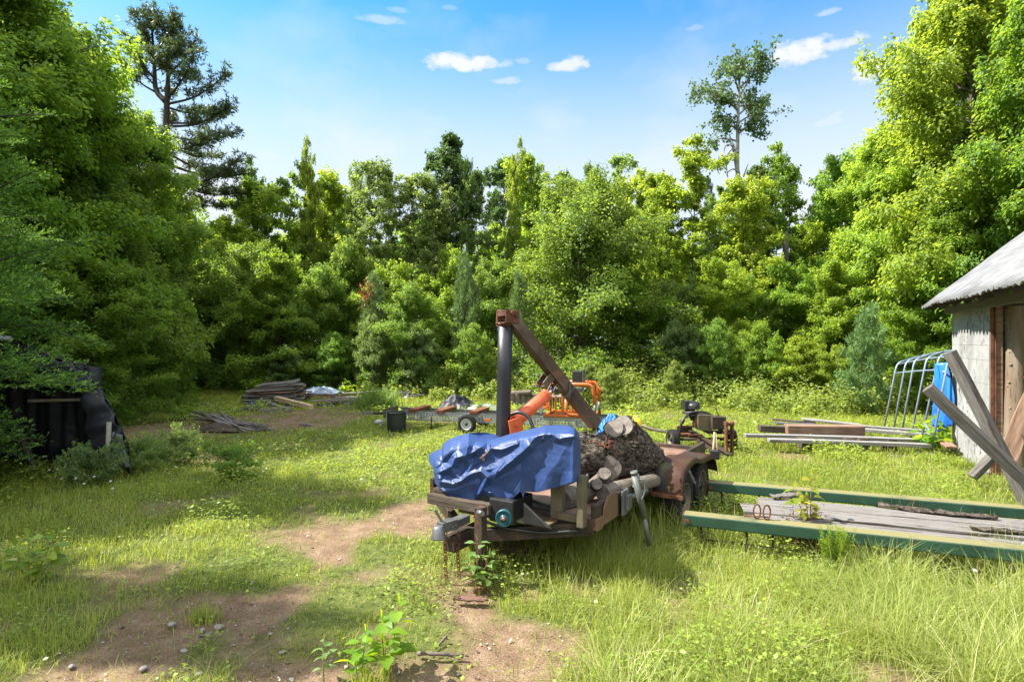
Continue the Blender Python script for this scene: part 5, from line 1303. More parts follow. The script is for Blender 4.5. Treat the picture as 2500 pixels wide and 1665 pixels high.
# the blue cover draped over the engine and pump
def blue_cover():
    """vinyl cover hanging in hard folds over the engine: a relief of ridges and hollows on a sagging sheet, with its top and back"""
    xs = np.linspace(57, 1272, 300); nr = 110; K = 3.283
    ytop = np.interp(xs, [55, 75, 120, 160, 175, 230, 300, 375, 440, 520, 590, 700, 850, 980, 1100, 1190, 1225, 1255, 1272], [300, 282, 262, 245, 205, 165, 140, 122, 134, 178, 166, 131, 95, 70, 67, 68, 80, 118, 190])
    ybot = np.interp(xs, [55, 75, 92, 104, 140, 180, 240, 330, 420, 470, 520, 560, 620, 700, 745, 790, 812, 830, 930, 1060, 1200, 1262, 1272], [345, 378, 400, 520, 560, 592, 640, 684, 655, 632, 652, 660, 668, 652, 632, 585, 640, 590, 592, 560, 515, 505, 400])
    T = np.linspace(0, 1, nr)[:, None]
    X = np.repeat(xs[None, :], nr, 0); Yp = ytop + (ybot - ytop) * T ** 1.05
    # ridges (height in mm, half width in mm) and hollows
    R = [([(375, 118), (366, 220), (352, 300)], 75, 70), ([(285, 140), (245, 240), (180, 290), (108, 328)], 60, 60), ([(108, 325), (116, 440)], 60, 55), ([(116, 440), (180, 415), (242, 390)], 55, 55), ([(242, 390), (270, 325), (350, 292), (430, 262), (520, 200)], 55, 60),
         ([(242, 392), (262, 450), (320, 492)], 45, 50), ([(116, 440), (150, 505), (245, 527), (322, 495), (400, 445), (470, 422), (530, 470)], 60, 60), ([(380, 345), (395, 395), (372, 450)], 40, 45), ([(395, 395), (470, 335), (520, 270)], 35, 45), ([(470, 422), (600, 400), (720, 345)], 30, 60),
         ([(596, 445), (690, 365), (780, 285), (852, 222)], 62, 70), ([(852, 222), (905, 160), (985, 105)], 45, 60), ([(985, 100), (972, 165)], 30, 35), ([(1010, 110), (1110, 165), (1220, 150)], 28, 50), ([(525, 470), (492, 545), (455, 605)], 50, 45), ([(530, 470), (640, 480), (760, 420)], 26, 70),
         ([(455, 605), (490, 570), (550, 600)], 35, 35), ([(520, 190), (620, 190), (740, 160)], 22, 40), ([(700, 640), (820, 470), (900, 330)], 22, 80), ([(560, 240), (640, 250), (760, 205)], 30, 40), ([(180, 590), (300, 560), (430, 520)], 30, 60), ([(1217, 100), (1212, 300), (1206, 510)], 16, 26), ([(950, 560), (1050, 400), (1150, 250)], 14, 90)]
    H = np.zeros_like(X)
    wx = X + 16 * (fbm(X, Yp, 90, 3, 3) - .5); wy = Yp + 16 * (fbm(X, Yp, 90, 7, 3) - .5)
    for pts, h, hw in R:
        d = np.full_like(X, 1e9)
        for i in range(len(pts) - 1): d = np.minimum(d, seg_d(wx, wy, pts[i], pts[i + 1]))
        t = np.clip(1 - d / hw, 0, 1); H = np.maximum(H, h * t ** 1.15) + .18 * h * t ** 1.15 * (H > 0)
    H += 7 * (fbm(X, Yp, 60, 31, 3) - .5) + 10 * (fbm(X, Yp, 200, 37, 2) - .5)
    tt = Yp - ytop
    D = 4.10 + (1240 - X) / 1180 * .62 + .26 * np.clip(1 - tt / np.interp(X, [55, 300, 600, 1250], [130, 120, 70, 62]), 0, 1) ** 1.6 + .20 * np.clip((X - 1212) / 62, 0, 1) ** 2 + .22 * np.clip((150 - X) / 95, 0, 1) ** 1.5 - H / 1000
    D += .05 * np.clip(T - .8, 0, 1) * 5 * np.sin(X * .03) * .3
    def loc(x, y, d): return TLp(1030 + x / K, 1020 + y / K, d)
    front = [[loc(X[j, i], Yp[j, i], D[j, i]) for i in range(300)] for j in range(nr)]
    up = [loc(X[0, i], Yp[0, i], D[0, i]) for i in range(300)]
    rows = []
    for k in (14, 10, 7, 4, 2, 1):       # the side turned away from the road: down from the top edge again
        f = k / 14; rows.append([p + Vector(((.12 - .30 * (i / 299) ** 2) * math.sin(min(1, f * 4) * PI / 2), (.26 - .16 * (i / 299) ** 2) * math.sin(min(1, f * 3) * PI / 2), -(p.z - .62) * max(0, f - .12) / .88)) for i, p in enumerate(up)])
    m = MB(); m.sheet(rows + front)
    me = m.mesh('engine_cover', VINYL); me.set_sharp_from_angle(angle=rad(32)); o = link('engine_cover', me); o.location = TC; o.rotation_euler = (0, 0, TRZ)
    md = o.modifiers.new('solid', 'SOLIDIFY'); md.thickness = .003; md.offset = 0
    tag(o, 'crumpled shiny blue vinyl cover draped over the front of the trailer', 'cover')
    c = MB(); q = [loc(x, y, 4.37) for x, y in ((545, 205), (548, 235), (530, 270), (505, 295), (490, 310))]; c.tube(curve(q, 5), [.005] * 16 + [.012] * 5, 7)
    for dx, dy in ((-18, 22), (-4, 38), (12, 40), (-28, 12)): c.tube([q[-1], loc(490 + dx, 310 + dy, 4.355)], [.006, .003], 5)
    r_ = c.build('cord', W_BROWN); r_.location = TC; r_.rotation_euler = (0, 0, TRZ); tag(r_, 'short frayed brown cord tied at the front of the blue cover', 'cord')
blue_cover()
# logs lying on the trailer
def big_stump():
    t = thing('tree_stump', TW(.80, 1.35, .48), 'huge gnarled log with forked sawn top lying on the trailer', 'log')
    o = t.location
    def q(px, py, Y): return P(px, py, Y) - o
    m = MB()
    e0, e1 = bark_tube(m, [q(1385, 1110, 5.25), q(1440, 1118, 5.28), q(1510, 1112, 5.38), q(1590, 1118, 5.55)], [.19, .215, .22, .17], 5, .022, 64, 16, .22, 14)
    e2, e3 = bark_tube(m, [q(1545, 1120, 5.45), q(1540, 1085, 5.42), q(1528, 1055, 5.38), q(1519, 1040, 5.30)], [.20, .19, .125, .100], 6, .018, 56, 12, .16, 14)
    e4, e5 = bark_tube(m, [q(1520, 1110, 5.45), q(1510, 1082, 5.42), q(1503, 1060, 5.36), q(1499, 1046, 5.28)], [.16, .14, .10, .086], 7, .018, 48, 12, .16, 14)
    e6, e7 = bark_tube(m, [q(1500, 1118, 5.35), q(1490, 1135, 5.2), q(1486, 1142, 5.07)], [.16, .125, .105], 8, .014, 48, 12, .08, 14)
    # loose flakes of bark
    rng = np.random.default_rng(8)
    for k in range(70):
        px, py = rng.uniform(1425, 1585), rng.uniform(1075, 1150); c = q(px, py, 5.16 + rng.uniform(-.03, .12) + abs(py - 1112) * .001)
        m.box(c, (rng.uniform(.03, .09), .006, rng.uniform(.012, .03)), Euler((rng.normal(0, .5), rng.normal(0, .6), rng.normal(.3, .5))).to_matrix())
    for k in range(16):
        c = q(rng.uniform(1420, 1500), rng.uniform(1072, 1082), 5.2 + rng.uniform(0, .2)); d = Vector(rng.normal(0, 1, 3)); d.z = abs(d.z) * .6 + .15; m.tube([c, c + d.normalized() * rng.uniform(.05, .12)], [.008, .003], 5)
    m.build('bark', BARKM, t)
    cut_disc(t, e3, None, 3, 1.02); cut_disc(t, e5, None, 5, 1.02); cut_disc(t, e7, None, 7, 1.04)
big_stump()
def small_log(label, pts, radii, seed, mat=LOGM, stubs=(), cut=(0, 1), name='log', group=None):
    o = Vector(pts[0]); t = thing(name, o, label, 'log', 0, group)
    m = MB(); ends = bark_tube(m, [Vector(p) - o for p in pts], radii, seed, .004, 30, 8, .10, 8)
    extra = []
    for (a, b, r0, r1) in stubs: extra.append(bark_tube(m, [Vector(a) - o, (Vector(a) + Vector(b)) / 2 - o, Vector(b) - o], [r0, (r0 + r1) / 2, r1], seed + 3, .003, 24, 6, .06, 8)[1])
    m.build('bark', mat, t)
    for k in cut: cut_disc(t, ends[k], None, seed + k)
    for e in extra: cut_disc(t, e, None, seed + 5, .97)
    return t
small_log('grey forked log with two sawn stubs slanting up in front of the huge log', [P(1368, 1240, 4.62), P(1400, 1222, 4.66), P(1440, 1196, 4.72), P(1480, 1160, 4.78)], [.075, .072, .068, .055], 21, stubs=[(P(1452, 1188, 4.74), P(1458, 1181, 4.60), .055, .042), (P(1470, 1172, 4.77), P(1476, 1155, 4.64), .055, .050)], cut=(0,))
small_log('short grey log with a pale sawn end beside the jack', [P(1470, 1202, 4.62), P(1505, 1192, 4.78), P(1560, 1180, 4.98), P(1600, 1172, 5.15)], [.064, .062, .06, .055], 23)
small_log('dark log in the shade below the cover, end towards the viewer', [P(1372, 1222, 4.52), P(1400, 1205, 4.75), P(1430, 1190, 5.0)], [.075, .075, .07], 25, cut=(0,))
def rusty_chain():
    t = MB(); rng = np.random.default_rng(4); c = P(1481, 1088, 5.10)
    for k in range(16):
        M = Euler(tuple(rng.uniform(0, 3, 3))).to_matrix(); link_loop(t, c + Vector((rng.normal(0, .022), rng.normal(0, .015), rng.normal(.012, .014))), M, .05, .034, .0055)
    chain(t, [c, P(1463, 1085, 5.12), P(1440, 1076, 5.14)], .045, .03, .005); t.tube(curve([c, P(1500, 1098, 5.08), P(1512, 1112, 5.05)], 5), .009, 6)
    tag(t.build('chain', RUST), 'small heap of rusty chain lying on top of the huge log', 'chain')
rusty_chain()
# ------------------------------------------------------------------ green beam frame with old planks in the right foreground
BO = Vector((1.47, 4.87, 0)); BRZ = rad(-20.9); BX = Vector((math.cos(BRZ), math.sin(BRZ), 0)); BY = Vector((-math.sin(BRZ), math.cos(BRZ), 0))
def BW(x, y, z): return BO + BX * x + BY * y + Vector((0, 0, z))
def beam_frame():
    t = thing('steel_beam_frame', BO, 'pair of long worn green steel beams on black rod legs in the right foreground', 'beam frame', BRZ)
    for (x0, y0) in ((0, 0), (.15, 1.25)):
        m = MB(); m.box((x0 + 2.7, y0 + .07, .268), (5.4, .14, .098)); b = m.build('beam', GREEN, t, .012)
        k = MB(); k.box((x0 - .004, y0 + .07, .268), (.012, .12, .08)); k.cyl((x0 + .03, y0 - .002, .262), (x0 + .03, y0 - .018, .262), .022, None, 6); k.build('end_plate', RUST, b, .003)
        for x in (.14, .50, .70, 1.55, 2.4, 3.3, 4.2):
            k = MB(); k.cyl((x0 + x, y0 + .07, .0), (x0 + x, y0 + .07, .22), .009, None, 8); k.build('leg', STEEL_D, t)
        k = MB(); k.cyl((x0 + .14, y0 + .065, .10), (x0 + 4.2, y0 + .065, .10), .008, None, 8); k.build('crossbar', STEEL_D, t)
    for x in (.14, 1.55, 3.3):
        k = MB(); k.cyl((x, .07, .105), (x + .15, 1.32, .105), .009, None, 8); k.build('crossbar', STEEL_D, t)
    for x in (.9, 1.9, 3.0, 4.1):
        k = MB(); k.box((x, .70, .225), (.05, 1.10, .05)); k.build('crossbar', STEEL_D, t, .004)
beam_frame()
board('plank', 'wide split grey plank between the green beams, on the far side', 'plank', BW(.60, .80, .272), BW(5.0, .875, .272), .26, .04, W_PALE, 31, .0, 'planks between the green beams', .004, .02)
board('plank', 'cracked grey plank in the middle between the green beams', 'plank', BW(.50, .51, .274), BW(5.0, .55, .272), .24, .045, W_PALE, 32, .02, 'planks between the green beams', .004, .025)
board('plank', 'pale grey plank lying against the near green beam', 'plank', BW(.54, .28, .266), BW(5.0, .225, .266), .14, .045, W_PALE, 33, 0, 'planks between the green beams', .004, .02)
def bark_slab(name, label, c, L, wd, rz, seed, mat=BARKM):
    rng = np.random.default_rng(seed); m = MB(); n = 14; k = 7
    g = [[Vector((L * (i / (n - 1) - .5), wd * (j / (k - 1) - .5) * (1 - .5 * abs(2 * i / (n - 1) - 1) ** 2) + rng.normal(0, .004) + .03 * L * math.sin(4 * i / n + seed), .03 * wd * 4 * (1 - (2 * j / (k - 1) - 1) ** 2) + rng.normal(0, .006))) for j in range(k)] for i in range(n)]
    m.sheet(g); o = m.build(name, mat, None, 0, c, .012); o.rotation_euler.z = rz
    return tag(o, label, 'bark')
bark_slab('bark_slab', 'long strip of grey bark lying on the planks by the far green beam', BW(2.05, .90, .31), .85, .085, BRZ - .12, 3)
bark_slab('bark_slab', 'short dark piece of bark on the middle plank', BW(2.35, .47, .31), .38, .07, BRZ - .05, 4)
bark_slab('bark_slab', 'crumbling chunk of wood at the left end of the far plank', BW(.86, .95, .32), .30, .09, BRZ + .5, 5, W_GREY)
bark_slab('bark_slab', 'curled brown bark on the soil in front of the trailer tongue', G(1150, 1470) + Vector((0, 0, .02)), .24, .06, -.1, 6, worn('brown_bark', [(.05, .025, .018), (.13, .07, .05)], 8, .9, 0, .5, 40))
def rings():
    t = thing('shackle', BW(.58, .09, .318), 'pair of rusty steel rings standing on the near green beam', 'ring', BRZ)
    for k in (0, 1):
        m = MB(); ring(m, [Vector((k * .075 + .028 * math.cos(a), .045 * math.cos(a) * .4, .062 + .058 * math.sin(a))) for a in np.linspace(0, 2 * PI, 25)[:-1]], .0065, 8); m.build('ring', RUST, t)
    m = MB(); m.tube([(-.10, .03, .008), (.10, .05, .010)], .006, 6); m.build('pin', RUST, t)
rings()

# ------------------------------------------------------------------ the sawmill on its long bed
SO = Vector((-2.63, 11.78, 0)); SRZ = rad(-16.1); SX = Vector((math.cos(SRZ), math.sin(SRZ), 0)); SY = Vector((-math.sin(SRZ), math.cos(SRZ), 0))
def SW(x, y, z): return SO + SX * x + SY * y + Vector((0, 0, z))
def sawmill():
    t = thing('sawmill', SO, 'portable sawmill with orange tube head on a long perforated steel bed', 'sawmill', SRZ)
    m = MB()
    for y in (.02, .72): m.box((2.35, y, .27), (4.7, .006, .155))
    m.build('side_rail', PERF, t)
    m = MB()
    for y in (.02, .72):
        for z in (.190, .350): m.box((2.35, y + (.02 if y < .3 else -.02), z), (4.7, .05, .012))
    for x in (.05, .8, 1.6, 2.4, 3.2, 4.0, 4.65): m.box((x, .37, .25), (.05, .66, .07))
    m.build('bed_frame', GREENY, t, .002)
    m = MB(); m.box((-.02, .30, .30), (.03, .62, .20)); m.build('end_plate', OLIVE, t, .003)
    m = MB(); m.bar((-.36, .15, .275), (.0, .25, .275), .06, .05); m.build('tow_bar', BLACK, t, .004)
    m = MB(); m.bar((-.52, .10, .285), (-.34, .155, .285), .055, .05); m.lathe((-.52, .10, .25), (0, 0, 1), [(.001, .06), (.03, .055), (.036, .02), (.038, 0)], 14); m.build('coupler', GALV, t, .004)
    for x in (.62, 1.22, 1.95, 2.75):
        m = MB(); m.box((x, .36, .385), (.16, .76, .06)); b = m.build('bunk', worn('orange_bunk', [(.09, .030, .014), (.17, .055, .022)], 6, .7, .1, .2, 40), t, .004)
        k = MB(); k.box((x + .07, -.03, .375), (.02, .02, .08)); k.build('stop_pin', RUST, b)
    for y in (-.14, .88): wheel(t, (1.86, y, .178), (0, -1 if y < 0 else 1, 0), .178, .11, rim=WHITE)
    m = MB(); m.box((1.86, .37, .20), (.05, 1.0, .05)); m.build('axle', GALV, t); m = MB(); m.box((2.25, -.035, .255), (.11, .02, .05)); m.build('bracket', ORANGE, t, .003)
    for x in (1.05, 2.6, 3.5): m = MB(); m.cyl((x, -.02, 0), (x, -.02, .3), .014, None, 8); m.build('stand', STEEL_D, t)
    # saw head
    ca = MB()
    for y in (.03, .70): ca.box((3.86, y, .385), (1.02, .05, .05))
    ca.box((3.40, .36, .385), (.05, .64, .05)); ca.box((4.30, .36, .385), (.05, .64, .05)); ca.build('carriage', ORANGE, t, .006)
    for y in (.02, .66):
        fr = MB(); fr.tube(arc_path([(3.22, y, .985), (4.30, y, .985), (4.34, y, .62)], .12, 7), .035, 12)
        f_ = fr.build('head_frame', ORANGE, t)
        k = MB(); k.tube([(4.34, y, .62), (4.335, y, .40)], .029, 10); k.build('post', GREENY, f_)
    k = MB(); k.tube(arc_path([(3.80, .0, .70), (3.80, .0, .42), (4.30, .0, .40)], .10, 6), .027, 10); k.tube(arc_path([(3.86, .25, .60), (3.88, .25, .45), (4.30, .25, .44)], .08, 6), .022, 10); k.build('push_bar', ORANGE, t)
    k = MB(); k.box((3.60, .0, .56), (.035, .03, .42)); k.box((3.72, .04, .70), (.04, .04, .58)); k.build('upright', ORANGE, t, .004)
    k = MB(); k.tube([(3.78, .05, .98), (3.79, .05, .42)], .02, 10); k.tube([(3.50, .02, .90), (3.50, .02, .40)], .014, 8); k.build('guide_post', GALV, t)
    k = MB(); k.prism([(3.32, -.04, .40), (3.38, -.04, .50), (3.38, -.04, .80), (3.35, -.04, .84), (3.27, -.04, .82), (3.26, -.04, .50)], (0, .06, 0)); k.build('blade_guard', worn('dull_aluminium', [(.36, .38, .40), (.5, .52, .54)], 6, .5, .4, .1), t, .006)
    k = MB(); k.box((3.44, .0, .68), (.11, .10, .34)); k.lathe((3.44, -.05, .66), (0, -1, 0), [(.09, 0), (.09, .03), (.001, .035)], 20); k.build('band_wheel_box', BLACK, t, .012)
    k = MB(); k.box((3.47, -.07, .60), (.08, .06, .22)); k.box((3.45, -.075, .545), (.14, .05, .05)); k.build('gear_box', ORANGE, t, .012)
    k = MB(); k.box((3.98, .30, 1.10), (.20, .24, .25)); k.box((3.98, .30, .99), (.26, .30, .03)); e = k.build('engine', BLACK, t, .03)
    k = MB(); k.box((4.09, .30, 1.11), (.02, .30, .29)); k.build('shroud', GALV, e, .01)
    k = MB(); k.box((3.96, .02, .885), (.30, .10, .10)); k.build('muffler_guard', worn('grey_grille', [(.20, .21, .17), (.32, .33, .27)], 30, .6, .3, .4, 60), t, .008)
    k = MB()
    for q in range(15): k.box((3.83 + q * .0195, -.034, .885), (.004, .008, .085))
    k.build('grille', OLIVE, t)
    k = MB(); k.lathe((4.17, -.01, .89), (0, -1, 0), [(.036, 0), (.036, .03), (.001, .035)], 16); k.build('fuel_cap', BLACK, t)
    k = MB(); k.tube([(4.30, .3, .98), (4.46, .2, .84)], .016, 8); k.build('handle', ORANGE, t)
    k = MB(); k.tube(arc_path([(4.16, .2, .99), (4.20, .2, 1.06), (4.28, .2, 1.03), (4.3, .2, .97)], .03), .008, 8); k.build('cable', RED, t)
    k = MB(); k.tube([(3.5, .3, .99), (3.46, .3, 1.14)], .008, 6); k.build('lever', STEEL_D, t)
sawmill()
def drum():
    t = thing('barrel', G(968, 1053), 'black open barrel standing in front of the left end of the sawmill bed', 'barrel')
    m = MB(); m.lathe((0, 0, 0), (0, 0, 1), [(.001, 0), (.172, 0), (.180, .02), (.184, .16), (.186, .30), (.184, .36), (.190, .375), (.190, .392), (.178, .394), (.172, .36), (.170, .05), (.001, .045)], 36)
    m.build('drum', worn('dark_green_plastic', [(.010, .016, .012), (.022, .032, .024)], 4, .6, 0, .2, 20), t)
    m = MB(); ring(m, [Vector((.187 * math.cos(a), .187 * math.sin(a), .385)) for a in np.linspace(0, 2 * PI, 33)[:-1]], .010, 8); m.build('rim', BLACK, t)
drum()
def scoop():
    c = G(926, 1042); m = MB()
    m.lathe(c + Vector((0, 0, .11)), (1, 0, .1), [(.001, -.09), (.04, -.085), (.055, -.04), (.05, .02), (.018, .06), (.014, .30), (.001, .30)], 16)
    m.cyl(c + Vector((.02, 0, .09)), c + Vector((.03, 0, 0)), .03)
    tag(m.build('jug', WHITE), 'white plastic jug lying left of the black barrel', 'jug')
scoop()
def sheet_heap(name, label, cat, c, wd, dp, h, seed, mat, rz=0, sharp=1.):
    o = crumple(wd, dp, h, seed, sharp=sharp).build(name, mat, None, 0, c, .006); o.rotation_euler.z = rz
    return tag(o, label, cat)
sheet_heap('tarp_heap', 'heap of crumpled black sheeting behind the sawmill bed', 'tarp', G(1120, 1004), 1.25, .9, .36, 5, BLK_T)
sheet_heap('tarp_heap', 'silver and black sheeting spread right of the black heap behind the sawmill bed', 'tarp', G(1180, 1014), 1.15, .8, .26, 9, SILV_T)
sheet_heap('tarp_heap', 'small bright blue tarp crumpled at the right end of the sawmill bed', 'tarp', SW(4.62, .0, 0), .50, .6, .36, 14, BLUE_T, 0, 1.4)
sheet_heap('tarp_heap', 'pale blue plastic sheet crumpled on the boards right of the lumber stack', 'tarp', G(785, 968) + Vector((0, 0, .12)), 1.35, .9, .12, 19, BLUE_P, .1, 2.4)
sheet_heap('tarp_heap', 'small white sheet on the brush edge in the far left', 'tarp', G(1000, 972), .5, .4, .16, 23, SILV_T)
sheet_heap('tarp_heap', 'dark crumpled sheet at the left end of the loose beams', 'tarp', G(612, 1000), .42, .4, .20, 27, worn('grey_sheet', [(.03, .03, .035), (.16, .16, .19)], 4, .5), .3)
# row of upright logs with one lying on them
for i, (px, r) in enumerate(((1249, .10), (1263, .09), (1277, .085), (1290, .08), (1303, .08))):
    c = G(px, 989); small_log('short upright log in the row behind the mast', [c, c + Vector((0, 0, .17)), c + Vector((0, 0, .34 - .01 * i))], [r, r, r], 50 + i, cut=(1,), name='log', group='upright logs behind the mast')
small_log('pale log lying on top of the row of upright logs', [P(1236, 961, 16.0), P(1268, 959, 15.9), P(1297, 957, 15.8)], [.075, .075, .07], 57, name='log')
def low_rack():
    c = G(1362, 998); t = thing('board_rack', c, 'low rack of weathered boards behind the red lifting cylinder', 'rack')
    m = MB(); m.box((0, 0, .33), (.62, .5, .035)); m.build('top', W_PALE, t)
    m = MB()
    for x in np.linspace(-.26, .26, 9): m.box((x, -.2, .16), (.035, .03, .31))
    m.build('slats', W_DARK, t)
low_rack()
board('board', 'grey board lying in the weeds left above the sawmill head', 'board', P(1305, 940, 17.5), P(1345, 944, 17.3), .5, .05, W_PALE, 61)

# ------------------------------------------------------------------ log splitter
LO = G(1715, 1100)
def splitter():
    t = thing('log_splitter', LO, 'rusty homemade log splitter with a black engine standing in the grass', 'log splitter')
    k = 151.0
    def q(px, py, dy=0.): return Vector(((px - 1715) / k, dy, CAMH - (py - HOR) / k))
    b0, b1 = q(1694, 1064, .25), q(1742, 1098, -.75)
    m = MB()
    for dz in (-.05, .05): m.bar(b0 + Vector((0, 0, dz)), b1 + Vector((0, 0, dz)), .10, .014)
    m.bar(b0, b1, .016, .10); m.build('beam', STEEL_D, t, .002)
    m = MB()
    for s in (-.045, .045): m.box((q(1745, 1060, -.62) + Vector((s, 0, -.02))), (.026, .09, .60))
    m.box(q(1745, 1024, -.62), (.13, .10, .05)); m.box(q(1745, 1044, -.60), (.07, .03, .02)); m.build('wedge_post', RUST, t, .003)
    m = MB(); m.box(q(1716, 1031, .02), (.24, .28, .25)); m.build('oil_tank', OLIVE, t, .01)
    m = MB(); m.box(q(1745, 1031, -.1), (.22, .24, .20)); m.build('valve_box', STEEL_D, t, .006)
    m = MB()
    for (a, b) in (((1659, 1045), (1700, 1046)), ((1659, 1045), (1658, 1070)), ((1658, 1070), (1700, 1071))): m.bar(q(*a, .1), q(*b, .1), .035, .025)
    m.box(q(1680, 1066, .2), (.30, .3, .03)); m.bar(q(1678, 1064, -.05), q(1712, 1064, -.05), .03, .03); m.build('frame', RUST, t, .003)
    m = MB(); m.box(q(1680, 1058, .22), (.25, .05, .14)); m.build('back_plate', STEEL_D, t, .004)
    m = MB(); m.box(q(1691, 993, .15), (.24, .24, .13)); m.lathe(q(1694, 997, .02), (0, 0, 1), [(.10, -.02), (.10, .03), (.085, .065), (.05, .08), (.001, .082)], 24); m.box(q(1677, 992, .10), (.07, .2, .16)); m.build('engine', BLACK, t, .015)
    m = MB(); m.cyl(q(1690, 1012, .12), q(1690, 1000, .12), .07, .09); m.cyl(q(1696, 1030, .1), q(1690, 1010, .12), .035, .05); m.box(q(1688, 1011, .12), (.20, .16, .03)); m.cyl(q(1666, 1036, .1), q(1672, 1028, .1), .04); m.build('engine_base', STEEL_D, t, .004)
    m = MB(); m.cyl(q(1693, 1037, .0), q(1700, 1037, -.06), .04, .035); m.lathe(q(1698, 1036, -.05), (1, -.4, 0), [(.035, 0), (.035, .04), (.02, .05), (.001, .05)], 14); m.build('pump', RUST, t)
    m = MB(); m.tube(curve([q(1701, 1009, .0), q(1676, 1013, -.06), q(1660, 1030, -.10), q(1654, 1055, -.10), q(1653, 1074, -.08)], 8), .021, 10)
    m.tube(curve([q(1670, 1010, .0), q(1690, 1006, -.08), q(1712, 1006, -.08), q(1732, 1012, -.08)], 8), .015, 8); m.tube(curve([q(1672, 1020, .0), q(1686, 1016, -.06), q(1700, 1011, -.08)], 8), .012, 8); m.build('hose', BLACK, t)
    m = MB(); m.tube([q(1750, 1016, -.1), q(1742, 998, -.12)], .008, 8); m.lathe(q(1742, 997, -.12), (0, 0, 1), [(.001, -.02), (.02, 0), (.001, .02)], 10); m.build('lever', BLACK, t)
    m = MB(); g = []
    for i in range(10):
        s = i / 9; px = 1722 + 72 * s; dz = -max(0, (s - .72)) ** 2 * 1.1
        g.append([q(px, 1058, -.16 + .36 * w_) + Vector((0, 0, dz + .0)) for w_ in np.linspace(0, 1, 4)])
    m.sheet(g); m.build('fender', FEND, t, 0, None, .008)
    for px in (1644, 1790): wheel(t, q(px, 1077, .05) * 1, (1 if px > 1700 else -1, -.15, 0), .165, .13)
    m = MB(); m.cyl(q(1644, 1076, .05), q(1790, 1076, .05), .025); m.build('axle', STEEL_D, t)
    m = MB(); m.box(q(1760, 1045, .0), (.02, .2, .20)); m.build('side_plate', OLIVE, t, .003)
splitter()
for i, (a, b, lab) in enumerate((((1744, 1054), (1741, 1112), 'light handle leaning on the front of the log splitter, left one'), ((1747, 1056), (1752, 1114), 'light handle leaning on the front of the log splitter, right one'))):
    m = MB(); m.tube([P(*a, 8.50), P((a[0] + b[0]) / 2, (a[1] + b[1]) / 2, 8.46), P(*b, 8.42)], [.010, .014, .016], 10); tag(m.build('tool_handle', W_TAN), lab, 'handle', 'handles leaning on the log splitter')
def jug():
    c = P(1556, 1052, 9.6); t = thing('jug', c, 'yellow plastic jug standing behind the forked log', 'jug')
    m = MB(); n = 8
    prof = [(.055, .0), (.065, .012), (.065, .15), (.060, .185), (.042, .215), (.030, .232)]
    vs = []
    for r, z in prof:
        for q in range(n * 4):
            a = 2 * PI * q / (n * 4); e = 4; ca, sa = math.cos(a), math.sin(a); s = (abs(ca) ** e + abs(sa) ** e) ** (-1 / e); vs.append((ca * s * r * 1.0, sa * s * r * .8, z))
    N_ = n * 4; m.add(vs, [(i * N_ + q, i * N_ + (q + 1) % N_, (i + 1) * N_ + (q + 1) % N_, (i + 1) * N_ + q) for i in range(len(prof) - 1) for q in range(N_)], True)
    m.cyl((0, 0, .22), (0, 0, .25), .022); m.build('body', YELLOW, t)
    m = MB(); m.tube(arc_path([(-.015, 0, .235), (-.045, 0, .265), (-.066, 0, .22), (-.064, 0, .12)], .02), .011, 8); m.build('handle', YELLOW, t)
    m = MB(); m.cyl((.0, 0, .245), (0, 0, .262), .024); m.build('cap', WHITE, t)
    cc = P(1575, 1062, 9.5); cc.z = 0
    small_log('dark old stump under the yellow jug', [cc + Vector((-.14, 0, 0)), cc + Vector((-.13, 0, .12)), cc + Vector((-.12, 0, c.z - .006))], [.13, .125, .12], 70, LOGM, cut=(1,), name='stump')
    small_log('thin bent stick lying right of the yellow jug', [P(1566, 1038, 9.5), P(1590, 1047, 9.4), P(1625, 1053, 9.3)], [.025, .022, .02], 71, LOGM, cut=(1,), name='stick')
jug()

# ------------------------------------------------------------------ lumber by the shed
def lum(lab, a, b, wd, t, mat, seed, ya, yb, grp='boards stacked near the shed', **k): return board('board', lab, 'board', P(a[0], a[1], ya), P(b[0], b[1], yb), wd, t, mat, seed, 0, grp, **k)
lum('long pale plank along the front of the lumber near the shed', (1876, 1073), (2265, 1086), .14, .055, W_WHITE, 81, 9.15, 8.85)
lum('long grey board behind the front plank, sticking out furthest left', (1818, 1061), (2240, 1073), .14, .05, W_WHITE, 82, 9.5, 9.2)
lum('thick brown square timber in the lumber near the shed', (1918, 1048), (2106, 1050), .20, .165, W_BROWN, 83, 9.75, 9.6, bevel=.01)
lum('dark timber end left of the thick brown timber', (1853, 1045), (1925, 1048), .16, .11, W_DARK, 84, 9.9, 9.85)
lum('pale sheet metal strip above the dark timber end', (1893, 1033), (1990, 1036), .16, .03, GALV, 85, 10.1, 10.0)
lum('thin dark board lying across the top left of the lumber', (1885, 1023), (1990, 1031), .12, .025, W_DARK, 86, 10.3, 10.1)
lum('tapering pale board on top of the thick brown timber', (1958, 1022), (2100, 1037), .20, .03, W_WHITE, 87, 10.2, 9.9)
lum('grey board next to the tapering one on top of the lumber', (2000, 1028), (2105, 1038), .18, .03, W_WHITE, 88, 10.4, 10.1)
lum('long white board reaching right towards the shed', (2100, 1048), (2270, 1062), .18, .05, W_WHITE, 89, 9.9, 9.5)
lum('thin white board on the far side of the long white one', (2108, 1041), (2262, 1052), .14, .04, W_WHITE, 90, 10.2, 9.9)
lum('short pale board on the ground at the foot of the shed', (2290, 1070), (2325, 1092), .16, .04, W_BROWN, 91, 9.0, 8.6)
lum('thin grey lath on the grass in front of the lumber near the shed', (2175, 1112), (2225, 1114), .05, .02, W_WHITE, 92, 8.8, 8.8)
lum('short broken board by the front legs of the pipe frame', (2236, 1100), (2280, 1110), .12, .03, W_WHITE, 93, 8.9, 8.8)
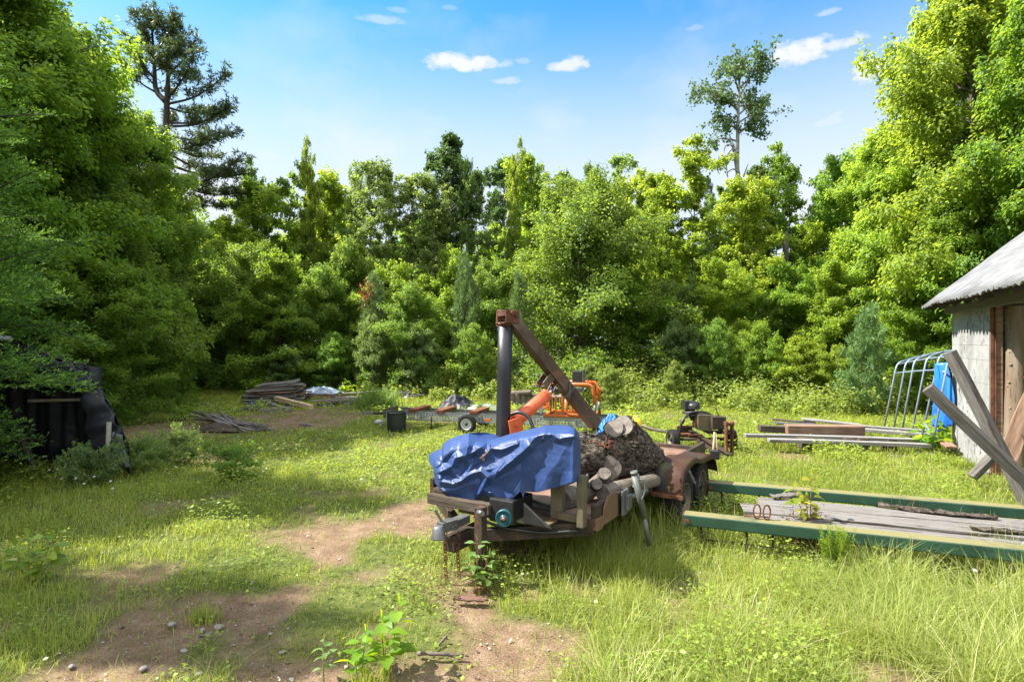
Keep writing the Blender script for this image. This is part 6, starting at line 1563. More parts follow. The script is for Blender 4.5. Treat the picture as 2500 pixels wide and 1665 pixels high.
for i, (px, py, s) in enumerate(((1990, 1086, .17), (2100, 1086, .16), (2135, 1088, .17), (2205, 1090, .15))):
    c = G(px, 1112); c.z = 0; m = MB(); zt = .245 if i < 3 else .23; m.box((c.x, c.y + .35, zt / 2 - .02), (s, .22, zt)); tag(m.build('wood_block', W_DARK, None, .008), 'dark wood block holding up the long front planks near the shed', 'block', 'blocks under the lumber near the shed')

# ------------------------------------------------------------------ pipe frame leaning by the shed, with a blue tarp
PIPE = worn('grey_blue_pipe', [(.16, .21, .29), (.25, .31, .40)], 6, .45, .3, .1)
def pipe_frame():
    o = G(2215, 1075); t = thing('pipe_frame', o, 'leaning row of blue grey pipe hoops beside the shed', 'pipe frame')
    hoops = [((2158, 1042), (2190, 886), 11.7, (2262, 868)), ((2180, 1048), (2212, 881), 11.1, (2275, 868)), ((2199, 1058), (2233, 877), 10.6, (2285, 867)), ((2221, 1072), (2263, 872), 10.0, (2296, 866)), ((2244, 1092), (2293, 868), 9.4, (2306, 866)), ((2272, 1112), (2316, 872), 8.9, (2322, 862))]
    tops = []
    for (a, b, y, c) in hoops:
        p0 = P(a[0], a[1], y) - o; p0.z = 0; p1 = P(b[0], b[1], y + .05) - o; p2 = p1 + Vector((.42, .15, .10))
        m = MB(); m.tube(arc_path([p0, p1, p2], .14, 6), .017, 10); m.build('hoop', PIPE, t); tops.append((p0, p1, p2))
    for k, f in ((1, .0), (1, .14)):
        m = MB(); m.tube([tops[i][1].lerp(tops[i][0], f) + Vector((.05 if f == 0 else .0, 0, -.02)) for i in range(6)], .015, 8); m.build('rail', PIPE, t)
    m = MB(); m.tube([tops[i][2] for i in range(6)], .015, 8); m.build('rail', PIPE, t)
    m = MB(); m.tube([tops[5][0] + (tops[5][1] - tops[5][0]) * .10 + Vector((.12, .0, 0)), tops[4][0] + (tops[4][1] - tops[4][0]) * .28], .016, 8); m.build('brace', PIPE, t)
    # the tarp
    m = MB(); rng = np.random.default_rng(2); g = []
    n1, n2 = 44, 30; a = P(2281, 888, 9.3); b = P(2309, 884, 9.05)
    for j in range(n2):
        s = j / (n2 - 1); row = []
        for i in range(n1):
            u = i / (n1 - 1); wdn = 1.0 + .35 * math.sin(s * PI * .8)
            base = a.lerp(b, .5 + (u - .5) * wdn) + Vector((0, 0, -1.12 * s * (1 - .10 * abs(math.sin(u * 7 + 1)) * s) ))
            ph = u * 26 + 2.2 * float(fbm(np.array([u * 3.]), np.array([s * 2.]), .6, 4, 3)[0])
            row.append(base + Vector((.5, -.8, 0)) * (.055 * math.sin(ph) * (.4 + .6 * s)) + Vector((.02 * math.sin(ph * .6 + s * 4), 0, 0)) + Vector((0, -.10 * math.sin(s * PI) * (.5 + .5 * u), 0)))
        g.append(row)
    m.sheet(g); tag(m.build('tarp', BLUE_T, None, 0, None, .004), 'bright blue tarp hanging from the pipe frame beside the shed', 'tarp')
pipe_frame()

# ------------------------------------------------------------------ the shed
HO = Vector((6.28, 7.49, 0)); HRZ = rad(-25.8); HX = Vector((math.cos(HRZ), math.sin(HRZ), 0)); HY = Vector((-math.sin(HRZ), math.cos(HRZ), 0))
def HW(x, y, z): return HO + HX * x + HY * y + Vector((0, 0, z))
def shed():
    t = thing('shed', HO, 'old shed with peeling plywood wall and grey corrugated metal roof', 'shed', HRZ)
    L = 1.86
    m = MB()
    for (z0, z1) in ((.06, .49), (.493, 1.22), (1.223, 1.54), (1.543, 1.74), (1.743, 1.93), (1.933, 2.34)): m.box((.009, L / 2, (z0 + z1) / 2), (.018, L, z1 - z0))
    m.build('plywood_wall', PLY, t, .002)
    m = MB(); m.box((-.012, L / 2, .035), (.03, L + .02, .07)); m.build('base_board', W_GREY, t, .003)
    m = MB(); m.box((.03, -.012, 1.17), (.035, .018, 2.34)); m.box((.062, -.022, 1.17), (.012, .036, 2.34)); m.build('rusty_channel', RUST, t, .002)
    m = MB(); m.box((.105, -.006, 1.17), (.07, .03, 2.32)); m.build('corner_board', W_BROWN, t, .003)
    m = MB(); m.box((1.75, L - .03, 1.2), (3.4, .03, 2.35)); m.box((1.75, .95, .012), (3.4, 1.7, .02)); m.build('back_wall', W_DARK, t)
    lg = MB(); bark_tube(lg, [Vector((.265, -.02, 0)), Vector((.26, -.02, .7)), Vector((.275, -.02, 1.5)), Vector((.262, -.02, 2.25))], [.120, .112, .108, .104], 14, .003, 36, 14, .05, 6)
    rng = np.random.default_rng(6)
    for (z, a) in ((2.0, 2.6), (1.62, 2.9), (1.48, 1.2), (1.18, 2.8), (.92, 1.3), (1.9, 1.7), (.6, 2.3), (1.25, 1.6)):
        d = Vector((math.cos(a + 1.4), -abs(math.sin(a + .6)), .25)).normalized(); c = Vector((.265, -.02, z)); lg.tube([c + d * .075, c + d * .105, c + d * .122], [.034, .022, .012], 9)
    lg.build('log_post', SKINNED, t)
    lg = MB(); bark_tube(lg, [Vector((1.55, -.05, 0)), Vector((1.55, -.05, 1.2)), Vector((1.56, -.05, 2.3))], [.12, .11, .10], 15, .003, 30, 10, .05, 6); lg.build('log_post', SKINNED, t)
    m = MB(); m.bar((.16, -.06, 2.28), (3.2, -.06, 2.28), .05, .14); m.build('header', W_DARK, t, .004)
    # roof
    pit = rad(41); ex, ez = -.36, 2.345; y0, y1 = -2.5, L + .18; Lr = 3.4
    def rp(s, y, h=0): return Vector((ex + s * math.cos(pit) - h * math.sin(pit), y, ez + s * math.sin(pit) + h * math.cos(pit)))
    rng = np.random.default_rng(12)
    for k in range(7):
        ya = y1 - k * .64; yb = ya - .66
        n = 57; st = rng.uniform(-.03, .03); lift = .004 * (k % 2)
        g = []
        for i in range(n):
            y = ya + (yb - ya) * i / (n - 1); h = .014 * math.cos(2 * PI * (y1 - y) / .0825) + lift + .012
            jag = st + .018 * math.sin(i * .5 + k) + .012 * rng.random()
            g.append([rp(s if s > 0 else jag, y, h + .006 * math.sin(s * 5 + k)) for s in (0, .35, .8, 1.4, 2.1, 2.8, Lr)])
        m = MB(); m.sheet(g); m.build('roof_sheet', CORR, t, 0, None, .003)
    m = MB(); m.sheet([[rp(s, y, .03) + Vector((0, 0, 0)) for s in (Lr,)] + [rp(Lr, y, .03) + Vector((2.6, 0, -2.2))] for y in (y0 - .2, y1)]); m.build('roof_sheet', CORR, t, 0, None, .003)
    for y in (y1 - .07, 1.3, .65, .02, -.6, -1.2, -1.8, -2.4):
        m = MB(); m.bar(rp(.06, y, -.075), rp(Lr - .05, y, -.075), .045, .11); m.build('rafter', W_DARK, t, .003)
    for s in (.12, .75, 1.45, 2.2, 3.0):
        m = MB(); m.bar(rp(s, y0 + .1, -.010), rp(s, y1 - .02, -.010), .09, .016); m.build('purlin', W_GREY, t, .002)
    m = MB(); m.bar((-.06, y0 + .1, 2.29), (-.06, y1 - .1, 2.29), .05, .12); m.build('eave_beam', W_GREY, t, .004)
    m = MB(); m.bar((.30, -2.3, 2.33), (.02, -.05, 2.31), .10, .03); m.bar((.55, -2.3, 2.30), (.25, -.05, 2.29), .12, .03); m.build('brace_board', W_GREY, t, .003)
    # rusty rods, plate and shelf fixed to the post
    m = MB(); m.tube([(.32, -.16, 2.22), (.45, -.17, 1.80)], .010, 8); m.tube([(.58, -.16, 2.22), (.45, -.17, 1.80)], .010, 8); m.box((.52, -.16, 1.785), (.30, .04, .02)); m.build('rod_bracket', RUST, t)
    m = MB(); m.box((.56, -.15, 1.72), (.34, .12, .10)); m.build('shelf', GREENY, t, .004)
    m = MB(); m.prism([(.30, -.16, 1.34), (.44, -.16, 1.42), (.44, -.16, 1.30), (.34, -.16, 1.24)], (0, .02, 0)); m.build('hinge_plate', RUST, t)
shed()
def shed_chain():
    m = MB(); chain(m, [HW(.42, -.18, 1.52), HW(.43, -.18, .9), HW(.43, -.18, .55)], .06, .042, .008)
    tag(m.build('chain', RUST), 'rusty chain hanging beside the log post of the shed', 'chain')
    m = MB(); m.tube([HW(.75, -.3, 1.0) + Vector((.30 * math.cos(a), -.02, .30 * math.sin(a) - .3)) for a in np.linspace(0, 2 * PI, 21)], .03, 8); 
    tag(m.build('old_tyre', RUBBER), 'dark tyre leaning in the open front of the shed', 'tyre')
shed_chain()
board('timber', 'nearer of two grey square timbers leaning up out of the grass by the shed', 'timber', P(2262, 946, 5.95), P(2600, 1262, 5.55), .105, .105, W_TIMB, 101, .5, 'timbers leaning by the shed', .004, .004, .006)
board('timber', 'steeper grey timber crossing behind the other one by the shed', 'timber', P(2320, 858, 6.55), P(2545, 1300, 5.95), .105, .105, W_TIMB, 102, .4, 'timbers leaning by the shed', .004, .004, .006)
board('timber', 'short grey brace slanting the other way at the foot of the log post', 'timber', P(2374, 1165, 6.9), P(2475, 1062, 6.8), .11, .07, W_TIMB, 103, .2, None, .004)
board('slab', 'curved brown wood slab standing at the right edge beside the log post', 'slab', P(2462, 1120, 6.55), P(2535, 940, 6.6), .17, .05, W_BROWN, 104, .9, None, .03)

# ------------------------------------------------------------------ lumber in the far left
def stack():
    rng = np.random.default_rng(42); c = G(676, 980)
    layers = [(0, 7, 0.0), (1, 7, .02), (2, 7, -.03), (3, 6, .03), (4, 6, .0), (5, 5, .06), (6, 5, .08), (7, 4, .16), (8, 3, .22)]
    for (l, n, off) in layers:
        for k in range(n):
            z = .06 + l * .060 + rng.normal(0, .004); y = -.45 + k * .17 + rng.normal(0, .02); dx = off + rng.normal(0, .07)
            Ln = 1.55 - .09 * max(0, l - 3) + rng.normal(0, .08); a = rng.normal(-.03, .05)
            A = c + Vector((dx - Ln / 2, y - a * Ln / 2, z - .02)); B = c + Vector((dx + Ln / 2, y + a * Ln / 2, z + .012 * l + rng.normal(0, .012)))
            board('board', 'weathered brown board in the sagging lumber stack at the far left', 'board', A, B, .17, .036, (W_BROWN, W_GREY, W_WHITE, W_PALE)[rng.integers(0, 4)] if l < 7 else W_WHITE, int(200 + l * 10 + k), rng.normal(0, .04), 'boards of the sagging stack', .012, .015, 0)
    for i in range(16):
        c2 = G(835 + rng.uniform(-45, 50), 985 + rng.uniform(-14, 8)); a = rng.normal(.1, .3); Ln = rng.uniform(.5, 1.1); z = rng.uniform(.03, .20)
        board('board', 'short grey board in the loose pile right of the lumber stack', 'board', c2 + Vector((-Ln / 2, -a * Ln / 2, z)), c2 + Vector((Ln / 2, a * Ln / 2, z + rng.normal(0, .04))), .14, .03, (W_PALE, W_GREY, W_BROWN)[i % 3], 300 + i, rng.normal(0, .1), 'boards of the loose pile', .01, .02, 0)
    for i in range(7):
        c2 = G(890 + rng.uniform(-30, 30), 962 + rng.uniform(-3, 3)); Ln = rng.uniform(.9, 1.3); z = .1 + .05 * (i % 4)
        board('board', 'grey board in the flat pile behind the grass tuft at the far left', 'board', c2 + Vector((-Ln / 2, .0, z)), c2 + Vector((Ln / 2, .25, z + .08)), .15, .035, (W_PALE, W_GREY, W_DARK)[i % 3], 330 + i, 0, 'boards of the flat far pile', .01, .02, 0)
    for i in range(6):
        c2 = G(992 + rng.uniform(-18, 18), 972 + rng.uniform(-3, 3)); Ln = rng.uniform(.4, .7)
        board('board', 'thin grey stick in the small pile at the edge of the brush', 'board', c2 + Vector((-Ln / 2, 0, .05 + .03 * i)), c2 + Vector((Ln / 2, .1, .08 + .03 * i)), .06, .03, W_PALE, 350 + i, 0, 'sticks of the small far pile', .01, .02, 0)
    B = lambda lab, a, b, wd, t, mat, s, ya, yb: board('beam', lab, 'beam', P(a[0], a[1], ya), P(b[0], b[1], yb), wd, t, mat, s, 0, 'loose beams before the lumber stack', .004, .004, .004)
    B('pale sawn beam sloping down in front of the lumber stack', (674, 972), (760, 994), .13, .13, W_TAN, 401, 16.3, 14.9)
    B('shorter pale beam left of the sloping sawn beam', (652, 984), (692, 999), .13, .12, W_PALE, 402, 15.9, 14.9)
    B('dark grey beam lying flat in front of the others', (636, 1004), (712, 998), .12, .12, W_GREY, 403, 14.3, 14.5)
    B('thin dark beam lying beside the dark sheet', (598, 986), (670, 1000), .06, .05, W_DARK, 404, 15.6, 14.9)
    B('stub of a beam under the sloping sawn beam', (700, 987), (722, 994), .13, .12, W_PALE, 405, 15.7, 15.4)
    m = MB(); c = G(849, 993); m.box(c + Vector((0, 0, .055)), (.16, .14, .11)); tag(m.build('wood_block', W_PALE, None, .006), 'small pale block on the grass right of the loose pile', 'block')
    # reddish stack in the brush behind the log splitter
    for l in range(7):
        for k in range(3):
            c2 = G(1585, 968); a = rng.normal(0, .02); Ln = 1.1 + rng.normal(0, .08); dx = rng.normal(0, .05)
            board('board', 'brown board in the stack half hidden by the brush at centre right', 'board', c2 + Vector((dx - Ln / 2, k * .2, .12 + l * .075)), c2 + Vector((dx + Ln / 2, k * .2 + a, .12 + l * .075 + rng.normal(0, .01))), .19, .045, (W_BROWN, W_DARK, W_BROWN, W_GREY)[(l + k) % 4], 500 + l * 3 + k, 0, 'boards of the stack in the brush', .008, .015, 0)
    board('board', 'pale wide board at the foot of the stack in the brush', 'board', P(1552, 966, 16.6), P(1625, 969, 16.4), .35, .04, W_PALE, 530)
    # thin poles
    ends = [((463, 1020), (660, 1050)), ((480, 1023), (668, 1057)), ((515, 1022), (655, 1041)), ((517, 1024), (600, 1060)), ((510, 1036), (640, 1058)), ((495, 1030), (650, 1047)), ((505, 1038), (610, 1062)), ((530, 1028), (672, 1052)), ((540, 1034), (640, 1046)), ((500, 1026), (620, 1050)), ((470, 1026), (580, 1040)), ((535, 1050), (590, 1058)), ((520, 1040), (560, 1058)), ((490, 1033), (560, 1046)), ((545, 1030), (655, 1038)), ((508, 1046), (600, 1052)), ((475, 1022), (600, 1036)), ((525, 1026), (630, 1056))]
    for i, (a, b) in enumerate(ends):
        ya, yb = 12.4 + rng.normal(0, .2), 11.4 + rng.normal(0, .15); A, B_ = P(*a, ya), P(*b, yb); A.z = max(A.z, .08 + rng.uniform(0, .22)); B_.z = max(.02, min(B_.z, .12))
        m = MB(); md = (A + B_) / 2 + Vector((0, 0, -.01)); m.tube([A, md, B_], [.022, .02, .013], 8); tag(m.build('pole', (W_WHITE, W_GREY, W_PALE)[i % 3]), 'thin grey pole in the tangle of poles on the shaded lawn', 'pole', 'tangle of thin poles')
    sheet_heap('debris_heap', 'dark heap of rotten bark under the thin poles', 'debris', G(525, 1052), 1.0, .45, .11, 33, W_DARK, .1, 1.6)
    c = G(745, 1040); m = MB(); m.box(c + Vector((0, 0, .03)), (.22, .08, .05), Euler((.1, .2, .4)).to_matrix()); tag(m.build('wood_scrap', W_PALE, None, .005), 'small pale scrap of wood on the bare soil', 'scrap')
    m = MB(); c = G(503, 990); m.tube([c + Vector((-.15, 0, .02)), c + Vector((0, .03, .05)), c + Vector((.18, 0, .02))], [.04, .05, .03], 8); tag(m.build('wood_scrap', W_PALE), 'pale scrap lying in the shaded grass left of the loose beams', 'scrap')
stack()

# ------------------------------------------------------------------ black tarp shelter at the left
def shelter():
    Yf = 7.6
    def q(px, py, y=Yf): return P(px, py, y)
    t = thing('tarp_shelter', Vector((-7.0, Yf, 0)), 'black tarp tunnel shelter with a sagging open end at the left edge', 'shelter')
    o = Vector((-7.0, Yf, 0))
    rim = [q(-260, 1150), q(-240, 1000), q(-180, 900), q(-70, 840), q(20, 826), q(125, 868), q(190, 896), q(232, 930), q(268, 985), q(292, 1035), q(313, 1085), q(316, 1152)]
    rim[0].z = 0; rim[-1].z = .02
    rc = curve([p - o for p in rim], 8); back = Vector((-3.1, 3.5, 0))
    rng = np.random.default_rng(3)
    m = MB(); n = 24; nr = len(rc); g = []
    for i in range(n):
        s = i / (n - 1); row = []
        for j, p in enumerate(rc):
            sag = .10 * math.sin(s * PI * 3) ** 2 * (1 if p.z > .3 else .3); d = Vector((0, 0, 1.0)) - p; d.y = 0; d.normalize()
            w_ = .03 * (float(fbm(np.array([s * 4.]), np.array([j * .12]), .5, 8, 3)[0]) - .5)
            row.append(p + back * s + d * (sag + w_) + Vector((0, 0, -.1 * s)))
        g.append(row)
    m.sheet(g); m.build('cover', BLK_T, t, 0, None, .006)
    # folded flap hanging along the rim
    m = MB(); g = []
    for j, p in enumerate(rc[30:76], 30):
        f = (j - 30) / 45; wd = .30 + .10 * math.sin(f * 9) + .10 * f; row = []
        nx = rc[min(j + 1, nr - 1)] - rc[j - 1]; inw = Vector((-nx.z, 0, nx.x)).normalized()
        if inw.x > 0: inw = -inw
        inw = (inw + Vector((0, 0, -.35))).normalized()
        for k in range(10):
            u = k / 9
            row.append(p + inw * wd * u + Vector((0, -.05 * math.sin(u * PI) - .03 + .035 * math.sin(f * 40 + u * 5), 0)) + Vector((0, 0, .015 * math.sin(f * 60 + u * 3))))
        g.append(row)
    m.sheet(g); m.build('flap', BLK_T, t, 0, None, .005)
    # pale patch of sheet at the right foot
    m = MB(); g = []
    for i in range(14):
        s = i / 13; a = q(272 + 18 * s, 1052 + 82 * s, Yf - .05) - o; b = q(300 + 17 * s, 1062 + 82 * s, Yf - .02) - o
        g.append([a.lerp(b, u / 8) + Vector((0, -.03 * math.sin(u * 1.7 + s * 5), 0)) for u in range(9)])
    m.sheet(g); m.build('pale_sheet', worn('grey_sheet_patch', [(.10, .11, .13), (.22, .24, .27), (.34, .36, .40)], 7, .5, 0, .3, 20), t, 0, None, .005)
    # inner curtain
    m = MB(); g = []
    for i in range(60):
        u = i / 59; x = -9.0 + 2.75 * u
        g.append([Vector((x, Yf + 1.0 + .04 * math.sin(u * 90) + .05 * math.sin(u * 31 + z), z)) - o for z in np.linspace(0, 1.75 - .9 * max(0, u - .6), 8)])
    m.sheet(g); m.build('curtain', BLK_T, t, 0, None, .005)
    POLE = worn('pale_pole', [(.36, .34, .26), (.5, .48, .40)], 5, .6, 0, .2)
    a = q(266, 1030, Yf - .12) - o; b = q(261, 1160, Yf - .12) - o; b.z = 0; m = MB(); m.tube([b, a], .030, 12); m.build('pole', POLE, t)
    m = MB(); m.bar(q(70, 978, Yf + .1) - o, q(222, 974, Yf + .1) - o, .04, .035); m.build('rail', worn('old_batten', [(.10, .08, .05), (.18, .14, .09)], 6, .8), t)
    m = MB(); m.tube(curve([q(-40, 938) - o, q(60, 942) - o, q(190, 936) - o], 5), .006, 6); m.build('rope', GALV, t)
    m = MB(); m.tube([q(-60, 823, 7.2) - o, q(26, 825, 7.3) - o], .03, 10); m.build('ridge_pole', WHITE, t)
shelter()
board('timber', 'old grey board leaning inside the black shelter behind the small fir', 'timber', P(48, 1055, 7.9), P(85, 1150, 7.8), .07, .03, W_DARK, 601, .4)

# ------------------------------------------------------------------ young plants, stones and sticks near the camera
YLEAF = leaf_mat('seedling_leaf', (.09, .20, .012), (.16, .29, .02), (.46, .60, .012), .5, objvar=.05, spec=.35)
RLEAF = leaf_mat('sapling_leaf', (.12, .18, .015), (.26, .25, .03), (.55, .55, .02), .5, objvar=.05)
PLEAF = leaf_mat('pale_weed_leaf', (.09, .17, .04), (.16, .25, .08), (.34, .46, .06), .42, objvar=.05)
GLEAF = leaf_mat('feathery_weed_leaf', (.10, .19, .015), (.19, .28, .03), (.42, .52, .02), .45, objvar=0)
BROWNL = leaf_mat('dead_stalk', (.07, .035, .025), (.16, .09, .06), (.14, .07, .04), .15, objvar=0)
STEM = worn('green_stem', [(.10, .15, .03), (.16, .20, .05)], 5, .6, 0, 0)
RSTEM = worn('red_stem', [(.22, .08, .03), (.30, .12, .05)], 5, .6, 0, 0)
def leaf_blade(V, Fq, base, d, nrm, L, wd, bend=.35, fold=.25):
    d = Vector(d).normalized(); s = d.cross(Vector(nrm)).normalized(); u = s.cross(d)
    b = len(V); prof = [.02, .62, 1.0, .86, .46, .02]; n = len(prof)
    for i, w_ in enumerate(prof):
        t = i / (n - 1); c = Vector(base) + d * L * t * (1 - .12 * bend * t) - u * bend * L * t * t * .6
        for sg in (-1, 0, 1): V.append(c + s * sg * wd * .5 * w_ + u * (abs(sg) * wd * .5 * w_ * fold + (.02 * L * (i % 2) if sg else 0)))
    for i in range(n - 1):
        for k in (0, 1): Fq.append((b + i * 3 + k, b + i * 3 + k + 1, b + i * 3 + 3 + k + 1, b + i * 3 + 3 + k))
def seedling(name, label, cat, base, stems, lmat, smat, seed, L=(.05, .09), asp=.6, npair=6, group=None, opp=True, tipb=1.0, droop=.3):
    """stems: list of (dx, dy, height); leaves in pairs up each stem"""
    rng = np.random.default_rng(seed); t = thing(name, base, label, cat, 0, group); V, Fq, R = [], [], []; mb = MB()
    for (dx, dy, h) in stems:
        pts = curve([(dx * .2, dy * .2, -.02), (dx * .6, dy * .6, h * .5), (dx, dy, h)], 6); mb.tube(pts, list(np.linspace(.0045, .0015, len(pts))), 6, cap=False)
        pn = [np.array(p) for p in pts]; a0 = rng.uniform(0, 6.28)
        for k in range(npair):
            s = .25 + .75 * (k + .6) / npair; q = along(pn, min(s, .999)); a = a0 + k * (PI / 2 if opp else 2.4)
            for sd_ in ((0, PI) if opp else (0,)):
                aa = a + sd_ + rng.normal(0, .25); e = rng.uniform(-.1, .45); d = Vector((math.cos(aa) * math.cos(e), math.sin(aa) * math.cos(e), math.sin(e)))
                l = rng.uniform(*L) * (.55 + .6 * math.sin(PI * min(1, s * .9)) ) * tipb; pet = l * .25
                mb.tube([q, Vector(q) + d * pet], .0014, 4, cap=False)
                n0 = len(Fq); leaf_blade(V, Fq, Vector(q) + d * pet, d, Vector((0, 0, 1)) + Vector(rng.normal(0, .3, 3)), l, l * asp, droop); R += [rng.random()] * (len(Fq) - n0)
        n0 = len(Fq); leaf_blade(V, Fq, pn[-1], (rng.normal(0, .3), rng.normal(0, .3), 1), (1, 0, .2), L[1] * .6, L[1] * .6 * asp, .1); R += [rng.random()] * (len(Fq) - n0)
    mb.build('stem', smat, t)
    link('leaves', fast_mesh('leaves', [tuple(v) for v in V], [Fq], [lmat], True, {'rnd': R}), t)
    return t
seedling('seedling', 'bright green broad leaved seedling in the bottom foreground, tallest of three', 'plant', G(945, 1640), [(.06, .02, .36), (-.03, -.03, .30), (.00, -.05, .17)], YLEAF, RSTEM, 1, (.075, .125), .62, 4, 'broad leaved seedlings', tipb=1.0)
seedling('seedling', 'green seedling left of the tallest one in the bottom foreground', 'plant', G(880, 1665), [(.02, .02, .26), (-.04, 0, .17)], YLEAF, STEM, 2, (.05, .085), .58, 5, 'broad leaved seedlings')
seedling('seedling', 'small pale seedling leftmost of the three in the bottom foreground', 'plant', G(790, 1658), [(.0, .0, .21)], PLEAF, STEM, 3, (.04, .065), .5, 6, 'broad leaved seedlings')
seedling('seedling', 'pale leaved plant growing around the trailer tongue', 'plant', G(1165, 1440), [(.0, 0, .36), (.08, .03, .24), (-.06, .0, .20), (.12, -.02, .14)], PLEAF, RSTEM, 4, (.06, .10), .55, 5)
seedling('sapling', 'reddish young maple growing up through the planks between the green beams', 'sapling', BW(1.0, .30, .26), [(.02, .02, .40), (-.14, .0, .30), (-.04, .0, .22)], RLEAF, RSTEM, 5, (.07, .11), .75, 4, droop=.8)
seedling('weed', 'leafy weed with large leaves at the left edge of the foreground', 'plant', G(70, 1420), [(.0, 0, .34), (.14, .05, .30), (-.12, .02, .26), (.22, .0, .22)], WEED, STEM, 6, (.08, .13), .7, 5)
seedling('weed', 'tall pale weed with narrow leaves in the sunny patch at the left', 'plant', G(385, 1275), [(.0, 0, .36)], PLEAF, STEM, 7, (.06, .09), .28, 9, opp=False)
seedling('weed', 'bright leafy plant standing in front of the pipe frame by the shed', 'plant', G(2275, 1110), [(.0, 0, .55), (.18, .05, .42), (-.14, 0, .38), (.1, -.1, .3)], YLEAF, STEM, 8, (.13, .22), .8, 4)
seedling('weed', 'single bright young leaf cluster rising before the dark brush left of the mast', 'plant', G(1056, 945), [(.0, 0, .95), (.15, 0, .8), (-.18, 0, .75)], YLEAF, STEM, 9, (.28, .42), .45, 4)
seedling('weed', 'bright yellow green sapling before the pale blue sheet', 'plant', G(846, 975), [(.0, 0, .55), (.12, 0, .45), (-.12, 0, .42)], YLEAF, STEM, 10, (.16, .24), .6, 4)
seedling('weed', 'upright leafy sapling right of the loose pile', 'plant', G(885, 985), [(.0, 0, .95), (.06, 0, .6)], YLEAF, STEM, 11, (.14, .20), .6, 8)
seedling('weed', 'bright weed growing beside the wheel fender on the deck', 'plant', TW(.75, 1.72, .46), [(.0, 0, .17), (.05, .02, .12)], YLEAF, STEM, 12, (.07, .10), .4, 4)
seedling('weed', 'pale broad leaf weed in front of the silver sheeting', 'plant', G(1178, 1018), [(.0, 0, .34), (.1, 0, .26), (-.1, 0, .28)], PLEAF, STEM, 13, (.16, .24), .4, 4)
def tuft(name, label, cat, c, n, h, r, mat, seed, wd=.006, lean=.3, spread=1.):
    rng = np.random.default_rng(seed); x = c.x + rng.normal(0, r, n); y = c.y + rng.normal(0, r * .7, n)
    V, Fc = blades(x, y, h * rng.uniform(.55, 1.1, n), np.full(n, wd), rng, lean, 3)
    return tag(link(name, fast_mesh(name, V, Fc, [mat], False, {'rnd': np.tile(rng.random(n), 3)})), label, cat)
tuft('grass_clump', 'rounded clump of pale grass on the lawn right of the loose boards', 'grass clump', G(925, 998), 900, .62, .25, PLEAF, 3, .018, .35)
tuft('grass_clump', 'lush tuft of grass on the shaded bare path', 'grass clump', G(495, 1512), 220, .15, .05, GRASS, 4, .004)
tuft('grass_clump', 'fresh grass tuft under the middle seedling at the bottom', 'grass clump', G(900, 1690), 260, .17, .05, GRASS, 5, .004)
tuft('grass_clump', 'tall grass blades standing in front of the near fender', 'grass clump', G(1600, 1315), 90, .42, .14, GRASS, 6, .007, .25)
tuft('grass_clump', 'grass growing up between the green beams beside the rear wheel', 'grass clump', G(1745, 1325), 120, .38, .16, GRASS, 7, .006, .25)
def feathery():
    rng = np.random.default_rng(5); c = G(2040, 1405); n = 9000
    k = rng.integers(0, 34, n); a = rng.uniform(0, 6.28, 34); hh = rng.uniform(.26, .40, 34); rr = rng.uniform(0, .13, 34)
    s = rng.random(n); pos = np.stack([c.x + np.cos(a[k]) * rr[k] * (.5 + .6 * s), c.y + np.sin(a[k]) * rr[k] * .8 * (.5 + .6 * s), hh[k] * (.1 + .9 * s)], 1) + rng.normal(0, .004, (n, 3))
    az = rng.uniform(0, 6.28, n); L = rng.uniform(.018, .034, n) * (1.15 - .5 * s)
    V, Fc = leaf_quads(pos, np.stack([np.cos(az), np.sin(az), np.full(n, .7)], 1), rng.normal(0, 1, (n, 3)), L, L * .16)
    tag(link('weed', fast_mesh('weed', V, Fc, [GLEAF], False, {'rnd': rng.random(n)})), 'feathery bright green weed in front of the near green beam', 'plant')
    c = G(1960, 1352); n = 2600; k = rng.integers(0, 30, n); a = rng.uniform(0, 6.28, 30); hh = rng.uniform(.2, .42, 30); rr = rng.uniform(.05, .30, 30)
    s = rng.random(n); pos = np.stack([c.x + np.cos(a[k]) * rr[k] * (.3 + .8 * s), c.y + np.sin(a[k]) * rr[k] * .4 * (.3 + .8 * s), hh[k] * (.1 + .9 * s)], 1) + rng.normal(0, .018, (n, 3)) * s[:, None]
    L = rng.uniform(.008, .022, n); V, Fc = leaf_quads(pos, rng.normal(0, 1, (n, 3)), rng.normal(0, 1, (n, 3)), L, L * .7)
    tag(link('weed', fast_mesh('weed', V, Fc, [BROWNL], False, {'rnd': rng.random(n)})), 'dead brown weed with dry seed heads leaning on the near green beam', 'plant')
    # white daisies and yellow hawkweed scattered through the grass
    pts = [(270, 1178), (275, 1192), (140, 1140), (150, 1160), (185, 1165), (205, 1172), (230, 1160), (160, 1135), (120, 1150), (2235, 1298), (2250, 1295), (2180, 1280), (2390, 1330), (2380, 1437), (2050, 1280), (2150, 1300), (430, 1142), (2330, 1325)]
    V, Fq, R = [], [], []
    for i, (px, py) in enumerate(pts):
        g_ = G(px, py + 45); h = .16 + .1 * rng.random(); c = Vector((g_.x, g_.y, h)); tl = Vector((rng.normal(0, .3), -.5, 1)).normalized(); M = frame((1, 0, 0), tl)
        for q in range(9):
            a = 2 * PI * q / 9; d = M @ Vector((math.cos(a), math.sin(a), .1)); n0 = len(Fq); leaf_blade(V, Fq, c, d, tl, .016, .009, .2, .05)
    me = fast_mesh('daisies', [tuple(v) for v in V], [Fq], [WHITE], True); tag(link('daisies', me), 'small white daisies scattered in the grass', 'flowers', kind='stuff')
feathery()
STONE = worn('stone', [(.30, .26, .23), (.46, .42, .39), (.56, .53, .50)], 6, .85, 0, .4, 30)
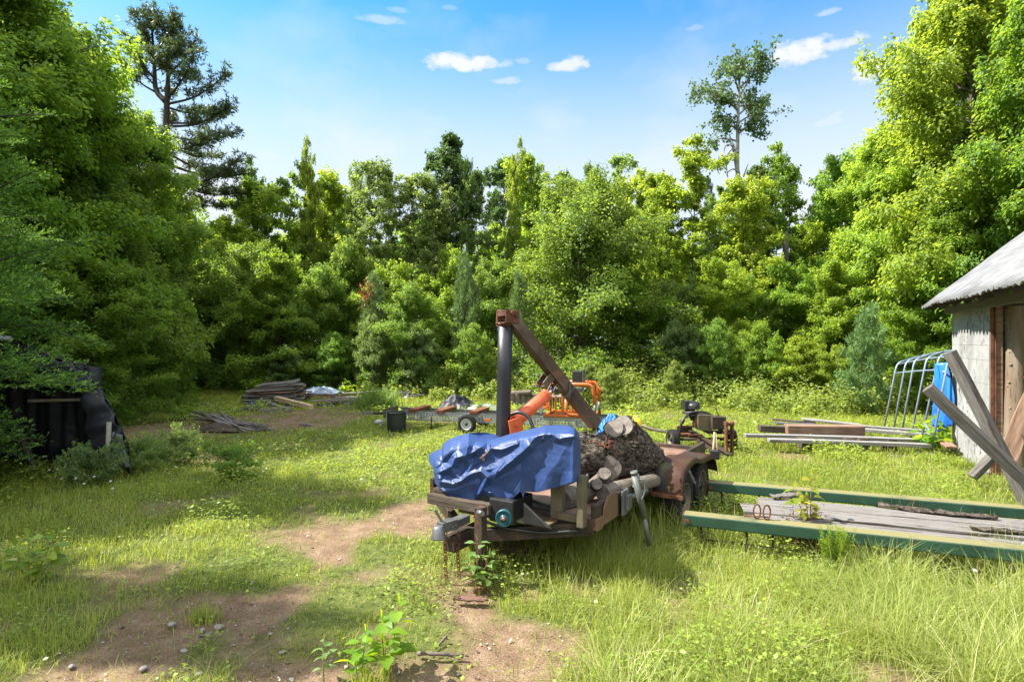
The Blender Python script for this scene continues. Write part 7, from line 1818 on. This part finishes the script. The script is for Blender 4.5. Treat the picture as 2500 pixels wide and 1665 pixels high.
def stone(lab, px, py, s, seed):
    rng = np.random.default_rng(seed); bm = bmesh.new(); bmesh.ops.create_icosphere(bm, subdivisions=3, radius=1)
    ks = rng.normal(0, 1, (9, 3)); ks /= np.linalg.norm(ks, axis=1, keepdims=True); hs = rng.uniform(.62, .95, 9)
    for v in bm.verts:
        for k_, h_ in zip(ks, hs):
            d = v.co.x * k_[0] + v.co.y * k_[1] + v.co.z * k_[2]
            if d > h_: v.co -= Vector(k_) * (d - h_) * .9
    me = bpy.data.meshes.new('stone'); bm.to_mesh(me); bm.free(); me.materials.append(STONE)
    for p in me.polygons: p.use_smooth = True
    o = link('stone', me); c = G(px, py); o.location = c + Vector((0, 0, s * .25)); o.scale = (s, s * .75, s * .5); o.rotation_euler.z = rng.uniform(0, 3); tag(o, lab, 'stone', 'stones on the bare path')
for i, (px, py, s, lab) in enumerate([(536, 1532, .035, 'pale angular stone, largest of those on the shaded path'), (450, 1590, .024, 'flat round stone on the shaded path below the largest one'), (495, 1538, .020, 'small pale stone just left of the largest one on the path'), (690, 1593, .022, 'bluish stone on the right side of the shaded path'),
        (660, 1548, .015, 'tiny bluish stone above the other one on the right of the path'), (485, 1648, .026, 'rounded grey stone at the bottom edge of the path'), (350, 1634, .028, 'grey stone in the thin grass at the bottom left'), (175, 1628, .022, 'pale stone in the thin grass at the far bottom left'), (420, 1526, .03, 'flat bluish stone above the grass tuft on the path'), (617, 1422, .018, 'little white stone higher up the path')]):
    stone(lab, px, py, s, 900 + i)
def stick(lab, pts, r, seed, mat=LOGM):
    m = MB(); p = curve([G(*q) + Vector((0, 0, r + .008 + .02 * (k % 2))) for k, q in enumerate(pts)], 5); rng = np.random.default_rng(seed)
    m.tube([v + Vector(rng.normal(0, r * .15, 3)) for v in p], [r * rng.uniform(.8, 1.1) for _ in p], 7); tag(m.build('stick', mat), lab, 'stick')
stick('grey broken stick on the sand at the bottom centre', [(1020, 1603), (1070, 1612), (1130, 1608)], .012, 1)
stick('short forked stick above the grey one on the sand', [(1062, 1590), (1090, 1568)], .009, 2)
stick('thin white twig lying in the grass at the lower left', [(95, 1450), (120, 1440), (138, 1405)], .004, 3, W_PALE)
stick('small chip of wood lying on the shaded path', [(488, 1560), (520, 1558)], .008, 4, W_PALE)
